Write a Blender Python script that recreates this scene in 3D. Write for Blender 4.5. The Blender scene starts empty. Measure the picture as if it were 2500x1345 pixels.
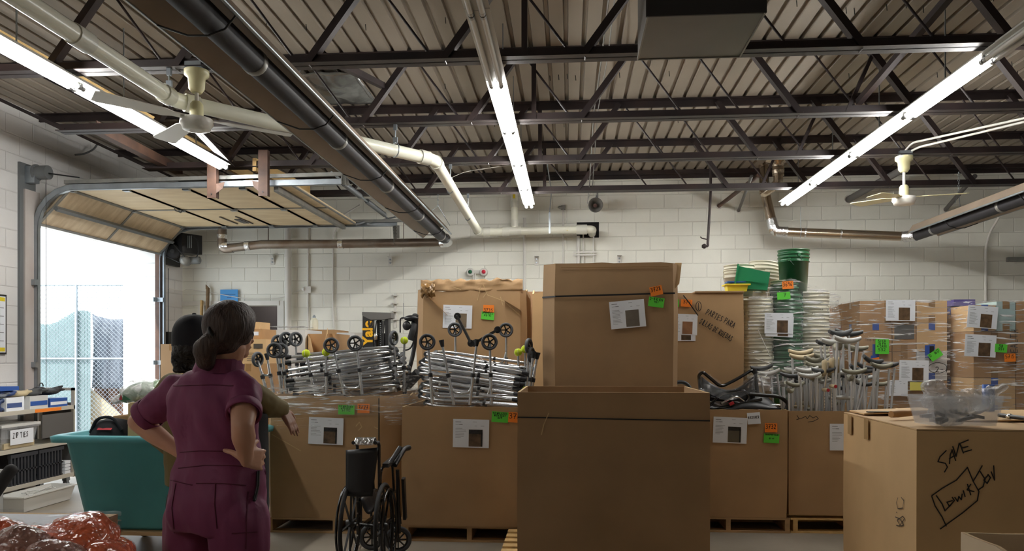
import bpy, math, random
from mathutils import Vector, Matrix, noise
V = Vector
random.seed(11)
scene = bpy.context.scene
COL = scene.collection
PI = math.pi

# ------------------------------------------------------------------ camera
F, CX, HZ, CH = 1869.0, 1250.0, 868.0, 1.47      # focal length, principal column, horizon row (2500 px frame), eye height
TH = math.radians(4.28)
FW = V((-math.sin(TH), math.cos(TH), 0)); RT = V((math.cos(TH), math.sin(TH), 0)); UP = V((0, 0, 1)); EYE = V((0, 0, CH))
cam_data = bpy.data.cameras.new('camera'); cam = bpy.data.objects.new('camera', cam_data); COL.objects.link(cam)
cam.location = EYE; cam.rotation_euler = (PI / 2, 0, TH)
cam_data.sensor_width = 36; cam_data.lens = F / 2500 * 36; cam_data.shift_y = (HZ - 672.5) / 2500
cam_data.clip_start = 0.05; cam_data.clip_end = 200
scene.camera = cam

# ------------------------------------------------------------------ light
world = bpy.data.worlds.new('world'); scene.world = world; world.use_nodes = True
bg = world.node_tree.nodes['Background']; bg.inputs[0].default_value = (0.80, 0.90, 1.0, 1); bg.inputs[1].default_value = 4.2
sun_data = bpy.data.lights.new('sun', 'SUN'); sun = bpy.data.objects.new('sun', sun_data); COL.objects.link(sun)
sun_data.energy = 5.0; sun_data.angle = math.radians(1.0); sun_data.color = (1.0, 0.95, 0.88)
sun.location = (-12, -4, 12)
sun.rotation_euler = (V((0, 0, 0)) - V((-0.22, -0.72, 0.85))).to_track_quat('-Z', 'Y').to_euler()
TUBE_POWER = 80.0
scene.view_settings.view_transform = 'Standard'; scene.view_settings.look = 'None'
scene.view_settings.gamma = 1.0; scene.view_settings.exposure = 0.0; scene.view_settings.use_curve_mapping = False
try:
    scene.cycles.use_denoising = True
    scene.cycles.max_bounces = 10; scene.cycles.diffuse_bounces = 5; scene.cycles.transparent_max_bounces = 24
    scene.cycles.sample_clamp_indirect = 6.0
except Exception: pass

def Dp(px, py, d): return EYE + FW * d + RT * ((px - CX) / F * d) + UP * ((HZ - py) / F * d)
def Yp(px, py, y): return Dp(px, py, y / (FW.y + (px - CX) / F * RT.y))
def Xp(px, py, x): return Dp(px, py, x / (FW.x + (px - CX) / F * RT.x))
def Zp(px, py, z): return Dp(px, py, (z - CH) * F / (HZ - py))

# ------------------------------------------------------------------ materials
def srgb(c):
    return tuple(((x / 255) / 12.92 if x / 255 <= .04045 else ((x / 255 + .055) / 1.055) ** 2.4) for x in c) + (1,)
def mat(name, rgb, rough=.6, metal=0, var=.0, scale=4, bump=0, bscale=40, stretch=(1, 1, 1), bdist=.01, emit=None, trans=0, spec=None, detail=4, rgb2=None, coat=0):
    m = bpy.data.materials.new(name); m.use_nodes = True
    nt = m.node_tree; p = nt.nodes['Principled BSDF']; L = nt.links.new
    c = srgb(rgb); p.inputs['Base Color'].default_value = c
    p.inputs['Roughness'].default_value = rough; p.inputs['Metallic'].default_value = metal
    if spec is not None: p.inputs['Specular IOR Level'].default_value = spec
    if trans: p.inputs['Transmission Weight'].default_value = trans
    if coat: p.inputs['Coat Weight'].default_value = coat; p.inputs['Coat Roughness'].default_value = .1
    if emit: p.inputs['Emission Color'].default_value = (*emit[0], 1); p.inputs['Emission Strength'].default_value = emit[1]
    if var or bump or rgb2:
        tc = nt.nodes.new('ShaderNodeTexCoord'); mp = nt.nodes.new('ShaderNodeMapping'); mp.inputs['Scale'].default_value = stretch
        L(tc.outputs['Object'], mp.inputs['Vector'])
    if var or rgb2:
        n = nt.nodes.new('ShaderNodeTexNoise'); n.inputs['Scale'].default_value = scale; n.inputs['Detail'].default_value = detail
        L(mp.outputs[0], n.inputs['Vector'])
        mr = nt.nodes.new('ShaderNodeMapRange'); mr.inputs[1].default_value = .3; mr.inputs[2].default_value = .7
        L(n.outputs['Fac'], mr.inputs[0])
        mx = nt.nodes.new('ShaderNodeMix'); mx.data_type = 'RGBA'
        lo = srgb(rgb2) if rgb2 else tuple(x * (1 - var) for x in c[:3]) + (1,)
        hi = c if rgb2 else tuple(min(1, x * (1 + var)) for x in c[:3]) + (1,)
        mx.inputs[6].default_value = lo; mx.inputs[7].default_value = hi
        L(mr.outputs[0], mx.inputs[0]); L(mx.outputs[2], p.inputs['Base Color'])
    if bump:
        n2 = nt.nodes.new('ShaderNodeTexNoise'); n2.inputs['Scale'].default_value = bscale; n2.inputs['Detail'].default_value = 3
        L(mp.outputs[0], n2.inputs['Vector'])
        b = nt.nodes.new('ShaderNodeBump'); b.inputs['Strength'].default_value = bump; b.inputs['Distance'].default_value = bdist
        L(n2.outputs['Fac'], b.inputs['Height']); L(b.outputs[0], p.inputs['Normal'])
    return m

def film_mat(name, tint=(.93, .94, .95), dens=.25, stretch=(1, 1, 12), scale=7, base=.05, rough=.13, bumpd=.02):
    """stretch film: clear, with bright highlight streaks painted in as whiter, glossier bands"""
    m = bpy.data.materials.new(name); m.use_nodes = True; nt = m.node_tree; nt.nodes.clear(); L = nt.links.new
    out = nt.nodes.new('ShaderNodeOutputMaterial'); mix = nt.nodes.new('ShaderNodeMixShader')
    tr = nt.nodes.new('ShaderNodeBsdfTransparent'); tr.inputs[0].default_value = (.97, .97, .97, 1)
    gl = nt.nodes.new('ShaderNodeBsdfPrincipled'); gl.inputs['Base Color'].default_value = (*tint, 1); gl.inputs['Roughness'].default_value = rough
    gl.inputs['Specular IOR Level'].default_value = 1.0; gl.inputs['Metallic'].default_value = .1
    tc = nt.nodes.new('ShaderNodeTexCoord'); mp = nt.nodes.new('ShaderNodeMapping'); mp.inputs['Scale'].default_value = stretch
    mp.inputs['Rotation'].default_value = (0, .12, 0)
    n = nt.nodes.new('ShaderNodeTexNoise'); n.inputs['Scale'].default_value = scale; n.inputs['Detail'].default_value = 5; n.inputs['Distortion'].default_value = .8
    r = nt.nodes.new('ShaderNodeMapRange'); r.inputs[1].default_value = .545; r.inputs[2].default_value = .66; r.inputs[3].default_value = base; r.inputs[4].default_value = dens + base  # noise bands whiten the film, painting its highlight streaks
    b = nt.nodes.new('ShaderNodeBump'); b.inputs['Strength'].default_value = 1; b.inputs['Distance'].default_value = bumpd
    L(tc.outputs['Object'], mp.inputs[0]); L(mp.outputs[0], n.inputs['Vector']); L(n.outputs['Fac'], r.inputs[0]); L(r.outputs[0], mix.inputs[0])
    L(n.outputs['Fac'], b.inputs['Height']); L(b.outputs[0], gl.inputs['Normal'])
    L(tr.outputs[0], mix.inputs[1]); L(gl.outputs[0], mix.inputs[2]); L(mix.outputs[0], out.inputs[0])
    return m

def block_mat(name, axis, phase, zphase, rgb=(236, 236, 226)):
    m = bpy.data.materials.new(name); m.use_nodes = True; nt = m.node_tree; p = nt.nodes['Principled BSDF']; L = nt.links.new
    tc = nt.nodes.new('ShaderNodeTexCoord'); sp = nt.nodes.new('ShaderNodeSeparateXYZ'); cb = nt.nodes.new('ShaderNodeCombineXYZ')
    mp = nt.nodes.new('ShaderNodeMapping'); mp.inputs['Location'].default_value = (phase, zphase, 0)
    L(tc.outputs['Object'], sp.inputs[0]); L(sp.outputs[axis], cb.inputs[0]); L(sp.outputs[2], cb.inputs[1]); L(cb.outputs[0], mp.inputs[0])
    def brick(ms, sm):
        b = nt.nodes.new('ShaderNodeTexBrick'); b.offset = .5; b.squash = 1
        for k, v in (('Scale', 1), ('Mortar Size', ms), ('Mortar Smooth', sm), ('Bias', 0), ('Brick Width', .4064), ('Row Height', .2032)): b.inputs[k].default_value = v
        L(mp.outputs[0], b.inputs['Vector']); return b
    b = brick(.0045, .5)
    c = srgb(rgb)
    b.inputs['Color1'].default_value = c; b.inputs['Color2'].default_value = tuple(x * .975 for x in c[:3]) + (1,)
    b.inputs['Mortar'].default_value = tuple(x * .93 for x in c[:3]) + (1,)
    n = nt.nodes.new('ShaderNodeTexNoise'); n.inputs['Scale'].default_value = 1.6; n.inputs['Detail'].default_value = 6
    L(tc.outputs['Object'], n.inputs['Vector'])
    mr = nt.nodes.new('ShaderNodeMapRange'); mr.inputs[1].default_value = .3; mr.inputs[2].default_value = .7; mr.inputs[3].default_value = .93; mr.inputs[4].default_value = 1.03
    L(n.outputs['Fac'], mr.inputs[0])
    mx = nt.nodes.new('ShaderNodeMix'); mx.data_type = 'RGBA'; mx.blend_type = 'MULTIPLY'; mx.inputs[0].default_value = 1
    L(b.outputs['Color'], mx.inputs[6]); L(mr.outputs[0], mx.inputs[7]); L(mx.outputs[2], p.inputs['Base Color'])
    p.inputs['Roughness'].default_value = .55
    b2 = brick(.010, .9)
    n3 = nt.nodes.new('ShaderNodeTexNoise'); n3.inputs['Scale'].default_value = 90
    L(tc.outputs['Object'], n3.inputs['Vector'])
    ad = nt.nodes.new('ShaderNodeMath'); ad.operation = 'MULTIPLY_ADD'; ad.inputs[1].default_value = -.9
    m3 = nt.nodes.new('ShaderNodeMath'); m3.operation = 'MULTIPLY'; m3.inputs[1].default_value = .12
    L(n3.outputs['Fac'], m3.inputs[0]); L(b2.outputs['Fac'], ad.inputs[0]); L(m3.outputs[0], ad.inputs[2])
    bm = nt.nodes.new('ShaderNodeBump'); bm.inputs['Strength'].default_value = .6; bm.inputs['Distance'].default_value = .012
    L(ad.outputs[0], bm.inputs['Height']); L(bm.outputs[0], p.inputs['Normal'])
    return m

M = {}
def mk(key, *a, **k): M[key] = mat(key, *a, **k)
mk('card', (170, 137, 98), .75, var=.10, scale=2.2, bump=.15, bscale=9, bdist=.01)
mk('card_dark', (158, 127, 92), .75, var=.10, scale=2.5, bump=.15, bscale=9)
mk('card_red', (164, 128, 96), .75, var=.10, scale=2.5, bump=.1, bscale=9)
mk('card_light', (204, 170, 124), .75, var=.08, scale=2.2, bump=.12, bscale=9)
mk('card_cut', (196, 168, 124), .85, var=.12, scale=40)
mk('carton', (168, 130, 88), .7, var=.10, scale=5, bump=.1, bscale=14)
mk('carton_pink', (150, 96, 86), .7, var=.12, scale=5)
mk('carton_white', (206, 206, 204), .6, var=.05, scale=5)
mk('carton_violet', (82, 72, 132), .5, var=.08, scale=5)
mk('carton_teal', (166, 190, 190), .5, var=.08, scale=5)
mk('tape_blue', (52, 84, 160), .4, var=.05)
mk('tape_brown', (142, 108, 66), .22, spec=.8)
mk('strap', (18, 18, 22), .45)
mk('paper', (232, 236, 242), .6, var=.03, scale=6)
mk('print', (120, 124, 130), .8)
mk('photo_print', (92, 72, 52), .4, var=.5, scale=22)
mk('photo_dark', (30, 30, 30), .4, var=.8, scale=60)
mk('orange_tag', (245, 134, 36), .6)
mk('green_tag', (92, 206, 60), .6)
mk('yellow_tag', (222, 212, 110), .6)
mk('marker', (26, 22, 22), .6)
mk('pen', (70, 62, 52), .7)
mk('floor', (150, 141, 128), .5, rgb2=(126, 117, 104), scale=1.3, bump=.08, bscale=30, detail=8)
mk('deck', (152, 142, 129), .5, .35, var=.16, scale=1.4, detail=7, stretch=(1, .5, 1), bump=.12, bscale=5, bdist=.01)
mk('deck_metal', (150, 152, 152), .25, .9, bump=.5, bscale=4, bdist=.03)
mk('steel', (58, 45, 43), .5, .2, rgb2=(38, 33, 35), scale=3, bump=.1, bscale=40)
mk('rust', (92, 66, 52), .6, .2, rgb2=(62, 46, 40), scale=6, detail=8)
mk('galv', (158, 166, 172), .38, .8, var=.12, scale=8)
mk('galv_dull', (128, 130, 128), .5, .55, rgb2=(150, 148, 142), scale=10)
mk('galv_rust', (150, 142, 132), .38, .7, rgb2=(128, 110, 96), scale=5)
mk('duct', (196, 180, 160), .22, .95, var=.06, scale=6)
mk('foil', (232, 234, 236), .18, .95, bump=.8, bscale=45, bdist=.01)
mk('heater_dark', (38, 37, 42), .62, .2, var=.12, scale=6)
mk('heater_hood', (150, 134, 118), .5, .1, var=.08, scale=4)
mk('housing', (205, 205, 200), .4, .15)
mk('tube_off', (214, 212, 206), .25)
mk('tube_on', (255, 255, 255), .4, emit=((1.0, .985, .95), TUBE_POWER))
mk('cap_metal', (150, 150, 150), .35, .8)
mk('pvc', (224, 224, 208), .3, var=.04, scale=3)
mk('pvc_joint', (208, 208, 196), .35)
mk('yellow_label', (222, 200, 40), .5)
mk('fan_cream', (214, 208, 164), .35)
mk('fan_white', (222, 220, 212), .35)
mk('black', (20, 20, 22), .45)
mk('black_gloss', (14, 14, 16), .2, spec=.7)
mk('rubber', (34, 34, 36), .75)
mk('tyre', (74, 76, 80), .7)
mk('vinyl', (22, 22, 25), .42, bump=.25, bscale=9, bdist=.02)
mk('chrome', (226, 228, 230), .16, 1.0)
mk('alu', (212, 214, 216), .24, .85); mk('alu_crutch', (226, 228, 230), .3, .5)
mk('alu_dull', (184, 187, 190), .34, .7)
mk('grip_grey', (78, 80, 82), .7)
mk('pad_grey', (190, 190, 186), .6)
mk('pad_olive', (138, 135, 118), .65)
mk('pad_tan', (190, 174, 140), .65)
mk('pad_dark', (66, 68, 70), .65)
mk('pad_ochre', (180, 138, 80), .6)
mk('red', (176, 34, 48), .5)
mk('tennis', (196, 214, 40), .9, bump=.6, bscale=220, bdist=.004)
mk('seam_white', (230, 232, 210), .8)
mk('green_bucket', (38, 96, 60), .3, var=.05, spec=.6)
mk('white_bucket', (226, 222, 200), .4, var=.04)
mk('green_tub', (34, 128, 84), .4)
mk('teal_tub', (78, 150, 156), .42, var=.10, scale=3, bump=.05, bscale=8)
mk('teal_dark', (24, 74, 78), .5)
mk('blue', (40, 84, 160), .4)
mk('blue_dark', (34, 54, 96), .5)
mk('yellow', (224, 206, 60), .5)
mk('wood', (170, 138, 98), .7, var=.18, scale=3, stretch=(1, 6, 6))
mk('wood_new', (208, 174, 116), .65, var=.14, scale=3, stretch=(6, 1, 6))
mk('wood_old', (120, 98, 72), .8, var=.2, scale=3, stretch=(1, 6, 6))
mk('wood_handle', (176, 130, 78), .5, var=.12, scale=8)
mk('plywood', (226, 208, 172), .6, rgb2=(208, 186, 148), scale=2.5, stretch=(1, 3, 1), bump=.25, bscale=5, bdist=.012, detail=6)
mk('plywood_old', (214, 196, 166), .65, rgb2=(184, 162, 132), scale=4, stretch=(1, 3, 1), bump=.35, bscale=6, bdist=.014, detail=7)
mk('white_paint', (214, 212, 206), .5, var=.05, scale=5)
mk('jamb', (200, 196, 192), .6, rgb2=(178, 166, 160), scale=2.2, stretch=(1, 1, .6), detail=8)
mk('grey_frame', (112, 116, 118), .5, .2)
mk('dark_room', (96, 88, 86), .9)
mk('dark_hole', (14, 12, 12), .9)
mk('cream_metal', (196, 190, 176), .45, .1)
mk('grey_panel', (90, 88, 86), .6)
mk('crate_black', (44, 46, 52), .55)
mk('bin_white', (214, 214, 210), .45)
mk('orange_film', (255, 132, 84), .24, trans=0, spec=1.0, bump=1.0, bscale=16, bdist=.05, rgb2=(244, 104, 66), scale=5, coat=.7)
mk('brown_film', (186, 136, 120), .24, spec=1.0, bump=1.0, bscale=18, bdist=.05, rgb2=(146, 92, 78), scale=6, coat=.6)
mk('skin', (196, 148, 122), .5, var=.05, scale=6)
mk('skin2', (150, 108, 86), .5, var=.05, scale=6)
mk('hair', (48, 35, 31), .6, bump=.8, bscale=26, stretch=(5, 5, .7), bdist=.012, rgb2=(70, 52, 42), scale=12)
mk('hair_black', (22, 18, 18), .45, bump=.9, bscale=40, bdist=.02)
mk('jumpsuit', (120, 52, 88), .7, var=.08, scale=4, bump=.45, bscale=6, stretch=(1.4, 1.4, .7), bdist=.035)
mk('jumpsuit_seam', (86, 24, 50), .8)
mk('olive', (112, 98, 60), .82, var=.08, scale=4, bump=.4, bscale=6, bdist=.03)
mk('cap_cloth', (20, 21, 28), .8, bump=.2, bscale=30)
mk('trousers', (24, 23, 26), .85, bump=.3, bscale=6, bdist=.03)
mk('tarp_grey', (116, 122, 132), .7, bump=.6, bscale=3, bdist=.06, var=.1)
mk('tarp_brown', (140, 110, 92), .7, bump=.6, bscale=3, bdist=.06, var=.2)
mk('screen_teal', (130, 150, 150), .7, var=.08)
mk('outdoor_white', (240, 240, 238), .7)
mk('outdoor_ground', (190, 188, 182), .8, var=.08, scale=3)
mk('leaf', (110, 84, 66), .8)
mk('bag_green', (160, 180, 150), .35, bump=1, bscale=8, bdist=.05, rgb2=(110, 140, 104), scale=9, coat=.4)
mk('nitrile', (60, 80, 130), .6)
M['film'] = film_mat('stretch_film', dens=.3, scale=5, base=.02)
M['film_heavy'] = film_mat('stretch_film_heavy', dens=.9, scale=4, base=.07)
M['film_bag'] = film_mat('clear_bag_film', dens=.6, scale=12, base=.34, stretch=(1, 1, 1), rough=.2, bumpd=.05)
M['film_dark'] = film_mat('clear_bag_film_dark', dens=.35, scale=10, base=.05, stretch=(1, 1, 1), rough=.1, bumpd=.05)
M['clear_bin'] = film_mat('clear_plastic', tint=(.85, .88, .92), dens=.08, scale=2, base=.22, stretch=(1, 1, 1), rough=.3, bumpd=.0)
M['block_back'] = block_mat('painted_block_back', 0, 0.04, 0.037)
M['block_side'] = block_mat('painted_block_side', 1, 0.1, 0.037, (224, 223, 222))

# ------------------------------------------------------------------ mesh builder
def nrm(v): return v.normalized() if v.length > 1e-9 else V((0, 0, 1))
def frame(d):
    d = nrm(d); a = V((0, 0, 1)) if abs(d.z) < .9 else V((1, 0, 0))
    x = nrm(d.cross(a)); y = nrm(x.cross(d)); return x, y
def fillet(pts, r, n=5):
    pts = [V(p) for p in pts]; out = [pts[0]]
    for i in range(1, len(pts) - 1):
        a, b, c = pts[i - 1], pts[i], pts[i + 1]
        k = min(r, (a - b).length * .48, (c - b).length * .48)
        p, q = b + nrm(a - b) * k, b + nrm(c - b) * k
        for j in range(n + 1):
            t = j / n; out.append(p * (1 - t) ** 2 + b * 2 * t * (1 - t) + q * t * t)
    out.append(pts[-1]); return out
class MB:
    def __init__(s): s.v = []; s.f = []; s.s = []
    def add(s, vs, fs, sm=False):
        k = len(s.v); s.v += [V(v) for v in vs]; s.f += [tuple(i + k for i in f) for f in fs]; s.s += [sm] * len(fs); return s
    def box(s, x0, x1, y0, y1, z0, z1):
        return s.add([(x, y, z) for z in (z0, z1) for y in (y0, y1) for x in (x0, x1)],
                     [(0, 2, 3, 1), (4, 5, 7, 6), (0, 1, 5, 4), (2, 6, 7, 3), (0, 4, 6, 2), (1, 3, 7, 5)])
    def obox(s, c, ux, uy, uz, hx, hy, hz):
        c = V(c); return s.add([c + ux * (hx * i) + uy * (hy * j) + uz * (hz * k) for k in (-1, 1) for j in (-1, 1) for i in (-1, 1)],
                     [(0, 2, 3, 1), (4, 5, 7, 6), (0, 1, 5, 4), (2, 6, 7, 3), (0, 4, 6, 2), (1, 3, 7, 5)])
    def bar(s, a, b, w, t, side=None):
        a, b = V(a), V(b); d = nrm(b - a)
        if side is None: x, y = frame(d)
        else: y = nrm(d.cross(V(side))); x = nrm(y.cross(d))
        return s.obox((a + b) / 2, x, y, d, w / 2, t / 2, (b - a).length / 2)
    def rings(s, R, closed=False, caps=True, sm=True):
        n = len(R[0]); k = []; vs = []
        for r in R: vs += r
        fs = []; m = len(R)
        for i in range(m if closed else m - 1):
            for j in range(n):
                a, b = i * n + j, i * n + (j + 1) % n; c, d = ((i + 1) % m) * n + (j + 1) % n, ((i + 1) % m) * n + j
                fs.append((a, b, c, d))
        s.add(vs, fs, sm)
        if caps and not closed:
            s.add(R[0], [tuple(reversed(range(n)))]); s.add(R[-1], [tuple(range(n))])
        return s
    def tube(s, pts, r, n=8, closed=False, caps=True, sm=True):
        pts = [V(p) for p in pts]; m = len(pts); R = []; x = None
        for i, p in enumerate(pts):
            if closed: d = pts[(i + 1) % m] - pts[i - 1]
            else: d = pts[min(i + 1, m - 1)] - pts[max(i - 1, 0)]
            d = nrm(d)
            if x is None: x, y = frame(d)
            else: x = nrm(x - d * x.dot(d)); 
            y = nrm(d.cross(x))
            rr = r[i] if isinstance(r, (list, tuple)) else r
            R.append([p + x * (math.cos(2 * PI * j / n) * rr) + y * (math.sin(2 * PI * j / n) * rr) for j in range(n)])
        return s.rings(R, closed, caps, sm)
    def lathe(s, o, ax, prof, n=20, caps=True, sm=True):
        o = V(o); ax = nrm(V(ax)); x, y = frame(ax)
        return s.rings([[o + ax * t + x * (math.cos(2 * PI * j / n) * r) + y * (math.sin(2 * PI * j / n) * r) for j in range(n)] for r, t in prof], False, caps, sm)
    def ring(s, c, ax, R, r, n=32, k=8):
        c = V(c); x, y = frame(V(ax)); return s.tube([c + x * (R * math.cos(2 * PI * i / n)) + y * (R * math.sin(2 * PI * i / n)) for i in range(n)], r, k, closed=True)
    def ell(s, c, rx, ry, rz, ax=None, n=16, m=10):
        c = V(c); X, Y, Z = ax or (V((1, 0, 0)), V((0, 1, 0)), V((0, 0, 1)))
        R = []
        for i in range(m + 1):
            t = PI * (i + .02) / (m + .04); R.append([c + Z * (-rz * math.cos(t)) + X * (rx * math.sin(t) * math.cos(2 * PI * j / n)) + Y * (ry * math.sin(t) * math.sin(2 * PI * j / n)) for j in range(n)])
        return s.rings(R)
    def cap(s, a, b, r0, r1, n=12):
        a, b = V(a), V(b); d = nrm(b - a); L = (b - a).length
        prof = [(r0 * math.sin(t), -r0 * math.cos(t)) for t in (.05, .4, .8, 1.2)] + [(r0, 0), (r1, L)] + [(r1 * math.cos(t), L + r1 * math.sin(t)) for t in (.4, .8, 1.2, 1.52)]
        return s.lathe(a, d, prof, n)
    def chain(s, pr, n=12):
        for (a, r0), (b, r1) in zip(pr, pr[1:]): s.cap(a, b, r0, r1, n)
        return s
    def prism(s, poly, ext):
        poly = [V(p) for p in poly]; e = V(ext); n = len(poly)
        s.add(poly + [p + e for p in poly], [tuple(reversed(range(n))), tuple(range(n, 2 * n))] + [(i, (i + 1) % n, n + (i + 1) % n, n + i) for i in range(n)]); return s
    def stroke(s, pts, nv, w, t=.0008):
        pts = [V(p) for p in pts]
        for a, b in zip(pts, pts[1:]):
            d = b - a
            if d.length < 1e-6: continue
            d = nrm(d); q = nrm(V(nv).cross(d)) * (w / 2); a2 = a - d * w * .35; b2 = b + d * w * .35
            s.add([a2 - q, b2 - q, b2 + q, a2 + q], [(0, 1, 2, 3)])
        return s
    def grid(s, fn, nu, nv, sm=True):
        vs = [fn(i / nu, j / nv) for j in range(nv + 1) for i in range(nu + 1)]
        return s.add(vs, [(j * (nu + 1) + i, j * (nu + 1) + i + 1, (j + 1) * (nu + 1) + i + 1, (j + 1) * (nu + 1) + i) for j in range(nv) for i in range(nu)], sm)
    def build(s, name, m, parent=None, loc=None):
        me = bpy.data.meshes.new(name)
        o0 = V((0, 0, 0))
        if parent is not None: o0 = ORG[parent.name]
        elif loc is not None: o0 = V(loc)
        me.from_pydata([v - o0 for v in s.v], [], s.f)
        me.polygons.foreach_set('use_smooth', s.s)
        me.materials.append(M[m] if isinstance(m, str) else m); me.update()
        o = bpy.data.objects.new(name, me); COL.objects.link(o)
        if parent is not None: o.parent = parent; ORG[o.name] = o0
        else: o.location = o0; ORG[o.name] = o0
        return o
ORG = {}
def tag(o, label=None, cat=None, group=None, kind=None):
    if label: o['label'] = label
    if cat: o['category'] = cat
    if group: o['group'] = group
    if kind: o['kind'] = kind
    return o
def thing(name, label, cat, loc=(0, 0, 0), group=None):
    o = bpy.data.objects.new(name, None); COL.objects.link(o); o.location = loc; o.empty_display_size = .1
    ORG[o.name] = V(loc); return tag(o, label, cat, group)
def struct(mb, name, m, label, cat, loc=None):
    return tag(mb.build(name, m, None, loc), label, cat, kind='structure')
def copy_tree(o, parent=None):
    c = o.copy(); COL.objects.link(c); c.parent = parent
    for ch in [x for x in KIDS.get(o.name, [])]: copy_tree(ch, c)
    return c
KIDS = {}
def learn(root):
    """remember the children of a prototype so that copying it is quick"""
    KIDS[root.name] = list(root.children)
    for c in root.children: learn(c)
def place(o, M4, label=None, group=None):
    o.matrix_world = M4
    if label: o['label'] = label
    if group: o['group'] = group
    return o
def blob(mb, name, m, parent, voxel=.008, it=6, fac=.5, loc=None):
    """one continuous skin over the shapes in mb"""
    t = mb.build(name + '_tmp', m, parent, loc)
    r = t.modifiers.new('r', 'REMESH'); r.mode = 'VOXEL'; r.voxel_size = voxel
    q = t.modifiers.new('s', 'SMOOTH'); q.factor = fac; q.iterations = it
    dg = bpy.context.evaluated_depsgraph_get(); dg.update()
    me = bpy.data.meshes.new_from_object(t.evaluated_get(dg)); me.name = name
    me.polygons.foreach_set('use_smooth', [True] * len(me.polygons))
    if not me.materials: me.materials.append(M[m])
    old = t.data; t.modifiers.clear(); t.data = me; bpy.data.meshes.remove(old)
    o0 = ORG.get(t.name); t.name = name; ORG[t.name] = o0
    return t

# ------------------------------------------------------------------ hand lettering (strokes on a 4 x 6 cell)
G = {'0': ['1.0,0 .2,1.5 .2,4.5 1.4,6 3,5.6 3.8,4 3.4,1.2 2.2,0 1.0,0'], '1': ['2.2,6 1.8,0'], '2': ['.4,5 1.4,6 3,5.8 3.4,4.4 2,2 .2,.2 1.2,.8 3.8,.2'],
 '3': ['.4,5.6 2,6 3.4,5.2 3,3.8 1.4,3.2 3.2,2.8 3.8,1.4 2.4,0 .2,.5'], '4': ['1,6 .4,3 3.8,3.2', '3.2,5 2.8,0'], '5': ['3.6,6 1,5.8 .6,3.4 2.6,3.6 3.6,2 2.6,.2 .3,.2'],
 '6': ['3,6 1,4 .3,1.8 1.2,0 3,.3 3.5,1.8 2.2,3 .6,2'], '7': ['.2,5.8 3.8,6 2.2,3 1.4,0', '.8,3 3.2,3.2'], '8': ['3,5.2 1.6,6 .6,4.8 2,3.2 3.4,1.6 2.2,0 .6,.8 1,2.2 2.6,3.6 3.2,5'], '9': ['3.4,5 1.8,6 .4,4.6 1.4,3 3.2,4 3.4,5.2 3,2 2.6,0'],
 'A': ['0,0 1.8,6 3.8,0', '.8,2.4 3.1,2.4'], 'B': ['.5,0 .5,6 2.8,5.6 3,4 .6,3.2 3.2,2.6 3.4,.8 .5,0'], 'C': ['3.6,5 2.2,6 .6,4.6 .4,1.6 1.8,0 3.6,.8'], 'D': ['.6,0 .6,6 3,5 3.6,2.8 2.8,.6 .6,0'],
 'E': ['3.4,6 .6,5.8 .4,0 3.4,.3', '.5,3.1 2.9,3.3'], 'F': ['3.4,6 .6,5.8 .4,0', '.5,3.1 2.8,3.3'], 'G': ['3.4,5 2,6 .5,4.2 .6,1.2 2,0 3.6,1.2 3.4,2.8 2.2,2.8'], 'H': ['.4,0 .5,6', '3.3,0 3.4,6', '.4,3 3.4,3.1'],
 'I': ['2,0 2,6'], 'J': ['.8,6 3.6,6', '2.8,6 2.6,1.6 1.4,0 .3,1.2'], 'K': ['.5,0 .5,6', '3.4,6 .6,2.8 3.6,0'], 'L': ['.6,6 .5,.2 3.4,.4'], 'M': ['.2,0 .5,6 1.9,2 3.3,6 3.8,0'], 'N': ['.4,0 .6,6 3.2,0 3.5,6'],
 'O': ['2,6 .5,4.6 .4,1.6 1.8,0 3.4,1.2 3.6,4.4 2,6'], 'P': ['.5,0 .6,6 3,5.8 3.5,4.2 2.4,2.8 .6,2.7'], 'R': ['.5,0 .6,6 3,5.8 3.3,4.2 2.2,3 .6,2.9 3.6,0'], 'S': ['3.4,5.2 2,6 .6,4.9 1.2,3.4 3,2.6 3.3,1 1.8,0 .2,.8'],
 'T': ['.1,6 3.8,5.9', '2,6 1.9,0'], 'U': ['.4,6 .5,1.4 1.8,0 3.1,1.2 3.4,6'], 'V': ['.3,6 1.8,0 3.6,6'], 'W': ['0,6 .9,0 2,4 3,0 4,6'], 'Y': ['.3,6 1.9,3 3.6,6', '1.9,3 1.8,0'], 'Z': ['.4,6 3.6,6 .3,.2 3.7,.2'],
 'o': ['1.8,3.6 .5,2.6 .8,.4 2.4,0 3.3,1.6 2.6,3.4 1.8,3.6'], 'w': ['.2,3.4 1,0 2,2.6 2.8,0 3.7,3.4'], 'i': ['2,3 1.9,0', '2,4.6 2.1,4.9'], 's': ['3.4,4.2 1,2.6 3.2,1.4 .6,0'], '$': ['3.4,5 1.2,5.2 .8,3.4 3,2.8 2.8,.8 .3,.8', '2,6.6 1.7,-.4'],
 '.': ['1.8,0 2.1,.3'], '-': ['.6,3 3.2,3.1'], ' ': [], '#': ['1,0 1.6,6', '2.6,0 3.2,6', '.2,2 3.8,2.2', '.4,4 4,4.2']}
def write(mb, text, o, u, v, h, w, nv, gap=1.25, jitter=.06, cw=1.0):
    """text from o along u, letters of height h, pen width w, lying on the plane with normal nv"""
    o, u, v = V(o), V(u), V(v); k = h / 6; x = 0
    for ch in text:
        dz = random.uniform(-jitter, jitter) * h
        for st in G.get(ch, []):
            pts = [tuple(map(float, q.split(','))) for q in st.split()]
            mb.stroke([o + u * ((x + a * cw) * k) + v * (b * k + dz) for a, b in pts], nv, w)
        x += (4 * cw + gap) * (.5 if ch in ' .I1' else 1)
    return x * k
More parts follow.
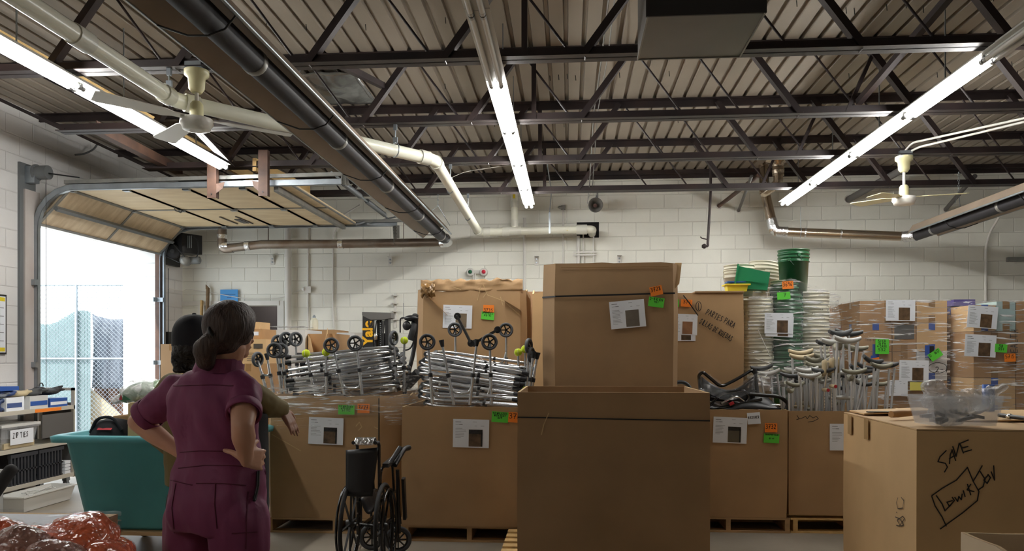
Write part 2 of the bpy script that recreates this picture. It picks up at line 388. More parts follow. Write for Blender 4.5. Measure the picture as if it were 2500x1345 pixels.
def circle_stroke(mb, c, u, v, a, b, nv, w, n=18, a0=.4):
    mb.stroke([c + u * (a * math.cos(a0 + 2 * PI * i / n)) + v * (b * math.sin(a0 + 2 * PI * i / n)) for i in range(n + 1)], nv, w)
def rotuv(u, v, deg):
    a = math.radians(deg); return u * math.cos(a) + v * math.sin(a), v * math.cos(a) - u * math.sin(a)
EX, EZ, EYn = V((1, 0, 0)), V((0, 0, 1)), V((0, -1, 0))

def sheet(parent, c, w, h, nv=EYn, u=EX, v=EZ, rot=0, style='front', photo='photo_print'):
    """printed page taped to a box: heading, rows of print, a small photograph"""
    u, v = rotuv(u, v, rot); c = V(c) + nv * .004
    p = MB().obox(c, u, v, nv, w / 2, h / 2, .0012).build('printed_sheet', 'paper', parent)
    c2 = c + nv * .0018
    tx = MB()
    def ln(x0, x1, y, t=.0022): tx.stroke([c2 + u * (w * x0) + v * (h * y), c2 + u * (w * x1) + v * (h * y)], nv, t)
    ln(-.43, -.28, .40, .004); ln(.05, .15, .41); ln(-.43, -.33, .31); ln(-.32, -.24, .31, .0045)
    ln(.10, .15, .27); ln(.27, .36, .27)
    for i in range(7 if style == 'front' else 11): ln(-.43, -.25 + random.uniform(-.06, .12), .17 - i * (.055 if style == 'front' else .05))
    tx.build('print_lines', 'print', p)
    ph = MB().obox(c2 + u * (w * .13) - v * (h * .16), u, v, nv, w * .19, h * .30, .0006).build('printed_photo', photo, p)
    if style == 'front':
        MB().obox(c2 + nv * .0009 + u * (w * .13) + v * (h * .06), u, v, nv, w * .19, h * .07, .0003).build('printed_photo_top', 'photo_dark', p)
        MB().obox(c2 + nv * .0009 + u * (w * .30) - v * (h * .20), u, v, nv, w * .022, h * .25, .0003).build('printed_photo_side', 'photo_dark', p)
    return p
def note(parent, c, w, h, m, lines, nv=EYn, u=EX, v=EZ, rot=0, name=None, pw=.004, th=None):
    """a coloured sticker with handwriting; lines: (text, height share)"""
    u, v = rotuv(u, v, rot); c = V(c) + nv * .006
    p = MB().obox(c, u, v, nv, w / 2, h / 2, .0012).build(name or ('orange_sticker' if 'orange' in m else 'green_sticker'), m, parent)
    mb = MB(); y = h / 2
    for text, s in lines:
        hh = h * s; y -= hh * 1.25
        n = max(1, sum(.5 if ch in ' .I1' else 1 for ch in text)) * 5.25
        cw = min(1.0, (w * .88) / (n * hh / 6))
        write(mb, text, c + nv * .0016 - u * (min(w * .44, n * hh / 12)) + v * y, u, v, hh, pw, nv, cw=cw if cw < 1 else 1, gap=1.25 * cw, jitter=.04)
    if mb.v: mb.build('handwriting', 'marker', p)
    return p
# ================================================================== room shell
X0, X1, Y0, Y1, ZD = -5.9, 7.96, -2.6, 11.3, 4.15
struct(MB().box(-14, X1 + .3, Y0 - .3, Y1 + .3, -.15, 0) if False else MB().box(X0 - .3, X1 + .3, Y0 - .3, Y1 + .3, -.15, 0), 'floor', 'floor', 'grey concrete warehouse floor', 'floor')
DY0, DY1, DZ = 8.06, 10.62, 2.97
w = MB().box(X0 - .3, X0, Y0 - .3, DY0, 0, ZD + .3).box(X0 - .3, X0, DY1, Y1 + .3, 0, ZD + .3).box(X0 - .3, X0, DY0, DY1, DZ, ZD + .3)
struct(w, 'wall_left', 'block_side', 'white painted block wall with the loading door', 'wall')
WX0, WX1, WZ0, WZ1 = Yp(500, 745, Y1).x, Yp(678, 745, Y1).x, 1.15, Yp(600, 746, Y1).z
w = MB().box(X0, WX0, Y1, Y1 + .2, 0, ZD + .3).box(WX1, X1, Y1, Y1 + .2, 0, ZD + .3).box(WX0, WX1, Y1, Y1 + .2, 0, WZ0).box(WX0, WX1, Y1, Y1 + .2, WZ1, ZD + .3)
struct(w, 'wall_back', 'block_back', 'white painted concrete block wall behind the boxes', 'wall')
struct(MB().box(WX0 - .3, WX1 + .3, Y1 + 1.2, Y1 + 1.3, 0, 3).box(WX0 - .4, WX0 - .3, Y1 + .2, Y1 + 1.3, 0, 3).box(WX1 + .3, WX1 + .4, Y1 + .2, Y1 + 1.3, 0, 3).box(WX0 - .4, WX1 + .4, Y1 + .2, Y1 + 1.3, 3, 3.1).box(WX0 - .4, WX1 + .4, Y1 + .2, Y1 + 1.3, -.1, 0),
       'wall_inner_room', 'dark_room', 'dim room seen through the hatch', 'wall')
il = bpy.data.lights.new('added_hatch_fill', 'POINT'); il.energy = 14; il.shadow_soft_size = .15; io = bpy.data.objects.new('added_hatch_fill', il); COL.objects.link(io); io.location = (WX1 - .2, Y1 + .7, 2.7)  # unseen point light added to brighten the view through the hatch
struct(MB().box(Yp(440, 0, Y1).x, WX1 + .03, Y1 - .03, Y1 + .01, WZ1, WZ1 + .07).box(WX1, WX1 + .10, Y1 - .02, Y1 + .01, WZ0, WZ1 + .07).box(WX0 - .1, WX0, Y1 - .02, Y1 + .01, WZ0, WZ1), 'trim_hatch', 'white_paint', 'white wooden frame round the hatch', 'trim')
struct(MB().box(X1, X1 + .2, Y0, Y1 + .2, 0, ZD + .3), 'wall_right', 'block_side', 'white painted block wall', 'wall')
struct(MB().box(X0, X1, Y0 - .2, Y0, 0, ZD + .3), 'wall_front', 'block_back', 'white painted block wall', 'wall')
# corrugated roof deck
P = .1524; n = int((X1 - X0) / P) + 2; prof = []
for i in range(n):
    x = X0 - .05 + i * P; prof += [(x, ZD), (x + .108, ZD), (x + .116, ZD + .034), (x + .144, ZD + .034)]
mb = MB()
for (xa, za), (xb, zb) in zip(prof, prof[1:]): mb.add([(xa, Y0, za), (xb, Y0, zb), (xb, Y1 + .1, zb), (xa, Y1 + .1, za)], [(0, 1, 2, 3)])
mb.box(X0 - .3, X1 + .3, Y0 - .3, Y1 + .3, ZD + .06, ZD + .3)
struct(mb, 'ceiling', 'deck', 'corrugated metal roof deck on the joists', 'ceiling')
# steel ledger where the deck meets the wall, jambs of the loading door
struct(MB().box(X0, X1, Y1 - .12, Y1, ZD - .05, ZD).box(X0, X1, Y1 - .02, Y1, ZD - .10, ZD), 'trim_ledger', 'steel', 'dark steel ledger along the top of the wall', 'trim')
struct(MB().box(X0 - .02, X0 + .03, DY0 - .27, DY0 - .03, 0, 3.55), 'trim_door_near', 'grey_frame', 'grey steel post beside the loading door', 'trim')
struct(MB().box(X0 - .01, X0 + .05, DY0 - .22, DY0 + .01, 0, DZ + .3), 'trim_jamb_near', 'jamb', 'scuffed white door jamb with rust showing through', 'trim')
struct(MB().box(X0 - .04, X0 + .03, DY1 - .005, DY1 + .14, 0, DZ), 'trim_jamb_far', 'jamb', 'scuffed far jamb of the loading door', 'trim')
struct(MB().box(X0 - .05, X0 + .055, DY0 - .035, DY0 + .004, 0, DZ), 'trim_rust_near', 'rust', 'rusty edge strip of the near door jamb', 'trim')
struct(MB().box(X0 - .05, X0 + .035, DY1 - .008, DY1 + .03, 0, DZ), 'trim_rust_far', 'rust', 'rusty edge strip of the far door jamb', 'trim')
# pilaster strip / downpipe on the back wall
# ------------------------------------------------------------------ bar joists
JY = [5.30, 6.71, 8.13, 9.63]; ZB = CH + 2.05; ZT = ZD
nodes = [1.03 + .97 * k for k in range(-5, 6)]
where = ['nearest the camera', 'second from the camera', 'third from the camera', 'nearest the back wall']
for ji, y in enumerate(JY):
    J = thing('roof_joist', 'dark brown steel bar joist with zigzag webs, ' + where[ji], 'joist', (-4.67, y, ZB), 'bar joists under the roof deck')
    b = MB()
    for s in (-1, 1):
        b.box(-4.67, 6.73, y + s * .008, y + s * .072, ZB, ZB + .006) if s > 0 else b.box(-4.67, 6.73, y - .072, y - .008, ZB, ZB + .006)
        b.box(-4.67, 6.73, y + s * .008 - .003, y + s * .008 + .003, ZB, ZB + .075)
    b.build('bottom_chord', 'steel', J)
    t = MB()
    for s in (-1, 1):
        t.box(X0, X1, min(y + s * .008, y + s * .07), max(y + s * .008, y + s * .07), ZT - .008, ZT - .001)
        t.box(X0, X1, y + s * .008 - .003, y + s * .008 + .003, ZT - .075, ZT - .001)
    t.build('top_chord', 'steel', J)
    def thick(xa, xb):
        MB().bar((xa, y, ZB + .01), (xb, y, ZT - .03), .066, .05, (0, 1, 0)).build('web_angle', 'steel', J)
    def thin(xa, xb):
        MB().tube([(xa, y, ZT - .03), (xb, y, ZB + .01)], .0095, 8).build('web_rod', 'steel', J)
    for k in range(len(nodes) - 1):
        a, c = nodes[k], nodes[k + 1]; m = (a + c) / 2
        if k < 5: thick(a + .03, m - .02); thin(m + .02, c - .03)
        else: thin(a + .03, m - .02); thick(c - .03, m + .02) if False else thick(c - .03, m + .02)
    thin(-5.0, nodes[0] - .03); MB().bar((-4.62, y, ZB + .02), (-5.85, y, ZT - .03), .045, .03, (0, 1, 0)).build('web_angle', 'steel', J)
    thin(7.0, nodes[-1] + .03)
    MB().bar((-.31, y, ZB + .01), (-.31, y, ZT), .04, .04, (0, 1, 0)).build('web_post', 'steel', J)
    if ji: MB().bar((2.35, y, ZB + .01), (2.62, y, ZT), .03, .03, (0, 1, 0)).build('web_post', 'steel', J)
# bridging angle between joists (the dark red ones)
for (a, b_, lab) in [(Yp(812, 155, 5.32) + UP * .02, V((Yp(812, 155, 5.32).x + .02, 6.70, ZB + .35)), 'dark red bridging angle between the two nearest joists, right of the heater'),
                    (V((2.62, 5.32, ZB + .45)), V((2.45, 6.70, ZB + .1)), 'dark bridging angle crossing between the nearest joists by the lit row')]:
    tag(MB().bar(a, b_, .05, .05, (0, 0, 1)).build('bridging_angle', 'steel', None, a), lab, 'brace', kind='structure')

# ------------------------------------------------------------------ fluorescent rows
def fixture(x, ya, yb, lit, label, z=CH + 1.98):
    yb -= .008
    T = thing('fluorescent_fixture', label, 'ceiling light', (x, ya, z), 'strip light rows under the joists')
    MB().box(x - .035, x + .035, ya, yb, z + .022, z + .075).box(x - .075, x + .075, ya, yb, z + .034, z + .038).build('housing', 'housing', T)
    for s in (-1, 1):
        tx = x + s * .034
        g = MB().tube([(tx, ya + .03, z), (tx, yb - .03, z)], .0185, 10)
        g.build('lamp_tube', 'tube_on' if lit else 'tube_off', T)
        for yy in (ya, yb):
            c = 1 if yy == ya else -1
            MB().tube([(tx, yy + c * .004, z), (tx, yy + c * .034, z)], .0195, 10).box(tx - .012, tx + .012, yy + c * .0 - .004, yy + c * .006 + .004, z - .012, z + .03).build('lamp_holder', 'cap_metal', T)
    MB().box(x - .004, x + .004, (ya + yb) / 2 - .004, (ya + yb) / 2 + .004, z + .075, ZD).build('hanger', 'galv', T)
MY = [3.26, 4.42, 5.58, 6.75, 7.91, 9.07, 10.22]; nm = ['first', 'second', 'third', 'fourth', 'fifth', 'sixth']
for i in range(6): fixture(-.535, MY[i], MY[i + 1], i >= 2, ('unlit' if i < 2 else 'lit') + ' twin tube strip light in the middle row, %s from the camera' % nm[i])
RY = [4.17, 5.36, 6.58, 7.81, 9.05, 10.28]
for i in range(5): fixture(2.81, RY[i], RY[i + 1], i >= 1, ('unlit' if i < 1 else 'lit') + ' twin tube strip light in the row by the cream fan, %s from the camera' % nm[i])
LY = [4.19, 5.41, 6.63, 7.85]
for i in range(3): fixture(-3.64, LY[i], LY[i + 1], True, 'lit twin tube strip light in the row by the loading door, %s from the camera' % nm[i])

fixture(-3.64, -.9, .32, True, 'added unseen strip light behind the camera, brightening the foreground')  # unseen fixture added behind the camera to light the fronts of the boxes
# ------------------------------------------------------------------ radiant tube heaters
def heater(x, ya, yb, z, side, label, grp='radiant tube heaters'):
    T = thing('radiant_heater', label, 'heater', (x, yb, z), grp)
    MB().tube([(x, ya, z), (x, yb, z)], .068, 20).build('burner_tube', 'heater_dark', T)
    h = MB(); s = side
    prof = [(-.25, -.02), (-.10, .12), (.07, .12), (.135, .02)]; th = .004
    outl = [V((x + s * a, ya, z + b)) for a, b in prof] + [V((x + s * a, ya, z + b + th * 2)) for a, b in reversed(prof)]
    h.prism(outl, V((0, yb - ya - .12, 0))); h.build('reflector_hood', 'heater_hood', T)
    MB().tube([(x + s * .137, ya, z + .02), (x + s * .137, yb - .2, z + .02)], .011, 8).tube([(x - s * .252, ya, z - .02), (x - s * .252, yb - .15, z - .02)], .005, 6).build('hood_edge', 'galv', T)
    yy = ya + .4
    while yy < yb - .2:
        MB().tube([(x - s * .255, yy, z - .02), (x - s * .1, yy, z - .075), (x, yy, z - .078), (x + s * .08, yy, z - .05), (x + s * .14, yy, z + .02)], .005, 6).build('wire_support', 'black', T)
        MB().lathe((x, yy + .5, z), (0, 1, 0), [(.0685, 0), (.072, .005), (.072, .045), (.0685, .05)], 20, False).build('tube_collar', 'galv_dull', T); yy += 1.5
    return T
HXL = -1.70; HZL = 3.06
HL = heater(HXL, 1.6, 10.25, HZL, 1, 'long black tube heater with tan reflector hood running overhead left of centre')
HR = heater(4.55, 4.5, 10.5, 3.05, -1, 'tube heater with beige reflector hood entering the picture from the right edge')
for (xx, yy, z0, T, zt) in [(HXL + .05, 9.55, HZL + .13, HL, ZB), (4.46, 9.15, 3.18, HR, 3.6)]:
    pts = [V((xx, yy, z0 + .18 + i * .03)) for i in range(int((zt - z0 - .18) / .03) + 1)]
    for i, p in enumerate(pts):
        MB().ring(p, (1, 0, 0) if i % 2 else (0, 1, 0), .011, .0028, 10, 5).build('chain_link', 'galv', T)
    MB().tube([(xx - .14, yy - .2, z0 - .0), (xx, yy, z0 + .17), (xx + .12, yy + .2, z0 - .05)], .004, 6).build('chain_yoke', 'galv', T)
# exhaust of the left heater: grey pipe along the wall, up through the roof
z = 3.05; E = [V((HXL + .02, 10.25, HZL)), V((HXL + .02, 10.52, HZL - .02)), V((-2.0, 10.62, z - .03))]
xl = Yp(540, 595, 10.65).x
T = thing('exhaust_pipe', 'rust-stained grey flue pipe running along the back wall to the black tube heater', 'pipe', (xl, 10.65, z))
MB().tube([(HXL - .06, 10.60, z), (Yp(820, 590, 10.62).x, 10.62, z), (Yp(640, 590, 10.65).x, 10.65, z + .01), (xl + .06, 10.68, z - .04)], .062, 18).build('pipe_run', 'galv_rust', T)
MB().tube(fillet([(xl + .16, 10.68, z - .035), (xl, 10.68, z - .05), (xl, 10.68, z + .20)], .12), .066, 18).build('elbow', 'galv_rust', T)
MB().tube([(xl, 10.68, z + .2), (xl, 10.68, ZD)], .062, 18).build('riser', 'galv_rust', T)
for px, yy in ((545, 10.68), (605, 10.65), (832, 10.62), (553, 10.68)):
    q = Yp(px, 592, yy); MB().tube([(q.x - .035, yy, z - .008), (q.x + .035, yy, z - .004)], .068, 18).build('foil_tape', 'foil', T)
MB().tube([(xl, 10.68, z + .10), (xl, 10.68, z + .16)], .068, 18).build('foil_tape', 'foil', T)
MB().tube(fillet([(HXL - .08, 10.60, z), (HXL + .02, 10.55, z), (HXL + .02, 10.3, HZL)], .1), .07, 18).build('flexible_elbow', 'foil', T)
for px in (655, 985):
    q = Yp(px, 580, 10.62); MB().bar((q.x, 10.62, z), (q.x, 10.62, ZB), .022, .004, (0, 1, 0)).build('pipe_strap', 'rust', T)
# exhaust of the right heater
a = V((4.55, 10.55, 3.05)); b_ = Yp(1890, 565, 10.9); c_ = Yp(1866, 462, 11.0)
T = thing('exhaust_pipe', 'shiny brown flue pipe dropping down the back wall, then running to the right-hand heater', 'pipe', tuple(b_))
MB().tube([a, b_], .062, 18).build('pipe_run', 'duct', T); MB().tube([b_, c_, c_ + V((-.02, .0, .55))], .066, 18).build('riser', 'duct', T)
MB().tube(fillet([b_ + nrm(c_ - b_) * .18, b_, b_ + nrm(a - b_) * .18], .12), .072, 18).build('elbow', 'foil', T)
for t in (.24, .5, .93): MB().tube([a.lerp(b_, 1 - t), a.lerp(b_, 1 - t + .012)], .067, 18).build('foil_tape', 'foil', T)
MB().tube([a + V((0, -.12, 0)), a + V((-.1, .0, 0))], .075, 18).build('elbow', 'foil', T)
MB().tube([c_ - V((0, 0, .02)), c_ + V((0, 0, .1))], .071, 18).build('foil_tape', 'foil', T)
q = a.lerp(b_, .80); MB().tube([q + UP * .06, V((q.x, q.y, ZB))], .004, 6).ring(q, b_ - a, .066, .005, 16, 5).build('pipe_hanger', 'galv', T)
# small flue through the roof at 1900,410
q = Yp(1900, 410, 10.3)
T = thing('roof_vent', 'short silver vent collar under the roof deck beside the lit row', 'vent', tuple(q))
MB().lathe(q + V((0, 0, -.1)), UP, [(.075, 0), (.075, .06), (.082, .07), (.075, .08), (.075, .16), (.16, .19), (.16, .21)], 20).build('vent_collar', 'duct', T)
MB().tube(fillet([q + V((0, 0, -.1)), q + V((0, 0, -.2)), q + V((-.14, .2, -.3)), c_ + V((0, 0, .3))], .08), .06, 16).build('vent_elbow', 'duct', T)

# ------------------------------------------------------------------ white plastic drain pipe
p = [V((-2.85, 3.0, 3.33)), V((-2.85, 5.35, 3.32)), V((-1.25, 7.05, 3.29)), V((-1.29, 10.85, 3.23)), V((.20, 10.92, 3.26)), V((.33, 10.92, 3.26)), V((.33, 11.35, 3.26))]
T = thing('drain_pipe', 'white plastic drain pipe bending below the joists to a black hole in the wall', 'pipe', tuple(p[1]))
MB().tube(fillet(p[:5] + [p[5], p[6]], .09, 5), .056, 18).build('pipe_run', 'pvc', T)
def coupling(a, b, r=.066): MB().lathe(a, V(b) - V(a), [(r, 0), (r, (V(b) - V(a)).length)], 18).build('coupling', 'pvc_joint', T)
for i in (1, 2, 3):
    for q in (p[i - 1], p[i + 1]):
        d = nrm(q - p[i]); coupling(p[i] + d * .07, p[i] + d * .17)
coupling(p[4] + V((-.1, 0, 0)), p[4] + V((.05, 0, 0)), .07)
coupling((-.95, 10.86, 3.235), (-.85, 10.86, 3.237)); coupling((-2.85, 4.2, 3.325), (-2.85, 4.35, 3.325), .064)
bx = Yp(1256, 560, 10.88).x
MB().tube([(bx, 10.88, 3.25), (bx, 10.88, ZD)], .05, 18).build('branch_pipe', 'pvc', T); coupling((bx, 10.88, 3.31), (bx, 10.88, 3.40), .056); coupling((bx, 10.88, 3.58), (bx, 10.88, 3.67), .056)
coupling((bx - .1, 10.87, 3.243), (bx + .1, 10.87, 3.247), .062)
MB().box(bx - .02, bx + .015, 10.825, 10.84, 3.70, 3.76).box(bx - .02, bx + .015, 10.825, 10.84, 3.77, 3.86).build('yellow_flow_sticker', 'yellow_label', T)
q = Yp(1366, 560, 10.8).x
MB().box(q - .03, q + .045, 10.855, 10.862, 3.24, 3.27).box(q + .07, q + .12, 10.855, 10.862, 3.24, 3.265).build('yellow_flow_sticker', 'yellow_label', T)
def hanger(x, y, zp, zt, r=.062):
    MB().tube([(x, y, zp + r + .03), (x, y, zt)], .005, 6).box(x - .015, x + .015, y - .012, y + .012, zt - .05, zt).box(x - .02, x + .02, y - .01, y + .01, zp + r, zp + r + .05).ring((x, y, zp), (.7, .7, 0), r, .006, 20, 6).build('pipe_hanger', 'galv', T)
hanger(-2.85, 5.27, 3.32, ZB); hanger(-1.54, 6.70, 3.295, ZB); hanger(-1.27, 8.13, 3.27, ZB); hanger(-1.28, 9.63, 3.245, ZB); 
hx = Yp(1342, 500, 10.9).x
MB().box(hx - .012, hx + .012, 10.84, 10.846, 3.2, 3.5).tube([(hx, 10.84, 3.5), (hx + .03, 10.7, 3.75), (hx - .03, 10.5, ZD)], .008, 6).build('pipe_hanger', 'galv', T)
h0, h1 = Yp(1408, 543, Y1), Yp(1462, 580, Y1)
tag(MB().box(h0.x, h1.x, Y1 - .012, Y1 + .01, h1.z, h0.z).build('wall_opening', 'dark_hole', None, h0), 'black square hole in the wall where the drain pipe leaves', 'opening', kind='structure')
# ------------------------------------------------------------------ hung box duct
T = thing('air_duct', 'grey sheet metal duct box hanging at the top edge of the picture', 'duct', (.45, 4.46, 3.42))
MB().box(.45, 1.11, 4.46, 5.09, 3.42, ZD).build('duct_body', mat('duct_grey', (112, 110, 106), .45, .5, var=.06, scale=3), T)
MB().box(.44, 1.12, 4.447, 4.46, 3.42, ZD).build('duct_front', mat('duct_dark', (46, 44, 44), .6), T)
MB().box(.445, .455, 4.45, 5.095, 3.415, 3.43).box(1.105, 1.115, 4.45, 5.095, 3.415, 3.43).box(.45, 1.11, 5.085, 5.095, 3.415, 3.43).build('seam_flange', 'galv_dull', T)

# ------------------------------------------------------------------ ceiling fans
def fan(hub, ztop, angs, L, tilt, cream, label, wings):
    T = thing('ceiling_fan', label, 'fan', tuple(hub), 'ceiling fans')
    cr = 'fan_cream' if cream else 'fan_white'
    MB().box(hub.x - .06, hub.x + .06, hub.y - .06, hub.y + .06, ztop - .03, ztop + .02).build('mounting_box', 'galv', T)
    MB().lathe(V((hub.x, hub.y, ztop - .03)), -UP, [(.085, 0), (.085, .035), (.06, .055), (.055, .13), (.035, .16)], 24).build('canopy', 'fan_cream', T)
    MB().tube([(hub.x, hub.y, ztop - .16), (hub.x, hub.y, hub.z + .06)], .014, 12).build('downrod', 'fan_white', T)
    MB().lathe(hub + UP * .16, -UP, [(.03, 0), (.045, .02), (.048, .11)], 20).build('rod_cover', 'fan_cream', T)
    MB().lathe(hub + UP * .05, -UP, [(.05, 0), (.11, .015), (.115, .05), (.10, .07), (.095, .09), (.05, .10)], 32).build('motor', 'fan_white', T)
    for a, dz in zip(angs, wings):
        a = math.radians(a); d = V((math.cos(a), math.sin(a), dz / L)); q = V((-math.sin(a), math.cos(a), .13))
        b = MB()
        prof = [(.07, .03), (.16, .035), (.22, .062), (.45, .072), (L - .03, .085), (L, .07)]
        tp = [hub + UP * .035 + d * r + q * wv for r, wv in prof] + [hub + UP * .035 + d * r - q * wv for r, wv in reversed(prof)]
        b.prism(tp, V((0, 0, .006))); b.build('blade', cr, T)
    return T
hub = Yp(480, 303, 5.3)
fan(hub, ZB + .02, (28, 138, 222), .66, 0, False, 'white three bladed ceiling fan hanging from the nearest joist', (-.04, -.02, .03))
hub = Yp(2207, 490, 8.13)
fan(hub, ZB + .02, (2, 118, 222), .62, 0, True, 'cream and white ceiling fan near the right-hand wall heater', (.03, .03, -.06))
# conduit looping to the right fan
T = thing('electrical_conduit', 'white conduit looping across the joists to the cream ceiling fan', 'conduit', tuple(hub + UP * .5))
a = hub + UP * .5
MB().tube(fillet([a, a + V((.06, -.05, .08)), V((hub.x + .55, 6.75, ZB - .02)), V((hub.x + .62, 6.70, ZB - .04)), a + V((.10, -.1, .02)), a + V((.02, -.02, -.02))], .05), .011, 8).build('conduit_run', 'white_paint', T)
MB().tube([V((hub.x + .5, 6.6, ZB + .1)), V((hub.x + .62, 4.4, ZB + .25))], .014, 8).build('conduit_run', 'white_paint', T)

# ------------------------------------------------------------------ loading door: raised sectional panels, tracks, operator
T = tag(thing('door_1', 'raised sectional loading door with tan plywood panels', 'door', (X0, DY0, 0)), kind='structure')
ya, yb = 8.06, 10.56; xs = [-5.50, -4.87, -4.19, -3.55, -2.98]; zd = 3.31
pan = [((-5.86, 2.93), (-5.50, 3.30))] + [((xs[i], zd), (xs[i + 1], zd)) for i in range(4)]
for i, ((xa, za), (xb, zb)) in enumerate(pan):
    d = nrm(V((xb - xa, 0, zb - za))); nn = V((-d.z, 0, d.x)) * (1)
    A, B = V((xa, ya, za)), V((xb, ya, zb)); W = V((0, yb - ya, 0))
    MB().prism([A + d * .01, B - d * .01, B - d * .01 + nn * .035, A + d * .01 + nn * .035], W).build('door_panel', 'plywood_old' if i == 0 else 'plywood', T)
    for e in (A, B):
        MB().bar(e - nn * .004, e - nn * .004 + W, .028, .012, d).build('section_rail', 'galv_dull', T)
    for f in ((0, .5, 1)):
        MB().bar(A + W * f - nn * .004, B + W * f - nn * .004, .04, .01, (0, 1, 0)).build('door_stile', 'galv_dull', T)
    if i > 0:
        for f in (.02, .5, .98):
            MB().obox(A + W * f - V((0, 0, .018)), EX, V((0, 1, 0)), UP, .035, .03, .012).build('hinge', 'galv', T)
m_ = V((-5.68, 0, 3.115)); nn = V((.7, 0, -.7))
MB().bar(m_ + V((0, ya, 0)) + nn * .02, m_ + V((0, yb, 0)) + nn * .02, .065, .04, nn).build('stiffening_strut', 'grey_frame', T)
MB().bar((-3.16, ya, zd - .03), (-3.16, yb, zd - .03), .075, .05, (0, 0, 1)).build('stiffening_strut', 'galv_dull', T)
MB().box(-4.50, -4.42, 10.0, 10.3, zd - .012, zd - .004).box(-4.62, -4.60, 9.8, 10.35, zd - .012, zd - .004).box(-4.40, -4.38, 9.8, 10.35, zd - .012, zd - .004).build('vision_slot', 'grey_panel', T)
MB().tube(fillet([(-4.85, 9.1, zd - .01), (-4.85, 9.1, zd - .05), (-4.85, 9.26, zd - .05), (-4.85, 9.26, zd - .01)], .02), .007, 8).build('pull_handle', 'grey_frame', T)
for yy, nmx in ((DY0 - .06, 0), (10.62, 1)):
    xe = -2.42
    # C shaped track: vertical, curve, horizontal
    path = [V((X0 + .06, yy, .05)), V((X0 + .06, yy, 2.86))] + [V((X0 + .06 + .45 * (1 - math.cos(t)), yy, 2.86 + .45 * math.sin(t))) for t in (.2, .5, .8, 1.1, 1.4, 1.57)] + [V((xe, yy, 3.32))]
    for k in range(len(path) - 1):
        pass
    def strip(off, w1, w2):
        b = MB(); R = []
        for i, q in enumerate(path):
            d = nrm(path[min(i + 1, len(path) - 1)] - path[max(i - 1, 0)]); n2 = V((-d.z, 0, d.x))
            R.append([q + n2 * off + V((0, w1, 0)), q + n2 * off + V((0, w2, 0)), q + n2 * (off + .003) + V((0, w2, 0)), q + n2 * (off + .003) + V((0, w1, 0))])
        return b.rings(R, sm=False)
    s1 = strip(-.03, -.025, .025); s2 = strip(.03, -.025, .025)
    s1.v += s2.v; k0 = len(s1.v) - len(s2.v); s1.f += [tuple(i + k0 for i in f) for f in s2.f]; s1.s += s2.s
    off = -.025 if nmx == 0 else .022
    R = []
    for i, q in enumerate(path):
        d = nrm(path[min(i + 1, len(path) - 1)] - path[max(i - 1, 0)]); n2 = V((-d.z, 0, d.x))
        R.append([q - n2 * .03 + V((0, off, 0)), q + n2 * .033 + V((0, off, 0)), q + n2 * .033 + V((0, off + .003, 0)), q - n2 * .03 + V((0, off + .003, 0))])
    s1.rings(R, sm=False)
    s1.build('door_track', 'galv', T)
    MB().bar((X0 + .4, yy - .02, 3.365), (xe + .1, yy - .02, 3.40 if nmx == 0 else 3.365), .04, .03, (0, 0, 1)).build('track_angle', 'galv_dull', T)
    for zz in (1.37, 2.27):
        MB().box(X0 + .0, X0 + .10, yy - .07, yy - .03, zz - .03, zz + .03).box(X0, X0 + .012, yy - .16, yy - .03, zz - .03, zz + .03).build('track_bracket', 'galv', T)
# near post with the cable drum
MB().tube([(X0 + .12, DY0 - .14, 3.46), (X0 + .26, DY0 - .14, 3.46)], .075, 20).tube([(X0 + .11, DY0 - .14, 3.46), (X0 + .13, DY0 - .14, 3.46)], .09, 20).build('cable_drum', 'grey_frame', T)
MB().box(X0 + .02, X0 + .14, DY0 - .2, DY0 - .12, 3.34, 3.52).build('drum_bracket', 'galv', T)
MB().tube([(X0 + .2, DY0 - .1, 3.44), (X0 + .2, DY0 - .1, .3)], .003, 5).tube([(X0 + .26, DY0 - .14, 3.45), (X0 + .6, DY0 - .13, 3.40)], .008, 6).build('lift_cable', 'black', T)
# spring shaft at the inner end of the tracks
MB().tube([(-2.55, DY0 + .0, 3.44), (-2.55, 10.62, 3.40)], .013, 10).build('spring_shaft', 'galv', T)
for (a_, c2) in ((8.5, 9.2), (9.5, 10.45)):
    pts = []; n_ = 60
    for i in range(n_ * 6): 
        t = i / (n_ * 6); pts.append((-2.55 + .03 * math.cos(2 * PI * i / 6), a_ + (c2 - a_) * t, 3.42 + .03 * math.sin(2 * PI * i / 6)))
    MB().tube(pts, .004, 4).build('coil_spring', 'grey_frame', T)
# perforated struts that hold the inner track ends
def perforated(a, b, w=.04):
    mb = MB(); a, b = V(a), V(b); mb.bar(a, b, w, .004, (0, 1, 0)); mb.bar(a + V((.018, .018, 0)), b + V((.018, .018, 0)), .004, w, (0, 1, 0)); o = mb.build('hanging_strut', 'galv_dull', T)
    h = MB(); L_ = (b - a).length; k = 0.03
    while k < L_: q = a + nrm(b - a) * k; h.obox(q + V((0, -.003, 0)), EX, V((0, 1, 0)), UP, .005, .0006, .010); k += .045
    h.build('slot_holes', 'dark_hole', o)
perforated((-2.47, DY0 - .09, ZB + .02), (-2.36, DY0 - .09, 3.28)); perforated((-2.40, DY0 - .12, ZB + .02), (-2.40, DY0 - .12, 3.28)); perforated((-2.47, 10.6, 3.3), (-2.44, 10.55, 3.02)); perforated((-2.42, 10.6, 3.3), (-2.42, 10.6, 3.12))
MB().tube([(-2.8, 10.6, 3.34), (-2.42, 10.6, 3.42)], .012, 6).tube([(-2.98, 10.5, 3.3), (-2.86, 10.62, 3.36)], .02, 6).build('end_roller', 'grey_frame', T)
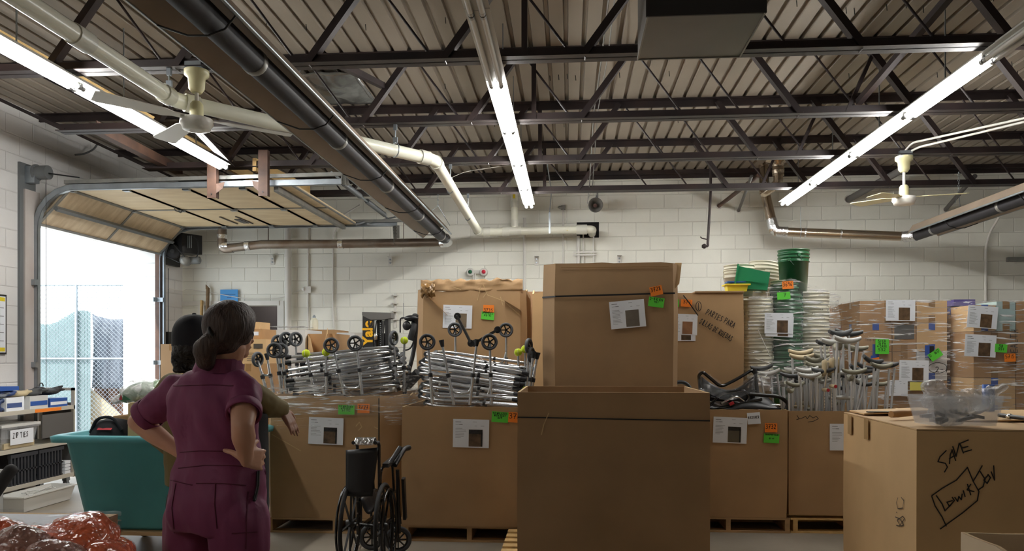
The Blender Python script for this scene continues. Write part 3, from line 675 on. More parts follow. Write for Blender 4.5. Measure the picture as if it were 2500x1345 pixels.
# rusty steel angles hanging in front of the track, horizontal rusty angle
for px, yb0, yt in ((517, 483, 345), (642, 478, 335)):
    q = Yp(px, yb0, 7.86); q2 = Yp(px, yt, 7.86)
    H = thing('hanger_angle', 'rusty steel angle hanging by the raised door, ' + ('end plate on its right side' if px == 517 else 'end plate on its left side'), 'bracket', tuple(q), 'rusty hanger angles')
    MB().box(q.x - .05, q.x + .05, q.y - .004, q.y + .004, q.z, ZB + .12).box(q.x + .042, q.x + .05, q.y, q.y + .06, q.z, ZB + .12).build('angle_bar', 'rust', H)
    s = 1 if px == 517 else -1
    MB().prism([(q.x + s * .05, q.y, q.z + .05), (q.x + s * .05, q.y, q.z + .15), (q.x + s * .13, q.y + .02, q.z + .17), (q.x + s * .11, q.y + .02, q.z + .1)], V((0, .005, 0))).build('gusset_plate', 'rust', H)
    MB().lathe((q.x, q.y - .008, q.z + .04), (0, -1, 0), [(.008, 0), (.008, .004)], 10).build('bolt', 'black', H)
a, b_ = V((-4.50, 6.72, ZB - .01)), V((-4.45, 8.2, ZB - .06))
a, b_ = Yp(225, 318, 6.75), Yp(437, 425, 8.5)
T2 = tag(MB().bar(a, b_, .09, .008, (1, 0, 0)).bar(a + V((.04, 0, .045)), b_ + V((.04, 0, .045)), .008, .09, (1, 0, 0)).build('support_angle', 'rust', None, a), 'long rust coloured steel angle under the joists beside the door wall', 'beam')
for (pa, pb, ya_, yb_, lab) in [((480, 310), (565, 400), 6.72, 8.0, 'dark red steel angle between joists, above the raised door'), ((690, 310), (770, 365), 7.2, 8.2, 'short dark red steel angle behind the heater')]:
    a, b_ = Yp(*pa, ya_), Yp(*pb, yb_); tag(MB().bar(a, b_, .07, .008, (0, 0, 1)).bar(a - UP * .03, b_ - UP * .03, .008, .07, (0, 0, 1)).build('support_angle', 'steel', None, a), lab, 'beam')
a, b_ = Yp(60, 165, 5.0), Yp(590, 440, 9.2)
tag(MB().bar(V((-4.05, 4.2, 3.72)), V((-4.0, 9.4, 3.72)), .12, .04, (0, 0, 1)).build('timber_plank', 'wood_new', None, (-4.05, 4.2, 3.72)), 'orange timber plank lying on the joist chords beside the lit row by the door', 'plank')
tag(MB().bar(V((-3.42, 8.1, ZB + .03)), V((-3.30, 9.5, ZB + .03)), .14, .04, (0, 0, 1)).build('timber_plank', 'wood_new', None, (-3.42, 8.1, ZB)), 'short timber offcut on the joist above the raised door', 'plank')
# operator motor in the corner
q = Yp(432, 605, 10.85); q = V((X0 + .10, 10.84, 3.02))
T = thing('door_operator', 'black chain operator motor mounted beside the head of the loading door', 'motor', tuple(q), None)
MB().box(X0 + .0, X0 + .06, 10.66, 11.12, 2.80, 3.12).build('mounting_plate', 'black', T)
u, v = V((.35, .94, 0)).normalized(), UP
c = V((X0 + .30, 10.86, 3.10))
MB().obox(c, V((.5, .86, 0)).normalized(), V((-.86, .5, 0)).normalized(), V((0, 0, 1)), .16, .13, .14).build('motor_housing', 'black', T)
for i in range(6): MB().obox(c + V((.01, -.135, 0)) + V((.13, .02 * 0, 0)) * ((i - 2.5) / 5) + V((.06, 0, .02)), EX, V((0, 1, 0)), UP, .004, .004, .09).build('cooling_fin', 'grey_frame', T)
MB().lathe(V((X0 + .17, 10.70, 2.98)), (.3, -1, 0), [(.02, -.02), (.105, -.01), (.105, .02), (.085, .03), (.03, .03), (.03, .05)], 24).build('drive_pulley', 'rubber', T)
MB().lathe(V((X0 + .35, 10.70, 2.85)), (.3, -1, 0), [(.07, -.14), (.07, .02), (.045, .04), (.03, .05), (.02, .05)], 24).build('motor_barrel', 'galv_dull', T)
MB().lathe(V((X0 + .44, 10.80, 2.86)), (1, -.2, 0), [(.055, -.1), (.055, .08), (.03, .1)], 20).build('motor_barrel', 'grey_frame', T)
MB().tube([(X0 + .22, 10.63, 3.07), (X0 + .40, 10.60, 2.89)], .006, 6).tube([(X0 + .1, 10.63, 2.9), (X0 + .33, 10.60, 2.80)], .006, 6).build('drive_belt', 'rubber', T)
MB().tube(fillet([(X0 + .42, 10.75, 3.22), (X0 + .52, 10.75, 3.15), (X0 + .53, 10.75, 2.95), (X0 + .46, 10.75, 2.84)], .05), .008, 6).build('motor_cable', 'black', T)
# ================================================================== things on the back wall
def wall_tube(name, label, cat, pts, r, m, parts=None, group=None):
    T = thing(name, label, cat, tuple(pts[0]), group); MB().tube(fillet(pts, .06), r, 12).build('pipe_run', m, T); return T
YW = Y1
q = Yp(704, 560, YW - .07).x
T = wall_tube('wall_pipe', 'thick white painted pipe standing against the wall beside the hatch', 'pipe', [V((q, YW - .08, 0)), V((q, YW - .08, ZD - .11))], .05, 'white_paint')
MB().lathe((q, YW - .08, 2.95), UP, [(.056, 0), (.056, .05)], 16).lathe((q, YW - .08, 3.0), UP, [(.052, 0), (.052, .03)], 16).build('coupling', 'white_paint', T)
q = Yp(752, 560, YW - .02).x
T = wall_tube('electrical_conduit', 'thin white conduit feeding the junction box above the white bottle', 'conduit', [V((q, YW - .02, .2)), V((q, YW - .02, ZD - .11))], .013, 'white_paint')
z = Yp(752, 708, YW).z
T2 = thing('junction_box', 'small white junction box on the conduit by the hatch', 'electrical box', (q, YW - .05, z))
MB().box(q - .045, q + .055, YW - .06, YW - .035, z - .05, z + .05).build('box_cover', 'white_paint', T2); MB().lathe((q - .045, YW - .05, z + .01), (-1, 0, 0), [(.03, 0), (.03, .02), (.012, .04)], 12).build('cable_gland', 'white_paint', T2)
MB().tube(fillet([V((q - .09, YW - .05, z + .01)), Yp(690, 728, YW - .04), Yp(600, 730, YW - .05), Yp(520, 715, YW - .05), Yp(455, 705, YW - .05), Yp(448, 712, YW - .3), Yp(412, 704, YW - .5)], .2), .006, 6).build('loose_cable', 'white_paint', T2)
q = Yp(813, 560, YW - .02).x
wall_tube('electrical_conduit', 'white conduit running down behind the open cartons', 'conduit', [V((q + .02, YW - .02, .2)), V((q + .02, YW - .02, 1.9)), V((q, YW - .02, 2.15)), V((q, YW - .02, 3.25)), Yp(830, 530, YW - .1), Yp(880, 500, YW - .3)], .013, 'white_paint')
q = Yp(1281, 600, YW - .02).x
wall_tube('electrical_conduit', 'white conduit dropping below the end of the middle light row', 'conduit', [V((q, YW - .03, 1.0)), V((q, YW - .03, 3.5))], .022, 'white_paint')
q = Yp(1375, 600, YW - .02).x; z = Yp(1375, 508, YW).z
T = wall_tube('electrical_conduit', 'grey conduit with an elbow fitting just left of the horn speaker', 'conduit', [V((q, YW - .03, 1.5)), V((q, YW - .03, z))], .014, 'white_paint')
MB().box(q - .03, q + .03, YW - .07, YW, z - .03, z + .03).lathe((q + .01, YW - .04, z), (-1, -.2, 0), [(.03, 0), (.025, .06), (.01, .09)], 12).build('conduit_body', 'galv_dull', T)
# pipes under the black hole
T = thing('vent_pipes', 'bundle of thin white pipes descending from the black hole in the wall', 'pipe', (h0.x, YW - .06, 2.0))
for px, r in ((1412, .026), (1424, .010), (1449, .012)):
    q = Yp(px, 600, YW - .05).x; MB().tube([(q, YW - .05, 1.8), (q, YW - .05, h1.z + (.1 if px != 1412 else .02))], r, 12).build('pipe_run', 'white_paint', T)
MB().box(Yp(1400, 620, YW).x, Yp(1455, 620, YW).x, YW - .085, YW - .075, 2.93, 2.95).box(Yp(1400, 620, YW).x, Yp(1455, 620, YW).x, YW - .085, YW - .075, 2.97, 2.99).build('pipe_clamp', 'white_paint', T)
# brackets on the wall
for i, (px, py) in enumerate(((664, 633), (952, 635), (1310, 634), (1512, 632))):
    q = Yp(px, py, YW - .03)
    T = thing('wall_bracket', 'small white steel bracket on the block wall, %s' % ('below the rusty flue', 'above the open cartons', 'right of the red and green alarm', 'above the tall box with two stickers')[i], 'bracket', tuple(q), 'wall brackets')
    MB().box(q.x - .03, q.x + .03, YW - .012, YW, q.z - .08, q.z + .05).box(q.x - .03, q.x + .035, YW - .09, YW, q.z + .045, q.z + .05).prism([(q.x + .03, YW, q.z + .05), (q.x + .03, YW - .09, q.z + .05), (q.x + .03, YW, q.z - .06)], (.003, 0, 0)).build('bracket_plate', 'white_paint', T)
    MB().lathe((q.x, YW - .012, q.z - .04), (0, -1, 0), [(.012, 0), (.012, .012)], 8).lathe((q.x, YW - .012, q.z + .01), (0, -1, 0), [(.012, 0), (.012, .012)], 8).build('bolt', 'galv', T)
# horn speaker
q = Yp(1453, 502, YW - .35)
T = thing('horn_speaker', 'dark grey horn loudspeaker hanging high on the back wall', 'speaker', tuple(q))
ax = nrm(V((.02, -1, -.12)))
MB().lathe(q + ax * .12, -ax, [(.098, 0), (.105, .004), (.100, .012), (.062, .10), (.045, .17), (.05, .20), (.055, .22), (.05, .30), (.03, .31)], 28, False).lathe(q + ax * .118, -ax, [(.098, 0), (.058, .10), (.04, .16), (.001, .17)], 28, False).build('horn', mat('horn_grey', (124, 122, 118), .5), T)
MB().lathe(q + ax * .06, -ax, [(.004, -.03), (.024, -.02), (.028, .03)], 16).build('horn_tip', mat('horn_tip', (110, 84, 80), .5), T)
MB().tube([q + V((0, .1, .05)), q + V((.03, .12, .3)), V((q.x + .03, q.y + .1, ZB + .1))], .005, 6).tube([q + V((0, .1, .05)), q + V((.05, .15, .28)), V((q.x + .05, YW - .01, q.z + .18))], .004, 6).build('speaker_wire', 'grey_frame', T)
MB().box(q.x - .02, q.x + .02, q.y + .1, YW, q.z + .03, q.z + .05).build('mounting_bracket', 'grey_frame', T)
# red and green alarm lights
q = Yp(1165, 664, YW - .06)
T = thing('emergency_light', 'white twin-head wall alarm with one green and one red lens', 'alarm', tuple(q))
for dx, mc in ((-.10, mat('lens_green', (30, 92, 64), .3)), (.10, mat('lens_red', (206, 40, 66), .3))):
    c = q + V((dx, 0, 0)); MB().lathe(c, (0, -1, -.1), [(.04, -.05), (.058, -.03), (.058, .02), (.05, .035)], 20).build('lamp_head', 'white_paint', T)
    MB().lathe(c + V((0, -.03, 0)), (0, -1, -.1), [(.03, 0), (.03, .015), (.018, .03), (.004, .036)], 16).build('lens', mc, T)
MB().tube([q + V((-.1, .01, -.01)), q + V((.1, .01, -.01))], .012, 8).tube([q + V((-.06, .02, 0)), q + V((-.06, .02, -.45))], .012, 8).tube([q + V((-.035, .02, 0)), q + V((-.035, .02, -.45))], .012, 8).box(q.x - .05, q.x + .05, YW - .04, YW, q.z - .03, q.z + .03).build('conduit_arm', 'white_paint', T)
# sprinkler drop and slanting pipes
q = Yp(1735, 470, 10.6); q2 = Yp(1728, 592, 10.6)
T = thing('drop_pipe', 'thin dark pipe dropping from the joists with a hooked valve end', 'pipe', tuple(q))
MB().tube(fillet([V((q.x, 10.6, ZD)), q, V((q2.x, 10.6, q2.z)), V((q2.x, 10.6, q2.z - .05)), V((q2.x - .04, 10.6, q2.z - .05))], .02), .018, 10).build('pipe_run', 'steel', T)
MB().tube([V((q2.x, 10.6, q2.z + .04)), V((q2.x - .08, 10.6, q2.z + .06)), V((q2.x - .1, 10.6, q2.z + .08))], .008, 6).lathe(V((q2.x - .03, 10.6, q2.z - .05)), (-1, 0, 0), [(.03, 0), (.035, .02), (.02, .05)], 10).build('valve', 'steel', T)
for (a_, b2, r, lab) in [((1755, 503), (1852, 428), .028, 'brown pipe stub slanting from the wall up to the joist, with a white collar'), ((1803, 515), (1835, 430), .02, 'shorter dark pipe slanting beside the brown pipe stub'),
                        ((2071, 487), (2210, 410), .045, 'grey pipe slanting into the wall left of the cream fan'), ((2308, 512), (2380, 430), .028, 'dark pipe slanting down the wall right of the cream fan')]:
    A, B = Yp(*a_, YW), Yp(*b2, 9.75); B.z = min(B.z, ZD - .02)
    T = thing('slanted_pipe', lab, 'pipe', tuple(A)); MB().tube([A, B], r, 12).build('pipe_run', 'rust' if '1755' in str(a_) else 'grey_panel', T); MB().ring(A + V((0, -.01, 0)), (0, 1, 0), r + .008, .010, 18, 6).build('wall_collar', 'white_paint', T)
# conduit at far right, wall strip
q = [Yp(2405, 840, YW - .03), Yp(2407, 600, YW - .03), Yp(2418, 565, YW - .05), Yp(2452, 508, YW - .4), Yp(2465, 480, YW - .7)]
q[0].z = .5; wall_tube('electrical_conduit', 'white conduit on the wall that bends up behind the right-hand heater', 'conduit', q, .016, 'white_paint')
q = Yp(2456, 634, YW)
tag(MB().box(q.x, q.x + .5, YW - .05, YW, q.z - .03, q.z + .03).build('wall_rail', 'galv_dull', None, q), 'short grey metal rail on the wall near the right edge', 'rail')
# blue notice above the hatch
a, b_ = Yp(538, 707, YW - .04), Yp(581, 742, YW - .04)
T = thing('wall_notice', 'small bright blue notice pinned above the hatch', 'sign', tuple(a))
s_ = MB().box(a.x, b_.x, YW - .045, YW - .04, b_.z, a.z).build('notice_sheet', mat('notice_blue', (70, 150, 216), .6), T)
t_ = MB(); 
for i, (x0_, x1_, zz) in enumerate(((.15, .85, .66), (.4, .62, .46))): t_.stroke([(a.x + (b_.x - a.x) * x0_, YW - .0465, b_.z + (a.z - b_.z) * zz), (a.x + (b_.x - a.x) * x1_, YW - .0465, b_.z + (a.z - b_.z) * zz)], EYn, .012)
t_.build('print_lines', mat('notice_print', (40, 100, 160), .6), s_)
# timbers leaning by the hatch
for px, pt, w_, m_, lab in ((482, 732, .05, 'wood_new', 'narrow yellow timber upright leaning by the hatch'), (497, 702, .065, 'wood_old', 'weathered grey board with a split top beside the hatch')):
    A, B = Yp(px, pt, YW - .22), Yp(px - 2, pt, YW - .4); A = V((A.x, YW - .08, A.z)); B = V((B.x, YW - .4, 0))
    mb = MB().bar(B, A, w_, .025, (0, 1, 0))
    if m_ == 'wood_old': mb.prism([(A.x - w_ / 2, A.y - .01, A.z - .01), (A.x + w_ / 2, A.y - .01, A.z - .01), (A.x - w_ / 2, A.y - .01, A.z + .06)], (0, .02, 0))
    tag(mb.build('timber_board', m_, None, B), lab, 'board')
# pull switch by the door
q = Yp(411, 830, YW - .2); q = Xp(411, 830, X0 + .03)
T = thing('door_switch', 'black push button station hanging by the far jamb of the loading door', 'switch', tuple(q))
MB().box(q.x - .02, q.x + .03, q.y - .05, q.y + .05, q.z - .12, q.z + .12).build('switch_body', 'black', T); MB().tube([(q.x, q.y, q.z + .12), (q.x, q.y, 2.75)], .006, 6).build('switch_cable', 'grey_frame', T)
# framed plan on the left wall
a, b_ = Xp(14, 720, X0 + .01), Xp(14, 865, X0 + .01)
T = thing('framed_plan', 'black framed paper plan with a yellow edge on the wall by the door', 'poster', (X0, a.y, b_.z))
MB().box(X0, X0 + .02, a.y - .9, a.y, b_.z, a.z).build('poster_frame', 'black', T)
p_ = MB().box(X0 + .02, X0 + .024, a.y - .88, a.y - .02, b_.z + .02, a.z - .02).build('poster_sheet', 'paper', T)
MB().box(X0 + .024, X0 + .026, a.y - .86, a.y - .03, a.z - .07, a.z - .03).box(X0 + .024, X0 + .026, a.y - .86, a.y - .03, b_.z + .03, b_.z + .07).build('yellow_edge', 'yellow_label', p_)
ln = MB()
for i in range(5): zz = b_.z + .14 + (a.z - b_.z - .28) * i / 4; ln.stroke([(X0 + .0265, a.y - .7, zz), (X0 + .0265, a.y - .05, zz)], (1, 0, 0), .006)
ln.stroke([(X0 + .0265, a.y - .25, b_.z + .14), (X0 + .0265, a.y - .1, a.z - .3)], (1, 0, 0), .005); ln.build('plan_lines', 'print', p_)

# ================================================================== outside the door
struct(MB().box(-26, X0 - .3, 2, 30, -.25, -.03), 'floor_outside', 'outdoor_ground', 'sunlit concrete yard', 'ground')
struct(MB().box(-7.45, X0 - .3, 12.3, 20, -.1, 7), 'wall_outside', 'outdoor_white', 'bright white outside wall beyond the door', 'wall')
struct(MB().box(-22, -9.5, 24, 24.5, -.1, 4.6), 'wall_far', 'outdoor_white', 'pale building beyond the fence', 'wall')
FD = 12.98
def fp(px, py, d=FD): return Dp(px, py, d)
fa, fb = fp(60, 0), fp(312, 0); fa.z = fb.z = 0
ux = nrm(fb - fa); LF = (fb - fa).length; HF = 2.67
T = thing('chain_link_fence', 'tall chain link fence with green screening seen through the loading door', 'fence', tuple(fa))
m_ = MB(); s_ = .075
k = -HF
while k < LF:
    for sg in (1, -1):
        x0_, x1_ = max(0, k), min(LF, k + HF)
        if x1_ > x0_:
            if sg > 0: m_.tube([fa + ux * x0_ + UP * (x0_ - k), fa + ux * x1_ + UP * (x1_ - k)], .0045, 3, caps=False)
            else: m_.tube([fa + ux * x0_ + UP * (HF - x0_ + k), fa + ux * x1_ + UP * (HF - x1_ + k)], .0045, 3, caps=False)
    k += s_
m_.build('wire_mesh', 'galv', T)
MB().tube([fa + UP * HF, fb + UP * HF], .02, 8).tube([fa + UP * 1.42, fb + UP * 1.42], .02, 8).build('fence_rail', 'galv', T)
for f in (0.0, .5, 1): MB().tube([fa + ux * (LF * f), fa + ux * (LF * f) + UP * HF], .028, 8).build('fence_post', 'galv', T)
v_ = V((-ux.y, ux.x, 0))
sc = MB(); pts = [(0, 2.15), (.35, 2.02), (.75, 2.06), (1.0, 1.98), (1.0, .02), (0, .02)]
n_ = 22
for i in range(n_):
    x = LF * (i / n_) * .62; x2 = x + .055
    zt = 2.12 - .12 * math.sin(i * .25)
    sc.prism([fa + ux * x + v_ * .05 + UP * .05, fa + ux * x2 + v_ * .05 + UP * .05, fa + ux * x2 + v_ * .05 + UP * zt, fa + ux * x + v_ * .05 + UP * zt], v_ * .004)
sc.build('privacy_slats', 'screen_teal', T)
def tarp(x0_, x1_, z0_, z1_, off, m, name, label, cat='tarpaulin'):
    b = MB(); A = fa + ux * x0_ + v_ * off; W_ = x1_ - x0_
    def fn(i, j): 
        q = A + ux * (W_ * i) + UP * (z0_ + (z1_ - z0_) * j - .10 * math.sin(PI * i) * j)
        return q + v_ * (.05 * math.sin(i * 17 + j * 3) + .03 * math.sin(i * 37))
    b.grid(fn, 30, 10); o = b.build(name, m, None, A); md = o.modifiers.new('t', 'SOLIDIFY'); md.thickness = .006
    return tag(o, label, cat)
tarp(.95, 1.75, .9, 2.2, .35, 'tarp_grey', 'tarpaulin', 'grey blue tarpaulin hanging behind the fence')
tarp(.85, 1.5, .1, 1.5, .55, 'tarp_brown', 'tarpaulin', 'brown crinkled tarpaulin in the lower half behind the fence')
A = fa + ux * .45 + v_ * .25
tag(MB().prism([A + UP * .15, A + ux * .2 + UP * 1.20, A + ux * 1.05 + UP * .45, A + ux * 1.15 + UP * .1], v_ * .02).build('plywood_sheet', 'plywood_old', None, A), 'triangular plywood sheet leaning behind the fence', 'board')
tag(MB().tube([A + UP * .02 + ux * -.3, A + UP * .02 + ux * 1.1], .02, 8).obox(A + ux * .2 + v_ * .3 + UP * .3, ux, v_, UP, .5, .2, .3).build('yard_crate', 'blue_dark', None, A), 'low dark blue crate on the ground behind the fence', 'crate')

# ================================================================== pallets and big cardboard boxes
def pallet(x0, x1, y0, y1, m, label, h=.125):
    T = thing('wooden_pallet', label, 'pallet', (x0, y0, 0), 'pallets under the big boxes')
    for f in (0, .5, 1):
        x = x0 + .02 + (x1 - x0 - .06) * f; MB().box(x, x + .038, y0, y1, .016, h - .016).build('stringer', m, T)
    n_ = 7
    for i in range(n_):
        y = y0 + (y1 - y0 - .09) * i / (n_ - 1); MB().box(x0, x1, y, y + .09, h - .016, h).build('deck_board', m, T)
    for i in (0, .5, 1):
        y = y0 + (y1 - y0 - .09) * i; MB().box(x0, x1, y, y + .09, 0, .016).build('bottom_board', m, T)
    return T
def gaylord(label, x0, x1, y0, y1, z0, z1, m='card', ch=(.0, .0, .0, .0), open_top=True, rot=0, lip=0, ragged=0, bulge=.006, t=.014, seed=0, topin=0, name='cardboard_box', group=None):
    """big corrugated box; ch = corner cuts front-left, front-right, back-right, back-left"""
    T = thing(name, label, 'box', (x0, y0, z0), group)
    a, b, c, d = ch
    def outl(ins):
        X0_, X1_, Y0_, Y1_ = x0 + ins, x1 - ins, y0 + ins, y1 - ins; P_ = []
        P_ += [V((X0_ + a, Y0_, 0)), V((X1_ - b, Y0_, 0))] if True else []
        P_ += [V((X1_, Y0_ + b, 0))] if b else []
        P_ += [V((X1_, Y1_ - c, 0))]
        P_ += [V((X1_ - c, Y1_, 0))] if c else []
        P_ += [V((X0_ + d, Y1_, 0))]
        P_ += [V((X0_, Y1_ - d, 0))] if d else []
        P_ += [V((X0_, Y0_ + a, 0))] if a else []
        return P_
    ctr = V(((x0 + x1) / 2, (y0 + y1) / 2, 0))
    def dense(P_):
        R = []
        for i, p in enumerate(P_):
            q = P_[(i + 1) % len(P_)]; n_ = 10 if (q - p).length > .4 else 2
            R += [p.lerp(q, j / n_) for j in range(n_)]
        return R
    cr, sr = math.cos(math.radians(rot)), math.sin(math.radians(rot))
    def spin(p): q = p - ctr; return V((ctr.x + q.x * cr - q.y * sr, ctr.y + q.x * sr + q.y * cr, p.z))
    O, I = dense(outl(0)), dense(outl(t)); nz = 8; R = []
    for k in range(nz + 1):
        f = k / nz; ring = []
        for p in O:
            nz_ = noise.noise(V((p.x * 2.1 + seed, p.y * 2.1, f * 2.2 + seed * 3.7))); g = nrm(V((p.x - ctr.x, p.y - ctr.y, 0)))
            w_ = bulge * math.sin(PI * min(1, f * 1.0)) + bulge * .9 * nz_ * math.sin(PI * f)
            q = p + g * w_ + (p - ctr) * (-topin * f); zz = z0 + (z1 - z0) * f
            if ragged and k == nz: zz += ragged * (noise.noise(V((p.x * 9 + seed, p.y * 9, 3))) - .2)
            ring.append(spin(V((q.x, q.y, zz))))
        R.append(ring)
    for k in (nz, 0):
        ring = [spin(V((p.x + (p.x - ctr.x) * (-topin * k / nz), p.y + (p.y - ctr.y) * (-topin * k / nz), (z1 if k else z0 + .02)))) for p in I]
        if ragged and k: ring = [V((q.x, q.y, o.z)) for q, o in zip(ring, R[nz])]
        R.append(ring)
    mb = MB().rings(R, caps=False, sm=False)
    mb.add(R[0], [tuple(reversed(range(len(R[0]))))]); mb.add(R[-1], [tuple(range(len(R[-1])))])
    mb.build('box_body', m, T)
    e = MB(); top, inn = R[nz], R[nz + 1]; n_ = len(top)
    e.add([q + UP * .0015 for q in top] + [q + UP * .0015 for q in inn], [(i, (i + 1) % n_, n_ + (i + 1) % n_, n_ + i) for i in range(n_)]); e.build('cut_edge', 'card_cut', T)
    if not open_top:
        k = MB(); L_ = [q + UP * .002 for q in R[nz]]; k.add(L_ + [q + UP * .006 for q in L_], [tuple(reversed(range(n_))), tuple(range(n_, 2 * n_))] + [(i, (i + 1) % n_, n_ + (i + 1) % n_, n_ + i) for i in range(n_)]); k.build('box_top', m, T)
    T['_dummy'] = 0; del T['_dummy']
    return T
def band(T, x0, x1, y0, z, zr=None, ch=0, m='strap', h=.016, name='strap'):
    zr = z if zr is None else zr
    mb = MB(); y = y0 - .012
    mb.prism([(x0 + ch, y, z - h / 2), (x1, y, zr - h / 2), (x1, y, zr + h / 2), (x0 + ch, y, z + h / 2)], (0, .003, 0))
    if ch: mb.prism([(x0 - .012, y0 + ch, z - h / 2), (x0 + ch, y, z - h / 2), (x0 + ch, y, z + h / 2), (x0 - .012, y0 + ch, z + h / 2)], (0, .003, 0))
    mb.build(name, m, T)
def F_(px, py, y): return Yp(px, py, y)       # a point on a front face

# open box in the centre foreground
PW = pallet(-.47, .80, 4.93, 5.92, 'wood_new', 'new pale pine pallet under the open box in the centre')
B1 = gaylord('largest open cardboard box in the centre foreground with a dark strap line', -.33, .88, 4.89, 5.89, .127, 1.235, 'card_dark', bulge=.004, seed=1)
band(B1, -.33, .88, 4.89, F_(1262, 1018, 4.89).z, F_(1729, 1027, 4.89).z, h=.007)
s_ = MB(); 
for pts in ([(1322, 1060), (1328, 1035), (1340, 1008)],): s_.stroke([F_(x, y, 4.89) + EYn * .016 for x, y in pts], EYn, .006)
s_.build('scuff_mark', 'card_cut', B1)
# the tall strapped box 3728 and the one it stands on
pallet(-.2, .88, 6.38, 7.3, 'wood', 'pallet behind the open centre box, under the tall stack')
gaylord('lower cardboard box of the tall stack, hidden behind the open centre box', -.2, .90, 6.37, 7.32, .127, 1.12, 'card_dark', seed=2)
B2 = gaylord('tall strapped cardboard box with stickers 3728, stacked highest in the centre', -.215, .885, 6.35, 7.35, 1.12, 2.235, 'card_dark', ch=(.10, .04, .1, .1), open_top=True, ragged=.02, bulge=.010, seed=3)
MB().prism([(.865, 6.36, 2.02), (.90, 6.36, 2.06), (.925, 6.40, 2.235), (.872, 6.40, 2.235)], (0, .006, 0)).build('side_flap', 'card_light', B2)
band(B2, -.215, .86, 6.34, F_(1352, 724, 6.35).z, F_(1650, 716, 6.35).z, ch=.10, h=.013)
y = 6.335
sheet(B2, F_(1532, 767, y), .285, .225, rot=5, style='list', photo=mat('photo_box', (104, 96, 86), .5, var=.2, scale=8))
note(B2, F_(1602, 710, y), .10, .075, 'orange_tag', [('3728', .42)], rot=12); note(B2, F_(1602, 738, y), .125, .078, 'green_tag', [('2-BIGION', .26), ('441', .2)], rot=-8, pw=.003)
MB().obox(F_(1500, 652, y) - EYn * .004, EX, EYn, EZ, .44, .0025, .0015).build('crease', 'tape_brown', B2)
# narrow boxes seen between the stacks
gaylord('narrow tan box between the torn box and the tall strapped box', -.36, .50, 7.46, 8.3, .0, 2.10, 'card_light', ragged=.05, seed=5)
T = gaylord('brown box with a blue lid edge, just right of the torn box', -.78, .12, 8.5, 9.2, .0, F_(1292, 712, 8.5).z, 'card_red', seed=6)
# torn box 3735 and its support
pallet(-1.5, -.44, 7.42, 8.3, 'wood', 'pallet under the torn box stack')
gaylord('lower box under the torn box, behind the right heap of walkers', -1.50, -.43, 7.41, 8.35, .127, 1.14, 'card', seed=7)
B3 = gaylord('torn crumpled cardboard box with sticker 3735 on the upper row', -1.49, -.42, 7.4, 8.4, 1.14, 2.12, 'card', ch=(.07, .06, .06, .06), ragged=.05, bulge=.012, seed=8)
y = 7.385
f_ = MB()     # folded torn rim
def rim(i, j):
    x = -1.45 + 1.0 * i; z = 2.10 + .11 * j + .035 * j * noise.noise(V((i * 14, j * 3, 1))); return V((x, 7.395 + .012 * j + .02 * noise.noise(V((i * 9, j * 4, 5))), z))
f_.grid(rim, 40, 6); o = f_.build('torn_flap', 'card', B3); o.modifiers.new('s', 'SOLIDIFY').thickness = .008
f_ = MB(); f_.grid(lambda i, j: V((-1.44 + .14 * i, 7.37 - .03 * math.sin(PI * j) + .03 * noise.noise(V((i * 6, j * 6, 2))), 2.04 + .13 * j + .03 * noise.noise(V((i * 6, j * 6, 9))))), 12, 10); o = f_.build('crumpled_tape', 'tape_brown', B3); o.modifiers.new('s', 'SOLIDIFY').thickness = .003
f_ = MB()
for (a_, b2) in (((-1.38, 2.06), (-1.18, 1.86)), ((-.62, 2.0), (-.46, 1.9))): f_.bar((a_[0], y - .006, a_[1]), (b2[0], y - .006, b2[1]), .07, .002, (0, 1, 0))
f_.build('packing_tape', 'tape_brown', B3)
s_ = MB()
for pts in ([(1180, 695), (1190, 720), (1230, 735), (1270, 770)], [(1105, 700), (1125, 707)], [(1222, 725), (1228, 745)], [(1174, 700), (1166, 733)], [(1190, 712), (1180, 726)]): s_.stroke([F_(a_, b2, y) + EYn * .010 for a_, b2 in pts], EYn, .006)
s_.build('tear_marks', 'card_cut', B3)
sheet(B3, F_(1117, 773, y), .285, .225, style='list', rot=-2, photo=mat('photo_box2', (120, 104, 84), .5, var=.2, scale=8)); note(B3, F_(1193, 754, y), .104, .075, 'orange_tag', [('', .3), ('3735', .4)], rot=-2, pw=.004); note(B3, F_(1191, 771, y), .125, .075, 'green_tag', [('O GUIDES', .24), ('$10  82', .2)], rot=-5, pw=.003)
# box PARTES PARA SILLAS DE RUEDAS, on a support
gaylord('lower box under the box with Spanish writing', .56, 1.64, 7.46, 8.4, 0, 1.12, 'card', seed=9)
B4 = gaylord('box with black Spanish handwriting and orange sticker, right of the tall strapped box', .55, 1.655, 7.45, 8.45, 1.12, 2.07, 'card', bulge=.006, open_top=True, seed=10)
y = 7.44
MB().box(1.2, 1.66, 7.43, 7.7, 2.072, 2.085).build('flap', 'card_dark', B4)
w_ = MB(); u, v = rotuv(EX, EZ, -27)
circle_stroke(w_, F_(1705, 748, y) + EYn * .01, EX, EZ, .026, .045, EYn, .006); w_.stroke([F_(1705, 740, y) + EYn * .01, F_(1705, 757, y) + EYn * .01], EYn, .006)
write(w_, 'PARTES PARA', F_(1722, 766, y) + EYn * .01, u, v, .052, .006, EYn, cw=.60, gap=.95)
write(w_, 'SILLAS DE RUEDAS', F_(1706, 788, y) + EYn * .01, *rotuv(EX, EZ, -31), .050, .006, EYn, cw=.52, gap=.85)
w_.build('handwriting', 'marker', B4)
note(B4, F_(1676, 740, y), .105, .07, 'orange_tag', [('371', .44)], rot=-4); note(B4, F_(1652, 740, y), .04, .07, 'green_tag', [('1', .4)])
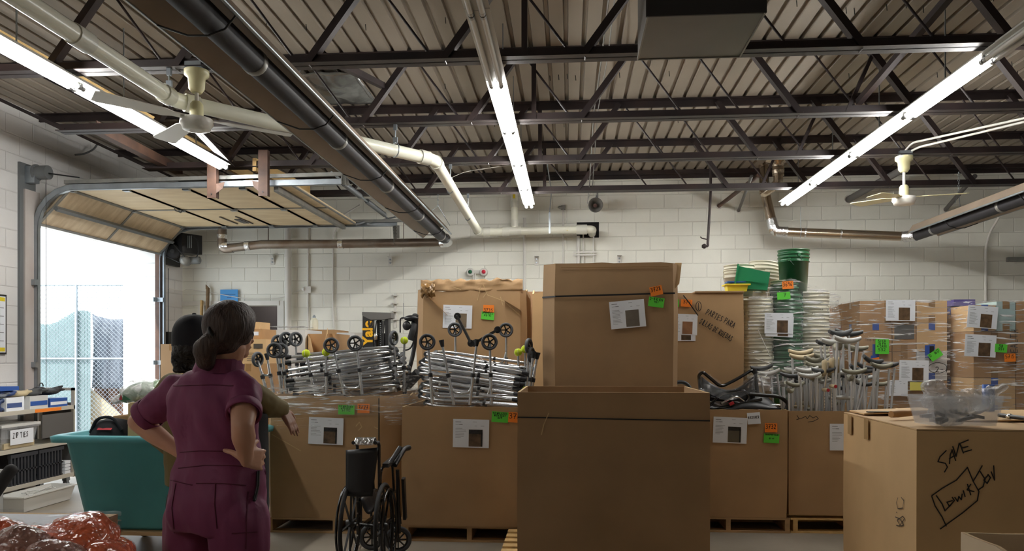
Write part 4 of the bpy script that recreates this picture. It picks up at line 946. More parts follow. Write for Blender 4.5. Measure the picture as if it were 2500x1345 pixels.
sheet(B4, F_(1667, 808, y) + EYn * -.003, .24, .19, style='list'); sheet(B4, F_(1670, 792, y), .25, .20, style='list', rot=-2, photo=mat('photo_box3', (140, 100, 70), .5, var=.3, scale=12))
MB().stroke([F_(1668, 722, y) + EYn * .02, F_(1680, 738, y) + EYn * .03, F_(1703, 770, y) + EYn * .02], EYn, .010).build('strap_tail', 'strap', B4)

# walker boxes
pallet(-2.52, -1.36, 6.2, 7.2, 'wood', 'pallet under the wrapped box behind the wheelchair, holding the left heap')
B5 = gaylord('wrapped cardboard box holding the left heap of walkers, sticker 3727', -2.49, -1.355, 6.2, 7.2, .127, 1.14, 'card', ch=(.02, .20, .1, .1), ragged=.02, bulge=.012, seed=12)
y = 6.185
sheet(B5, F_(796, 1052, y), .292, .222, rot=-2); note(B5, F_(846, 1000, y), .135, .078, 'green_tag', [('47 WAITERS', .2), ('WITH SEAT', .16), ('312 350', .18)], rot=-1, pw=.0028); note(B5, F_(888, 997, y), .10, .075, 'orange_tag', [('3727', .5)], pw=.0045, rot=-1)
w_ = MB(); w_.bar((-1.56, 6.188, 1.12), (-1.56, 6.188, .75), .018, .004, (0, 1, 0)); w_.build('split_seam', 'photo_dark', B5)
s_ = MB()
for pts in ([(665, 1060), (700, 1080), (735, 1100)], [(870, 1040), (878, 1030), (884, 1042), (876, 1050)], [(915, 1042), (922, 1046)]): s_.stroke([F_(a_, b2, y) + EYn * .010 for a_, b2 in pts], EYn, .006)
s_.build('tear_marks', 'card_cut', B5)
pallet(-1.33, -.26, 5.99, 6.98, 'wood', 'pallet under the box holding the right heap of walkers')
B6 = gaylord('cardboard box holding the right heap of walkers, green and orange stickers', -1.32, -.24, 5.98, 7.0, .127, 1.065, 'card', bulge=.005, seed=14)
y = 5.972
sheet(B6, F_(1150, 1058, y), .285, .222, rot=-1); note(B6, F_(1221, 1018, y), .13, .082, 'green_tag', [('42 WALKERS', .2), ('WITH SEAT', .16), ('329', .18)], rot=-4, pw=.003); note(B6, F_(1258, 1019, y), .11, .08, 'orange_tag', [('373', .5)], rot=-4, pw=.0045)
# boxes right of centre
pallet(.80, 1.82, 6.48, 7.4, 'wood', 'pallet under the box with sticker 3732')
B7 = gaylord('cardboard box holding bagged black folding frames, sticker 3732', .93, 1.79, 6.48, 7.4, .127, 1.02, 'card', bulge=.006, seed=15, topin=-.015)
y = 6.47
sheet(B7, F_(1782, 1050, y), .275, .215, rot=-2, photo=mat('photo_box4', (96, 88, 72), .5, var=.2, scale=8)); k = note(B7, F_(1840, 1021, y), .105, .095, 'paper', [('', .2), ('H KOSHER', .22)], rot=5, name='kosher_label', pw=.0035)
note(B7, F_(1882, 1044, y), .10, .075, 'orange_tag', [('3732', .5)], pw=.0045); note(B7, F_(1883, 1070, y), .125, .075, 'green_tag', [('TRANSPORT CHAIR', .13), ('', .2), ('157 47', .13)], rot=-3, pw=.0025)
pallet(1.83, 2.83, 6.5, 7.5, 'wood_new', 'pale pallet under the box of crutches')
B8 = gaylord('cardboard box full of upright crutches', 1.815, 2.86, 6.5, 7.5, .150, 1.01, 'card', bulge=.005, seed=16)
y = 6.492
sheet(B8, F_(2068, 1067, y), .28, .22); w_ = MB(); w_.stroke([F_(a_, b2, y) + EYn * .01 for a_, b2 in ((1945, 1014), (1950, 1022), (1944, 1024), (1958, 1020), (1966, 1016), (1970, 1022), (1976, 1014), (1984, 1020), (1992, 1016), (1997, 1022), (1985, 1028), (1972, 1030))], EYn, .005); w_.build('handwriting', 'marker', B8)

# foreground box at the right, writing on two faces
B9 = gaylord('big cardboard box at the right foreground with handwriting on two sides', 1.775, 2.975, 4.0, 5.15, 0, 1.09, 'card_light', bulge=.003, open_top=False, seed=17, rot=-2)
c9 = V(((1.775 + 2.975) / 2, 4.575, 0)); U9 = V((math.cos(math.radians(-2)), math.sin(math.radians(-2)), 0)); W9 = V((-U9.y, U9.x, 0))
def fr(x, z): return c9 + U9 * x - W9 * .583 + UP * z          # front face
def lf(y_, z): return c9 + U9 * -.608 + W9 * y_ + UP * z       # left face (y_ grows away)
nF, nL = -W9, -U9
def ray_plane(px, py, p0, n):
    d = FW + RT * ((px - CX) / F) + UP * ((HZ - py) / F); t = (p0 - EYE).dot(n) / d.dot(n); return EYE + d * t
w_ = MB()
def onF(pts): return [ray_plane(a_, b2, fr(0, 0), nF) for a_, b2 in pts]
def onL(pts): return [ray_plane(a_, b2, lf(0, 0), nL) for a_, b2 in pts]
for pts in ([(2310, 1100), (2295, 1115), (2290, 1127), (2308, 1131), (2313, 1140), (2306, 1152)], [(2318, 1132), (2320, 1110), (2325, 1098)], [(2318, 1120), (2330, 1112)], [(2324, 1098), (2333, 1124)], [(2326, 1090), (2334, 1114), (2342, 1082)], [(2344, 1084), (2352, 1106)],
            [(2345, 1082), (2364, 1074)], [(2350, 1093), (2363, 1090)], [(2352, 1104), (2372, 1098)],
            [(2275, 1210), (2300, 1192), (2335, 1172), (2362, 1141), (2376, 1175), (2398, 1137)], [(2376, 1175), (2390, 1200), (2386, 1222), (2350, 1252), (2318, 1275), (2296, 1291)], [(2275, 1212), (2283, 1235), (2300, 1262), (2310, 1284)],
            [(2286, 1210), (2300, 1230), (2307, 1247), (2325, 1228)], [(2325, 1222), (2312, 1226), (2318, 1236), (2330, 1222), (2325, 1214)], [(2331, 1214), (2338, 1224), (2341, 1212), (2347, 1220), (2349, 1206)], [(2352, 1198), (2356, 1212)], [(2362, 1182), (2370, 1208)], [(2370, 1182), (2361, 1196), (2378, 1200)],
            [(2393, 1151), (2405, 1170), (2400, 1188), (2388, 1196)], [(2412, 1160), (2402, 1172), (2410, 1180), (2418, 1166), (2412, 1158)], [(2420, 1152), (2428, 1172), (2426, 1137)]):
    w_.stroke(onF(pts), nF, .006)
w_.build('handwriting', 'marker', B9)
w_ = MB()
for pts in ([(2192, 1215), (2188, 1228), (2192, 1242), (2204, 1240), (2206, 1222), (2200, 1214)], [(2188, 1250), (2190, 1252)], [(2186, 1262), (2196, 1266), (2206, 1282), (2198, 1284), (2190, 1270), (2204, 1260), (2208, 1266), (2196, 1284), (2188, 1282)]): w_.stroke(onL(pts), nL, .005)
w_.build('handwriting', 'pen', B9)
t_ = MB()
for y_ in (.42, .12): t_.obox(lf(y_, 1.03) + nL * .004, W9, nL, UP, .035, .001, .06)
t_.build('packing_tape', mat('tape_clear', (178, 144, 98), .2, spec=.9), B9)
MB().obox(c9 + U9 * -.05 + W9 * .22 + UP * 1.105, nrm(U9 + UP * .03), W9, UP, .54, .34, .004).obox(c9 + U9 * -.35 + W9 * .42 + UP * 1.12, nrm(U9 + UP * .05), W9, UP, .22, .14, .004).build('box_flap', 'card_light', B9)
# small open box in the bottom right corner
B10 = gaylord('small open pale box cut off by the bottom right corner', 1.485, 2.3, 2.25, 3.03, 0, .80, mat('card_pale', (200, 178, 148), .75, var=.06), bulge=.002, seed=18, ragged=.01)
# small things on walls and ceiling
def cable(label, pts, r=.004, m='white_paint', name='ceiling_cable'):
    tag(MB().tube(fillet(pts, .1), r, 6).build(name, m, None, pts[0]), label, 'cable')
cable('thin pale cable sagging below the last joists left of the middle light row', [Yp(1090, 440, 9.4), Yp(1130, 420, 9.4), Yp(1180, 412, 9.4), Yp(1255, 402, 9.4)])
cable('thin wire bundle running under the deck left of the duct box', [V((.30, 4.3, ZD - .02)), V((.28, 6.6, ZD - .1)), V((.26, 8.2, ZD - .1)), V((.25, 9.6, ZB + .06)), V((.24, 10.2, ZB - .03))], .006, 'galv_dull')
cable('second thin wire under the deck left of the duct box', [V((.33, 4.3, ZD - .02)), V((.33, 6.6, ZD - .12)), V((.30, 8.2, ZD - .09)), V((.29, 9.6, ZB + .07)), V((.24, 10.2, ZB + .0))], .005, 'galv_dull')
cable('dark cable stub hooking out of the door wall near the roof', [Xp(183, 378, X0 + .02), Xp(205, 376, X0 + .08), Xp(228, 366, X0 + .12), Xp(237, 353, X0 + .1)], .012, 'grey_frame')
cable('dark loose cable drooping from the mast of the lift truck to the wall', [Yp(950, 790, 9.5), Yp(962, 785, 10.8), Yp(985, 780, 11.2), Yp(985, 740, 11.25)], .004, 'grey_frame')
T = thing('shelf_bracket', 'white slotted shelf upright with three brackets on the wall by the lift truck', 'bracket', tuple(Yp(965, 790, YW)))
a, b_ = Yp(965, 716, YW - .01), Yp(965, 800, YW - .01); MB().box(a.x - .02, a.x + .02, YW - .02, YW, b_.z, a.z).build('upright', 'white_paint', T)
for k in range(4): z = a.z - .03 - k * .12; MB().box(a.x - .05, a.x + .05, YW - .10, YW - .02, z - .012, z).prism([(a.x - .02, YW - .02, z), (a.x - .02, YW - .12, z), (a.x - .02, YW - .02, z - .06)], (.01, 0, 0)).build('bracket_arm', 'white_paint', T)
b = MB(); q = Yp(815, 205, 5.9); q = V((-1.66, 6.0, ZD - .04))
b.grid(lambda i, j: V((-2.55 + .55 * i, 7.0 + .9 * j, ZD - .035 - .05 * math.sin(PI * i) * math.sin(PI * j) - .02 * noise.noise(V((i * 4, j * 4, 0))))), 14, 14)
o = b.build('sheet_metal_patch', 'deck_metal', None, (-2.55, 7.0, ZD - .04)); o.modifiers.new('s', 'SOLIDIFY').thickness = .003; tag(o, 'shiny bent sheet metal patch under the deck, right of the heater hood', 'metal sheet')
b = MB(); hk = random.Random(3)
for i in range(60): x_, y_ = hk.uniform(-3, 6), hk.choice([5.9, 6.05, 7.3, 7.5, 8.8]) + hk.uniform(-.05, .05); b.tube([(x_, y_, ZD - .001), (x_ + .004, y_, ZD - .05)], .0035, 4)
tag(b.build('deck_hooks', 'black', None, (0, 6, ZD)), 'small dark nail tips poking through the roof deck', 'nails', kind='stuff')
ORD = ['first', 'second', 'third', 'fourth', 'fifth', 'sixth', 'seventh', 'eighth', 'ninth', 'tenth'] + ['%dth' % i for i in range(11, 40)]
# ================================================================== walkers
def wheel_parts(T, c, ax, R=.062, w=.026, name='wheel', spokes=5):
    c = V(c); ax = nrm(V(ax))
    o = MB().lathe(c - ax * w / 2, ax, [(R * .72, 0), (R * .93, 0), (R, w * .25), (R, w * .75), (R * .93, w), (R * .72, w), (R * .72, 0)], 24, False).build(name, 'tyre', T)
    x, y = frame(ax); h = MB().lathe(c - ax * w * .55, ax, [(R * .18, 0), (R * .18, w * 1.1)], 12).lathe(c - ax * w * .3, ax, [(R * .62, 0), (R * .74, 0), (R * .74, w * .6), (R * .62, w * .6), (R * .62, 0)], 24, False)
    for i in range(spokes):
        a = 2 * PI * i / spokes; d = x * math.cos(a) + y * math.sin(a); h.bar(c + d * R * .1, c + d * R * .7, R * .16, w * .4, ax)
    h.build('wheel_hub', 'black_gloss', o); return o
def side_frame_pts(L, hw, y):
    return fillet([(L, -hw, y), (.13, -hw * .72, y), (.0, -hw * .45, y), (0, hw * .45, y), (.13, hw * .72, y), (L, hw, y)], .07, 5)
def make_walker(kind, L=.82):
    """folded walker lying on its side: feet at +x, hand grips at x = 0"""
    T = thing('folded_walker', 'x', 'walker', (0, 0, 0))
    for k, y in enumerate((-.022, .024)):
        hw = .235 - .02 * k; pts = [V((p.x, p.y, y)) for p in [V(q) for q in side_frame_pts(L, hw, 0)]]
        MB().tube(pts, .0127, 8).tube(fillet([(.36, -hw * .80, y), (.42, -hw * .4, y + .004), (.42, hw * .4, y + .004), (.36, hw * .80, y)], .06), .010, 8).build('side_frame', 'alu', T)
        MB().tube([(-.0, -hw * .36, y), (-.0, hw * .36, y)], .0185, 10).build('hand_grip', 'grip_grey', T)
        for s in (-1, 1):
            p = V((L, s * hw, y)); q = V((.5, s * (hw * .72 + hw * .28 * (.5 - .13) / (L - .13)), y)); d = nrm(p - q)
            MB().tube([q, q + d * .022], .017, 10).build('leg_collar', 'rubber', T)
            MB().tube([p - d * .30, p - d * .01], .0095, 8).build('lower_leg', 'alu_dull', T)
            if kind == 'tip' or (kind != 'tip' and s > 0): MB().lathe(p - d * .02, d, [(.013, 0), (.015, .01), (.019, .045), (.019, .05)], 12).build('rubber_tip', 'rubber', T)
            elif kind == 'wheel': wheel_parts(T, p + d * .02 + V((0, 0, .03 * (1 if k else -1))), (0, 0, 1))
            else: ball(T, p)
    MB().tube(fillet([(.16, -.13, 0), (.16, .13, 0), (.48, .13, .0), (.48, -.13, .0)], .06), .010, 8).build('front_brace', 'alu', T)
    MB().box(.15, .24, -.02, .02, -.012, .012).build('fold_latch', 'grip_grey', T)
    return T
def ball(T, c, r=.033):
    c = V(c); o = MB().ell(c, r, r, r, None, 20, 12).build('tennis_ball', 'tennis', T); pts = []
    for i in range(40):
        t = 2 * PI * i / 40; v = V((math.cos(t) + .35 * math.cos(3 * t), math.sin(t) - .35 * math.sin(3 * t), 1.0 * math.sin(2 * t))); pts.append(c + nrm(v) * (r * 1.005))
    MB().tube(pts, .0012, 4, closed=True).build('ball_seam', 'seam_white', o); return o
protos = [make_walker('tip'), make_walker('wheel'), make_walker('ball')]
for p_ in protos: learn(p_)
used = set()
def put_walker(k, loc, yaw, pitch, roll, label, group):
    o = protos[k] if k not in used else copy_tree(protos[k]); used.add(k)
    o.location = loc; o.rotation_euler = (math.radians(roll), math.radians(pitch), math.radians(yaw)); o['label'] = label; o['group'] = group
    return o
rnd = random.Random(5)
# left heap: hand grips at the right, rising to the right
n_l = 6
for i in range(n_l):
    for row, yy in ((0, 6.56), (1, 6.94)):
        k = (0, 0, 1, 0, 2, 0, 0, 1, 0, 0)[(i + row * 3) % 10] if row else 0
        x = -1.49 + rnd.uniform(-.05, .03) - .012 * i; z = 1.11 + i * .060 + rnd.uniform(-.01, .01)
        if row: x += .02
        put_walker(k, (x, yy + rnd.uniform(-.03, .03), z + .10), 180 + rnd.uniform(-9, 9), 5 + i * .5 + rnd.uniform(-4, 4), rnd.uniform(-14, 14),
                   'grey folded aluminium walker lying in the %s of the left heap, %s from the bottom' % ('front' if row == 0 else 'back', ORD[i]), 'walkers in the left heap ' + ('front' if row == 0 else 'back'))
for i in range(6):
    for row, yy in ((0, 6.36), (1, 6.72)):
        x = -1.23 + rnd.uniform(-.03, .05) + .005 * i; z = 1.10 + i * .074 + rnd.uniform(-.01, .01)
        k = (0, 1, 0, 0, 2, 0)[(i + 2) % 6] if row else 0
        put_walker(k, (x, yy + rnd.uniform(-.03, .03), z), rnd.uniform(-9, 9), 2.5 + i * .9 + rnd.uniform(-3.5, 3.5), rnd.uniform(-14, 14),
                   'silver folded walker lying in the %s of the right heap, %s from the bottom' % ('front' if row == 0 else 'back', ORD[i]), 'walkers in the right heap ' + ('front' if row == 0 else 'back'))
# walkers pushed in upside down: legs up
def upright(label, legs, y, zb, brace=None, name='upturned_walker', m='alu'):
    """legs: (px_top, py_top, px_bottom, kind)"""
    T = thing(name, label, 'walker', (Yp(legs[0][0], legs[0][1], y).x, y, zb))
    P_ = []
    for i, (pt, py, pb, kind) in enumerate(legs):
        yy = y + (.02 if i % 2 else 0); a = Yp(pt, py, yy); bq = Yp(pb, 960, yy); d = nrm(bq - a); b_ = a + d * ((a.z - zb) / max(.1, -d.z)); P_.append((a, b_))
        m1 = a + (b_ - a) * .52
        MB().tube([a, m1], .0100, 8).build('lower_leg', 'alu_dull', T); MB().tube([m1, b_], .0135, 8).build('upper_leg', m, T); MB().tube([m1 + d * -.012, m1 + d * .02], .018, 10).build('leg_collar', 'rubber', T)
        if kind == 'tip': MB().lathe(a - d * -.03, -d, [(.013, 0), (.015, .01), (.021, .05), (.021, .056)], 12).build('rubber_tip', 'rubber', T)
        elif kind == 'ball': ball(T, a, .034)
        elif kind[0] == 'w': wheel_parts(T, a + V((0, -.035 if kind == 'w' else 0, 0)), {'w': (.15, -1, .05), 'ws': (1, -.35, 0), 'wt': (.8, -.7, 0)}[kind], .066)
    if brace:
        for (i, j, zz) in brace:
            def at_z(k, z): a, b_ = P_[k]; t = (a.z - z) / (a.z - b_.z); return a.lerp(b_, t)
            a, b_ = at_z(i, zz + .10), at_z(j, zz + .10); c, d = at_z(i, zz), at_z(j, zz)
            MB().tube(fillet([a, c + (d - c) * .06, d + (c - d) * .06, b_], .09, 6), .0105, 8).build('cross_brace', m, T)
    return T
upright('upturned walker with two grey wheels in front of the torn box', [(1045, 835, 1054, 'w'), (1196, 835, 1199, 'w')], 6.035, 1.08, [(0, 1, 1.14)])
upright('upturned walker with two black rubber tips in the right heap', [(1079, 838, 1103, 'tip'), (1164, 836, 1150, 'tip')], 6.015, 1.08, [(0, 1, 1.17)])
upright('upturned walker with two wheels at the back of the right heap', [(1112, 805, 1112, 'w'), (1236, 806, 1236, 'w')], 6.85, 1.2, [(0, 1, 1.4)])
upright('upturned walker with two tennis balls at the right end of the right heap', [(1265, 860, 1268, 'ball'), (1282, 852, 1284, 'ball')], 6.62, 1.15, [(0, 1, 1.3)])
upright('upturned walker with side-on wheels beside the tennis balls', [(1291, 845, 1284, 'ws'), (1297, 866, 1288, 'ws')], 6.35, 1.1, [(0, 1, 1.3)])
upright('upturned walker with bare tube legs at the right end of the right heap', [(1302, 865, 1290, 'tip'), (1312, 868, 1296, 'tip')], 6.12, 1.1, [(0, 1, 1.3)])
upright('upturned walker with two tennis balls in the left heap', [(747, 863, 768, 'ball'), (796, 860, 797, 'ball')], 6.225, 1.15, [(0, 1, 1.2)])
upright('upturned walker with a spoked wheel in the left heap', [(870, 838, 884, 'w'), (812, 843, 840, 'w')], 6.235, 1.15, [(0, 1, 1.2)])
upright('upturned walker with a pair of grey wheels turned to the camera', [(674, 855, 688, 'w'), (688, 856, 700, 'w')], 6.25, 1.15, [(0, 1, 1.3)])
upright('upturned walker with three side-on wheels behind the grey pair', [(698, 828, 716, 'wt'), (722, 828, 728, 'wt'), (679, 835, 690, 'wt')], 6.62, 1.2, [(0, 1, 1.3)])
upright('upturned walker with a side-on wheel at the left end of the left heap', [(629, 877, 652, 'ws'), (652, 870, 668, 'tip')], 6.40, 1.15, [(0, 1, 1.3)])
upright('upturned walker with one wheel and one tennis ball right of the left heap', [(961, 825, 968, 'ws'), (987, 831, 986, 'ball')], 6.62, 1.15, [(0, 1, 1.3)])
# black armrest bars poking out of the right heap
for (a_, b2, c_, lab) in (((1117, 772), (1150, 838), (1154, 848), 'black flat armrest bar sticking up steeply from the right heap'), ((1158, 838), (1215, 805), (1218, 802), 'black flat armrest bar slanting right from the heap')):
    A, B = Yp(*a_, 6.55), Yp(*b2, 6.5); T = thing('armrest_bar', lab, 'armrest', tuple(B))
    MB().bar(A, B, .055, .02, (0, 1, 0)).lathe(A + V((0, .012, 0)), (0, -1, 0), [(.030, 0), (.030, .026)], 16).lathe(B + V((0, .012, 0)), (0, -1, 0), [(.030, 0), (.030, .026)], 16).build('bar', 'black', T); MB().lathe(A + V((0, -.016, 0)), (0, -1, 0), [(.010, 0), (.010, .006)], 10).build('bolt', 'galv', T)
# stretch film round both heaps and the boxes they stand in
def wrap(label, outline, z0, z1, m='film', wob=.02, seed=0, zf=None, n=70, nz=14):
    b = MB(); O = [V(p) for p in outline]; L_ = [(O[(i + 1) % len(O)] - O[i]).length for i in range(len(O))]; tot = sum(L_)
    def per(t):
        d = t * tot
        for i, l in enumerate(L_):
            if d <= l or i == len(L_) - 1: return O[i].lerp(O[(i + 1) % len(O)], min(1, d / l))
            d -= l
    ctr = sum(O, V((0, 0, 0))) / len(O)
    def fn(i, j):
        p = per(i % 1.0 if i < 1 else 0); g = nrm(V((p.x - ctr.x, p.y - ctr.y, 0))); zt = z1 + (zf(p) if zf else 0)
        z = z0 + (zt - z0) * j; w_ = wob * noise.noise(V((p.x * 3 + seed, p.y * 3, z * 9)))
        return V((p.x, p.y, z)) + g * (w_ + wob * .5)
    b.grid(fn, n, nz); o = b.build('stretch_wrap', m, None, O[0]); return tag(o, label, 'plastic wrap')
wrap('clear stretch film round the left heap of walkers and the box top', [(-2.52, 6.30, 0), (-2.50, 6.17, 0), (-1.55, 6.17, 0), (-1.335, 6.38, 0), (-1.335, 7.22, 0), (-2.52, 7.22, 0)], .98, 1.20, 'film_heavy', seed=1, zf=lambda p: .05 * math.sin(p.x * 5))
wrap('thin stretch film drawn over the lower part of the left heap', [(-2.50, 6.19, 0), (-1.36, 6.19, 0), (-1.36, 7.2, 0), (-2.50, 7.2, 0)], 1.12, 1.28, 'film', seed=7, zf=lambda p: .06 * math.sin(p.x * 9))
wrap('clear stretch film round the right heap of walkers', [(-1.30, 6.0, 0), (-.27, 6.0, 0), (-.27, 6.95, 0), (-1.30, 6.95, 0)], 1.07, 1.22, 'film', seed=4, zf=lambda p: .05 * math.sin(p.x * 9) - .12 * (p.x + .8))
b = MB()
for i in range(26):
    z = 1.12 - rnd.random() * .26; x0_ = -2.49 + rnd.random() * .1; x1_ = x0_ + rnd.uniform(.1, .34); b.tube([(x0_, 6.17, z), ((x0_ + x1_) / 2, 6.165, z + rnd.uniform(-.006, .006)), (x1_, 6.168, z + rnd.uniform(-.012, .012))], rnd.uniform(.0008, .002), 4)
for i in range(20):
    z = 1.12 - rnd.random() * .22; x0_ = -1.52 + rnd.random() * .02; b.tube([(x0_, 6.20, z), (-1.34, 6.37, z - .02 + rnd.uniform(-.01, .01))], rnd.uniform(.0008, .002), 4)
tag(b.build('film_strands', 'film_heavy', None, (-2.4, 6.2, 1)), 'twisted shiny film strands pulled round the corner of box 3727', 'plastic wrap', kind='stuff')

# ================================================================== folded black chairs in film (box 3732)
T = thing('bagged_folding_frame', 'black folding transport chair in clear plastic on the box with sticker 3732', 'wheelchair', (.95, 6.9, 1.02))
def px_tube(name, pts, r, m, T=T, y=6.75): 
    MB().tube(fillet([Yp(a_, b2, yy) for a_, b2, yy in pts], .05), r, 8).build(name, m, T)
px_tube('side_frame', [(1712, 975, 6.6), (1706, 915, 6.6), (1716, 908, 6.6), (1760, 945, 6.65), (1800, 925, 6.7), (1836, 903, 6.75), (1846, 915, 6.75), (1848, 975, 6.75)], .014, 'black_gloss')
px_tube('side_frame', [(1730, 992, 6.55), (1760, 962, 6.6), (1820, 952, 6.6), (1832, 975, 6.6), (1800, 998, 6.6)], .013, 'black_gloss')
px_tube('push_handle', [(1830, 962, 6.6), (1905, 968, 6.6), (1925, 985, 6.6), (1918, 1002, 6.6)], .016, 'black')
px_tube('push_handle', [(1850, 972, 6.7), (1846, 930, 6.7), (1842, 900, 6.7)], .017, 'rubber')
px_tube('cross_tube', [(1735, 1000, 6.55), (1860, 975, 6.6)], .012, 'black_gloss'); px_tube('cross_tube', [(1735, 970, 6.6), (1880, 1000, 6.6)], .012, 'black_gloss')
px_tube('cross_tube', [(1760, 985, 6.55), (1800, 965, 6.6), (1822, 985, 6.6), (1905, 990, 6.6)], .010, 'chrome')
b = MB(); b.grid(lambda i, j: Yp(1712 + 130 * i, 918 + 60 * j + 34 * math.sin(PI * i) * (1 - j), 6.66 + .03 * math.sin(i * 9 + j * 4)), 16, 8); o = b.build('seat_sling', 'vinyl', T); o.modifiers.new('s', 'SOLIDIFY').thickness = .006
b = MB(); b.grid(lambda i, j: V((.96 + .80 * i, 6.52 + .75 * j, 1.03 + .16 * abs(math.sin(i * 5 + 1)) * math.sin(PI * j) + .02 * noise.noise(V((i * 9, j * 9, 0))))), 20, 14); o = b.build('seat_fabric', 'black', T); o.modifiers.new('s', 'SOLIDIFY').thickness = .01
MB().obox(Yp(1786, 985, 6.55), nrm(V((1, 0, .5))), V((0, 1, 0)), nrm(V((-.5, 0, 1))), .02, .01, .012).build('red_label', 'red', T)
b = MB()
b.grid(lambda i, j: Yp(1705 + 225 * i, 1000 - (75 + 22 * math.cos(i * 9)) * math.sin(PI * (.15 + .75 * j)), 6.50 + .5 * j) + V((0, 0, .03 * noise.noise(V((i * 7, j * 7, 3))))), 40, 20)
tag(b.build('plastic_bag', 'film_dark', None, (1.2, 6.6, 1.0)), 'clear plastic bag draped over the black folding chair', 'plastic bag')
for px, py, lab in ((1662, 945, 'round grey wheel rim showing beside the tall strapped box'), (1680, 965, 'lower grey wheel rim partly behind the first')):
    q = Yp(px, py, 7.05); q.z -= .05; T = thing('chair_wheel', lab, 'wheel', tuple(q)); MB().ring(q, (.15, -1, .1), .10, .015, 30, 8).build('tyre', 'tyre', T); MB().ring(q, (.15, -1, .1), .085, .006, 24, 6).lathe(q, (.15, -1, .1), [(.02, -.02), (.02, .02)], 12).build('rim', 'chrome', T)
# ================================================================== crutches
def make_crutch(pad, H=1.35):
    T = thing('crutch', 'x', 'crutch', (0, 0, 0))
    for s in (-1, 1): MB().tube(fillet([(s * .085, 0, H), (s * .075, 0, H * .62), (s * .03, 0, H * .34), (s * .018, 0, H * .28), (s * .018, 0, H * .22)], .1), .0105, 7).build('upright_tube', 'alu_crutch', T)
    MB().tube([(0, 0, .03), (0, 0, H * .42)], .011, 8).build('lower_leg', 'alu_crutch', T); MB().lathe((0, 0, 0), (0, 0, 1), [(.024, 0), (.024, .012), (.016, .03), (.014, .05)], 12).build('rubber_tip', 'rubber', T)
    MB().tube([(-.075, 0, H * .66), (.075, 0, H * .66)], .017, 10).build('hand_grip', pad, T)
    b = MB(); R = []
    for i in range(13):
        t = i / 12; x = -.115 + .23 * t; z = H + .018 + .030 * (2 * t - 1) ** 2; e = .55 + .45 * math.sin(PI * min(max(t, .02), .98)) ** .4
        R.append([V((x,   .029 * e * math.cos(a), z + .025 * e * math.sin(a))) for a in [2 * PI * j / 10 for j in range(10)]])
    b.rings(R).build('underarm_pad', pad, T); return T
cp = [make_crutch('pad_grey'), make_crutch('pad_olive'), make_crutch('pad_dark'), make_crutch('pad_tan')]
for p_ in cp: learn(p_)
usedc = set()
pn = ['light grey', 'olive grey', 'dark grey', 'tan']
CR = [ # px, py of the pad, depth y, pad kind, lean (deg about y), yaw
 (2068, 832, 6.62, 0, 3, 8, 'tallest'), (2052, 815, 6.95, 2, -3, 20, 'behind the tallest'), (2072, 815, 7.05, 2, 5, -10, 'behind and right of the tallest'), (2022, 838, 7.0, 2, -6, 20, 'left of the tallest'), (2035, 835, 6.9, 0, -2, 10, 'left of the tallest'),
 (1955, 862, 7.15, 3, -2, 5, 'topmost of the stacked pair at the back'), (1957, 873, 7.05, 3, 0, 0, 'lower of the stacked pair at the back'), (1988, 880, 6.95, 1, 2, 25, 'with the long slanting pad'), (1990, 893, 6.85, 1, 4, 18, 'under the long slanting pad'), (2000, 870, 7.2, 1, 8, 25, 'at the back of the bunch'),
 (1970, 905, 6.75, 0, -2, 6, 'above the front pad'), (1975, 918, 6.62, 0, 0, 2, 'frontmost left of the middle'), (1998, 905, 6.85, 0, 3, 30, 'beside the forearm crutches'), (1877, 912, 6.75, 0, 0, 2, 'leftmost upright'), (1932, 918, 6.85, 2, 2, -15, 'short, left of the middle'), (1942, 940, 6.7, 1, 1, 20, 'short, near the front'), (1930, 955, 6.62, 1, -1, 60, 'shortest at the front'), (1912, 940, 6.9, 1, -3, 70, 'short and turned'), (1860, 900, 7.1, 2, -2, 0, 'far left at the back'),
 (2130, 882, 6.8, 2, 12, 25, 'leaning right with a long pad'), (2152, 895, 6.7, 1, 2, 15, 'rightmost upright'), (2165, 892, 6.9, 2, 4, 10, 'rightmost at the back'), (2120, 898, 7.0, 2, 8, 5, 'between the tallest and the rightmost'), (2085, 850, 7.1, 1, 10, -5, 'leaning right behind the tallest'), (2045, 850, 6.75, 1, 0, 80, 'seen side on by the tallest'), (2100, 905, 6.75, 2, 14, 10, 'leaning strongly to the right'), (2010, 925, 6.9, 1, -4, 80, 'seen side on in the middle'), (1958, 935, 7.1, 2, 0, 30, 'low at the back')]
for i, (px, py, y, k, lean, yaw, wh) in enumerate(CR):
    o = cp[k] if k not in usedc else copy_tree(cp[k]); usedc.add(k)
    top = Yp(px, py, y); sc = 1.0; ln_ = math.radians(lean)
    hgt = 1.37; base = top - V((math.sin(ln_), 0, math.cos(ln_))) * hgt
    if base.z < .19:
        sc = (top.z - .19) / (1.37 * math.cos(ln_)); base = top - V((math.sin(ln_), 0, math.cos(ln_))) * 1.37 * sc
    base.x = min(max(base.x, 1.87), 2.80); base.y = min(max(base.y, 6.56), 7.4); d = nrm(top - base)
    x_ = nrm(V((math.cos(math.radians(yaw)), math.sin(math.radians(yaw)), 0)) - d * d.dot(V((math.cos(math.radians(yaw)), math.sin(math.radians(yaw)), 0)))); y_ = d.cross(x_)
    M4 = Matrix(((x_.x, y_.x, d.x, base.x), (x_.y, y_.y, d.y, base.y), (x_.z, y_.z, d.z, base.z), (0, 0, 0, 1)))
    o.matrix_world = M4 @ Matrix.Scale((top - base).length / 1.37, 4); o['label'] = 'silver crutch with %s underarm pad, %s' % (pn[k], wh); o['group'] = 'crutches in the box'
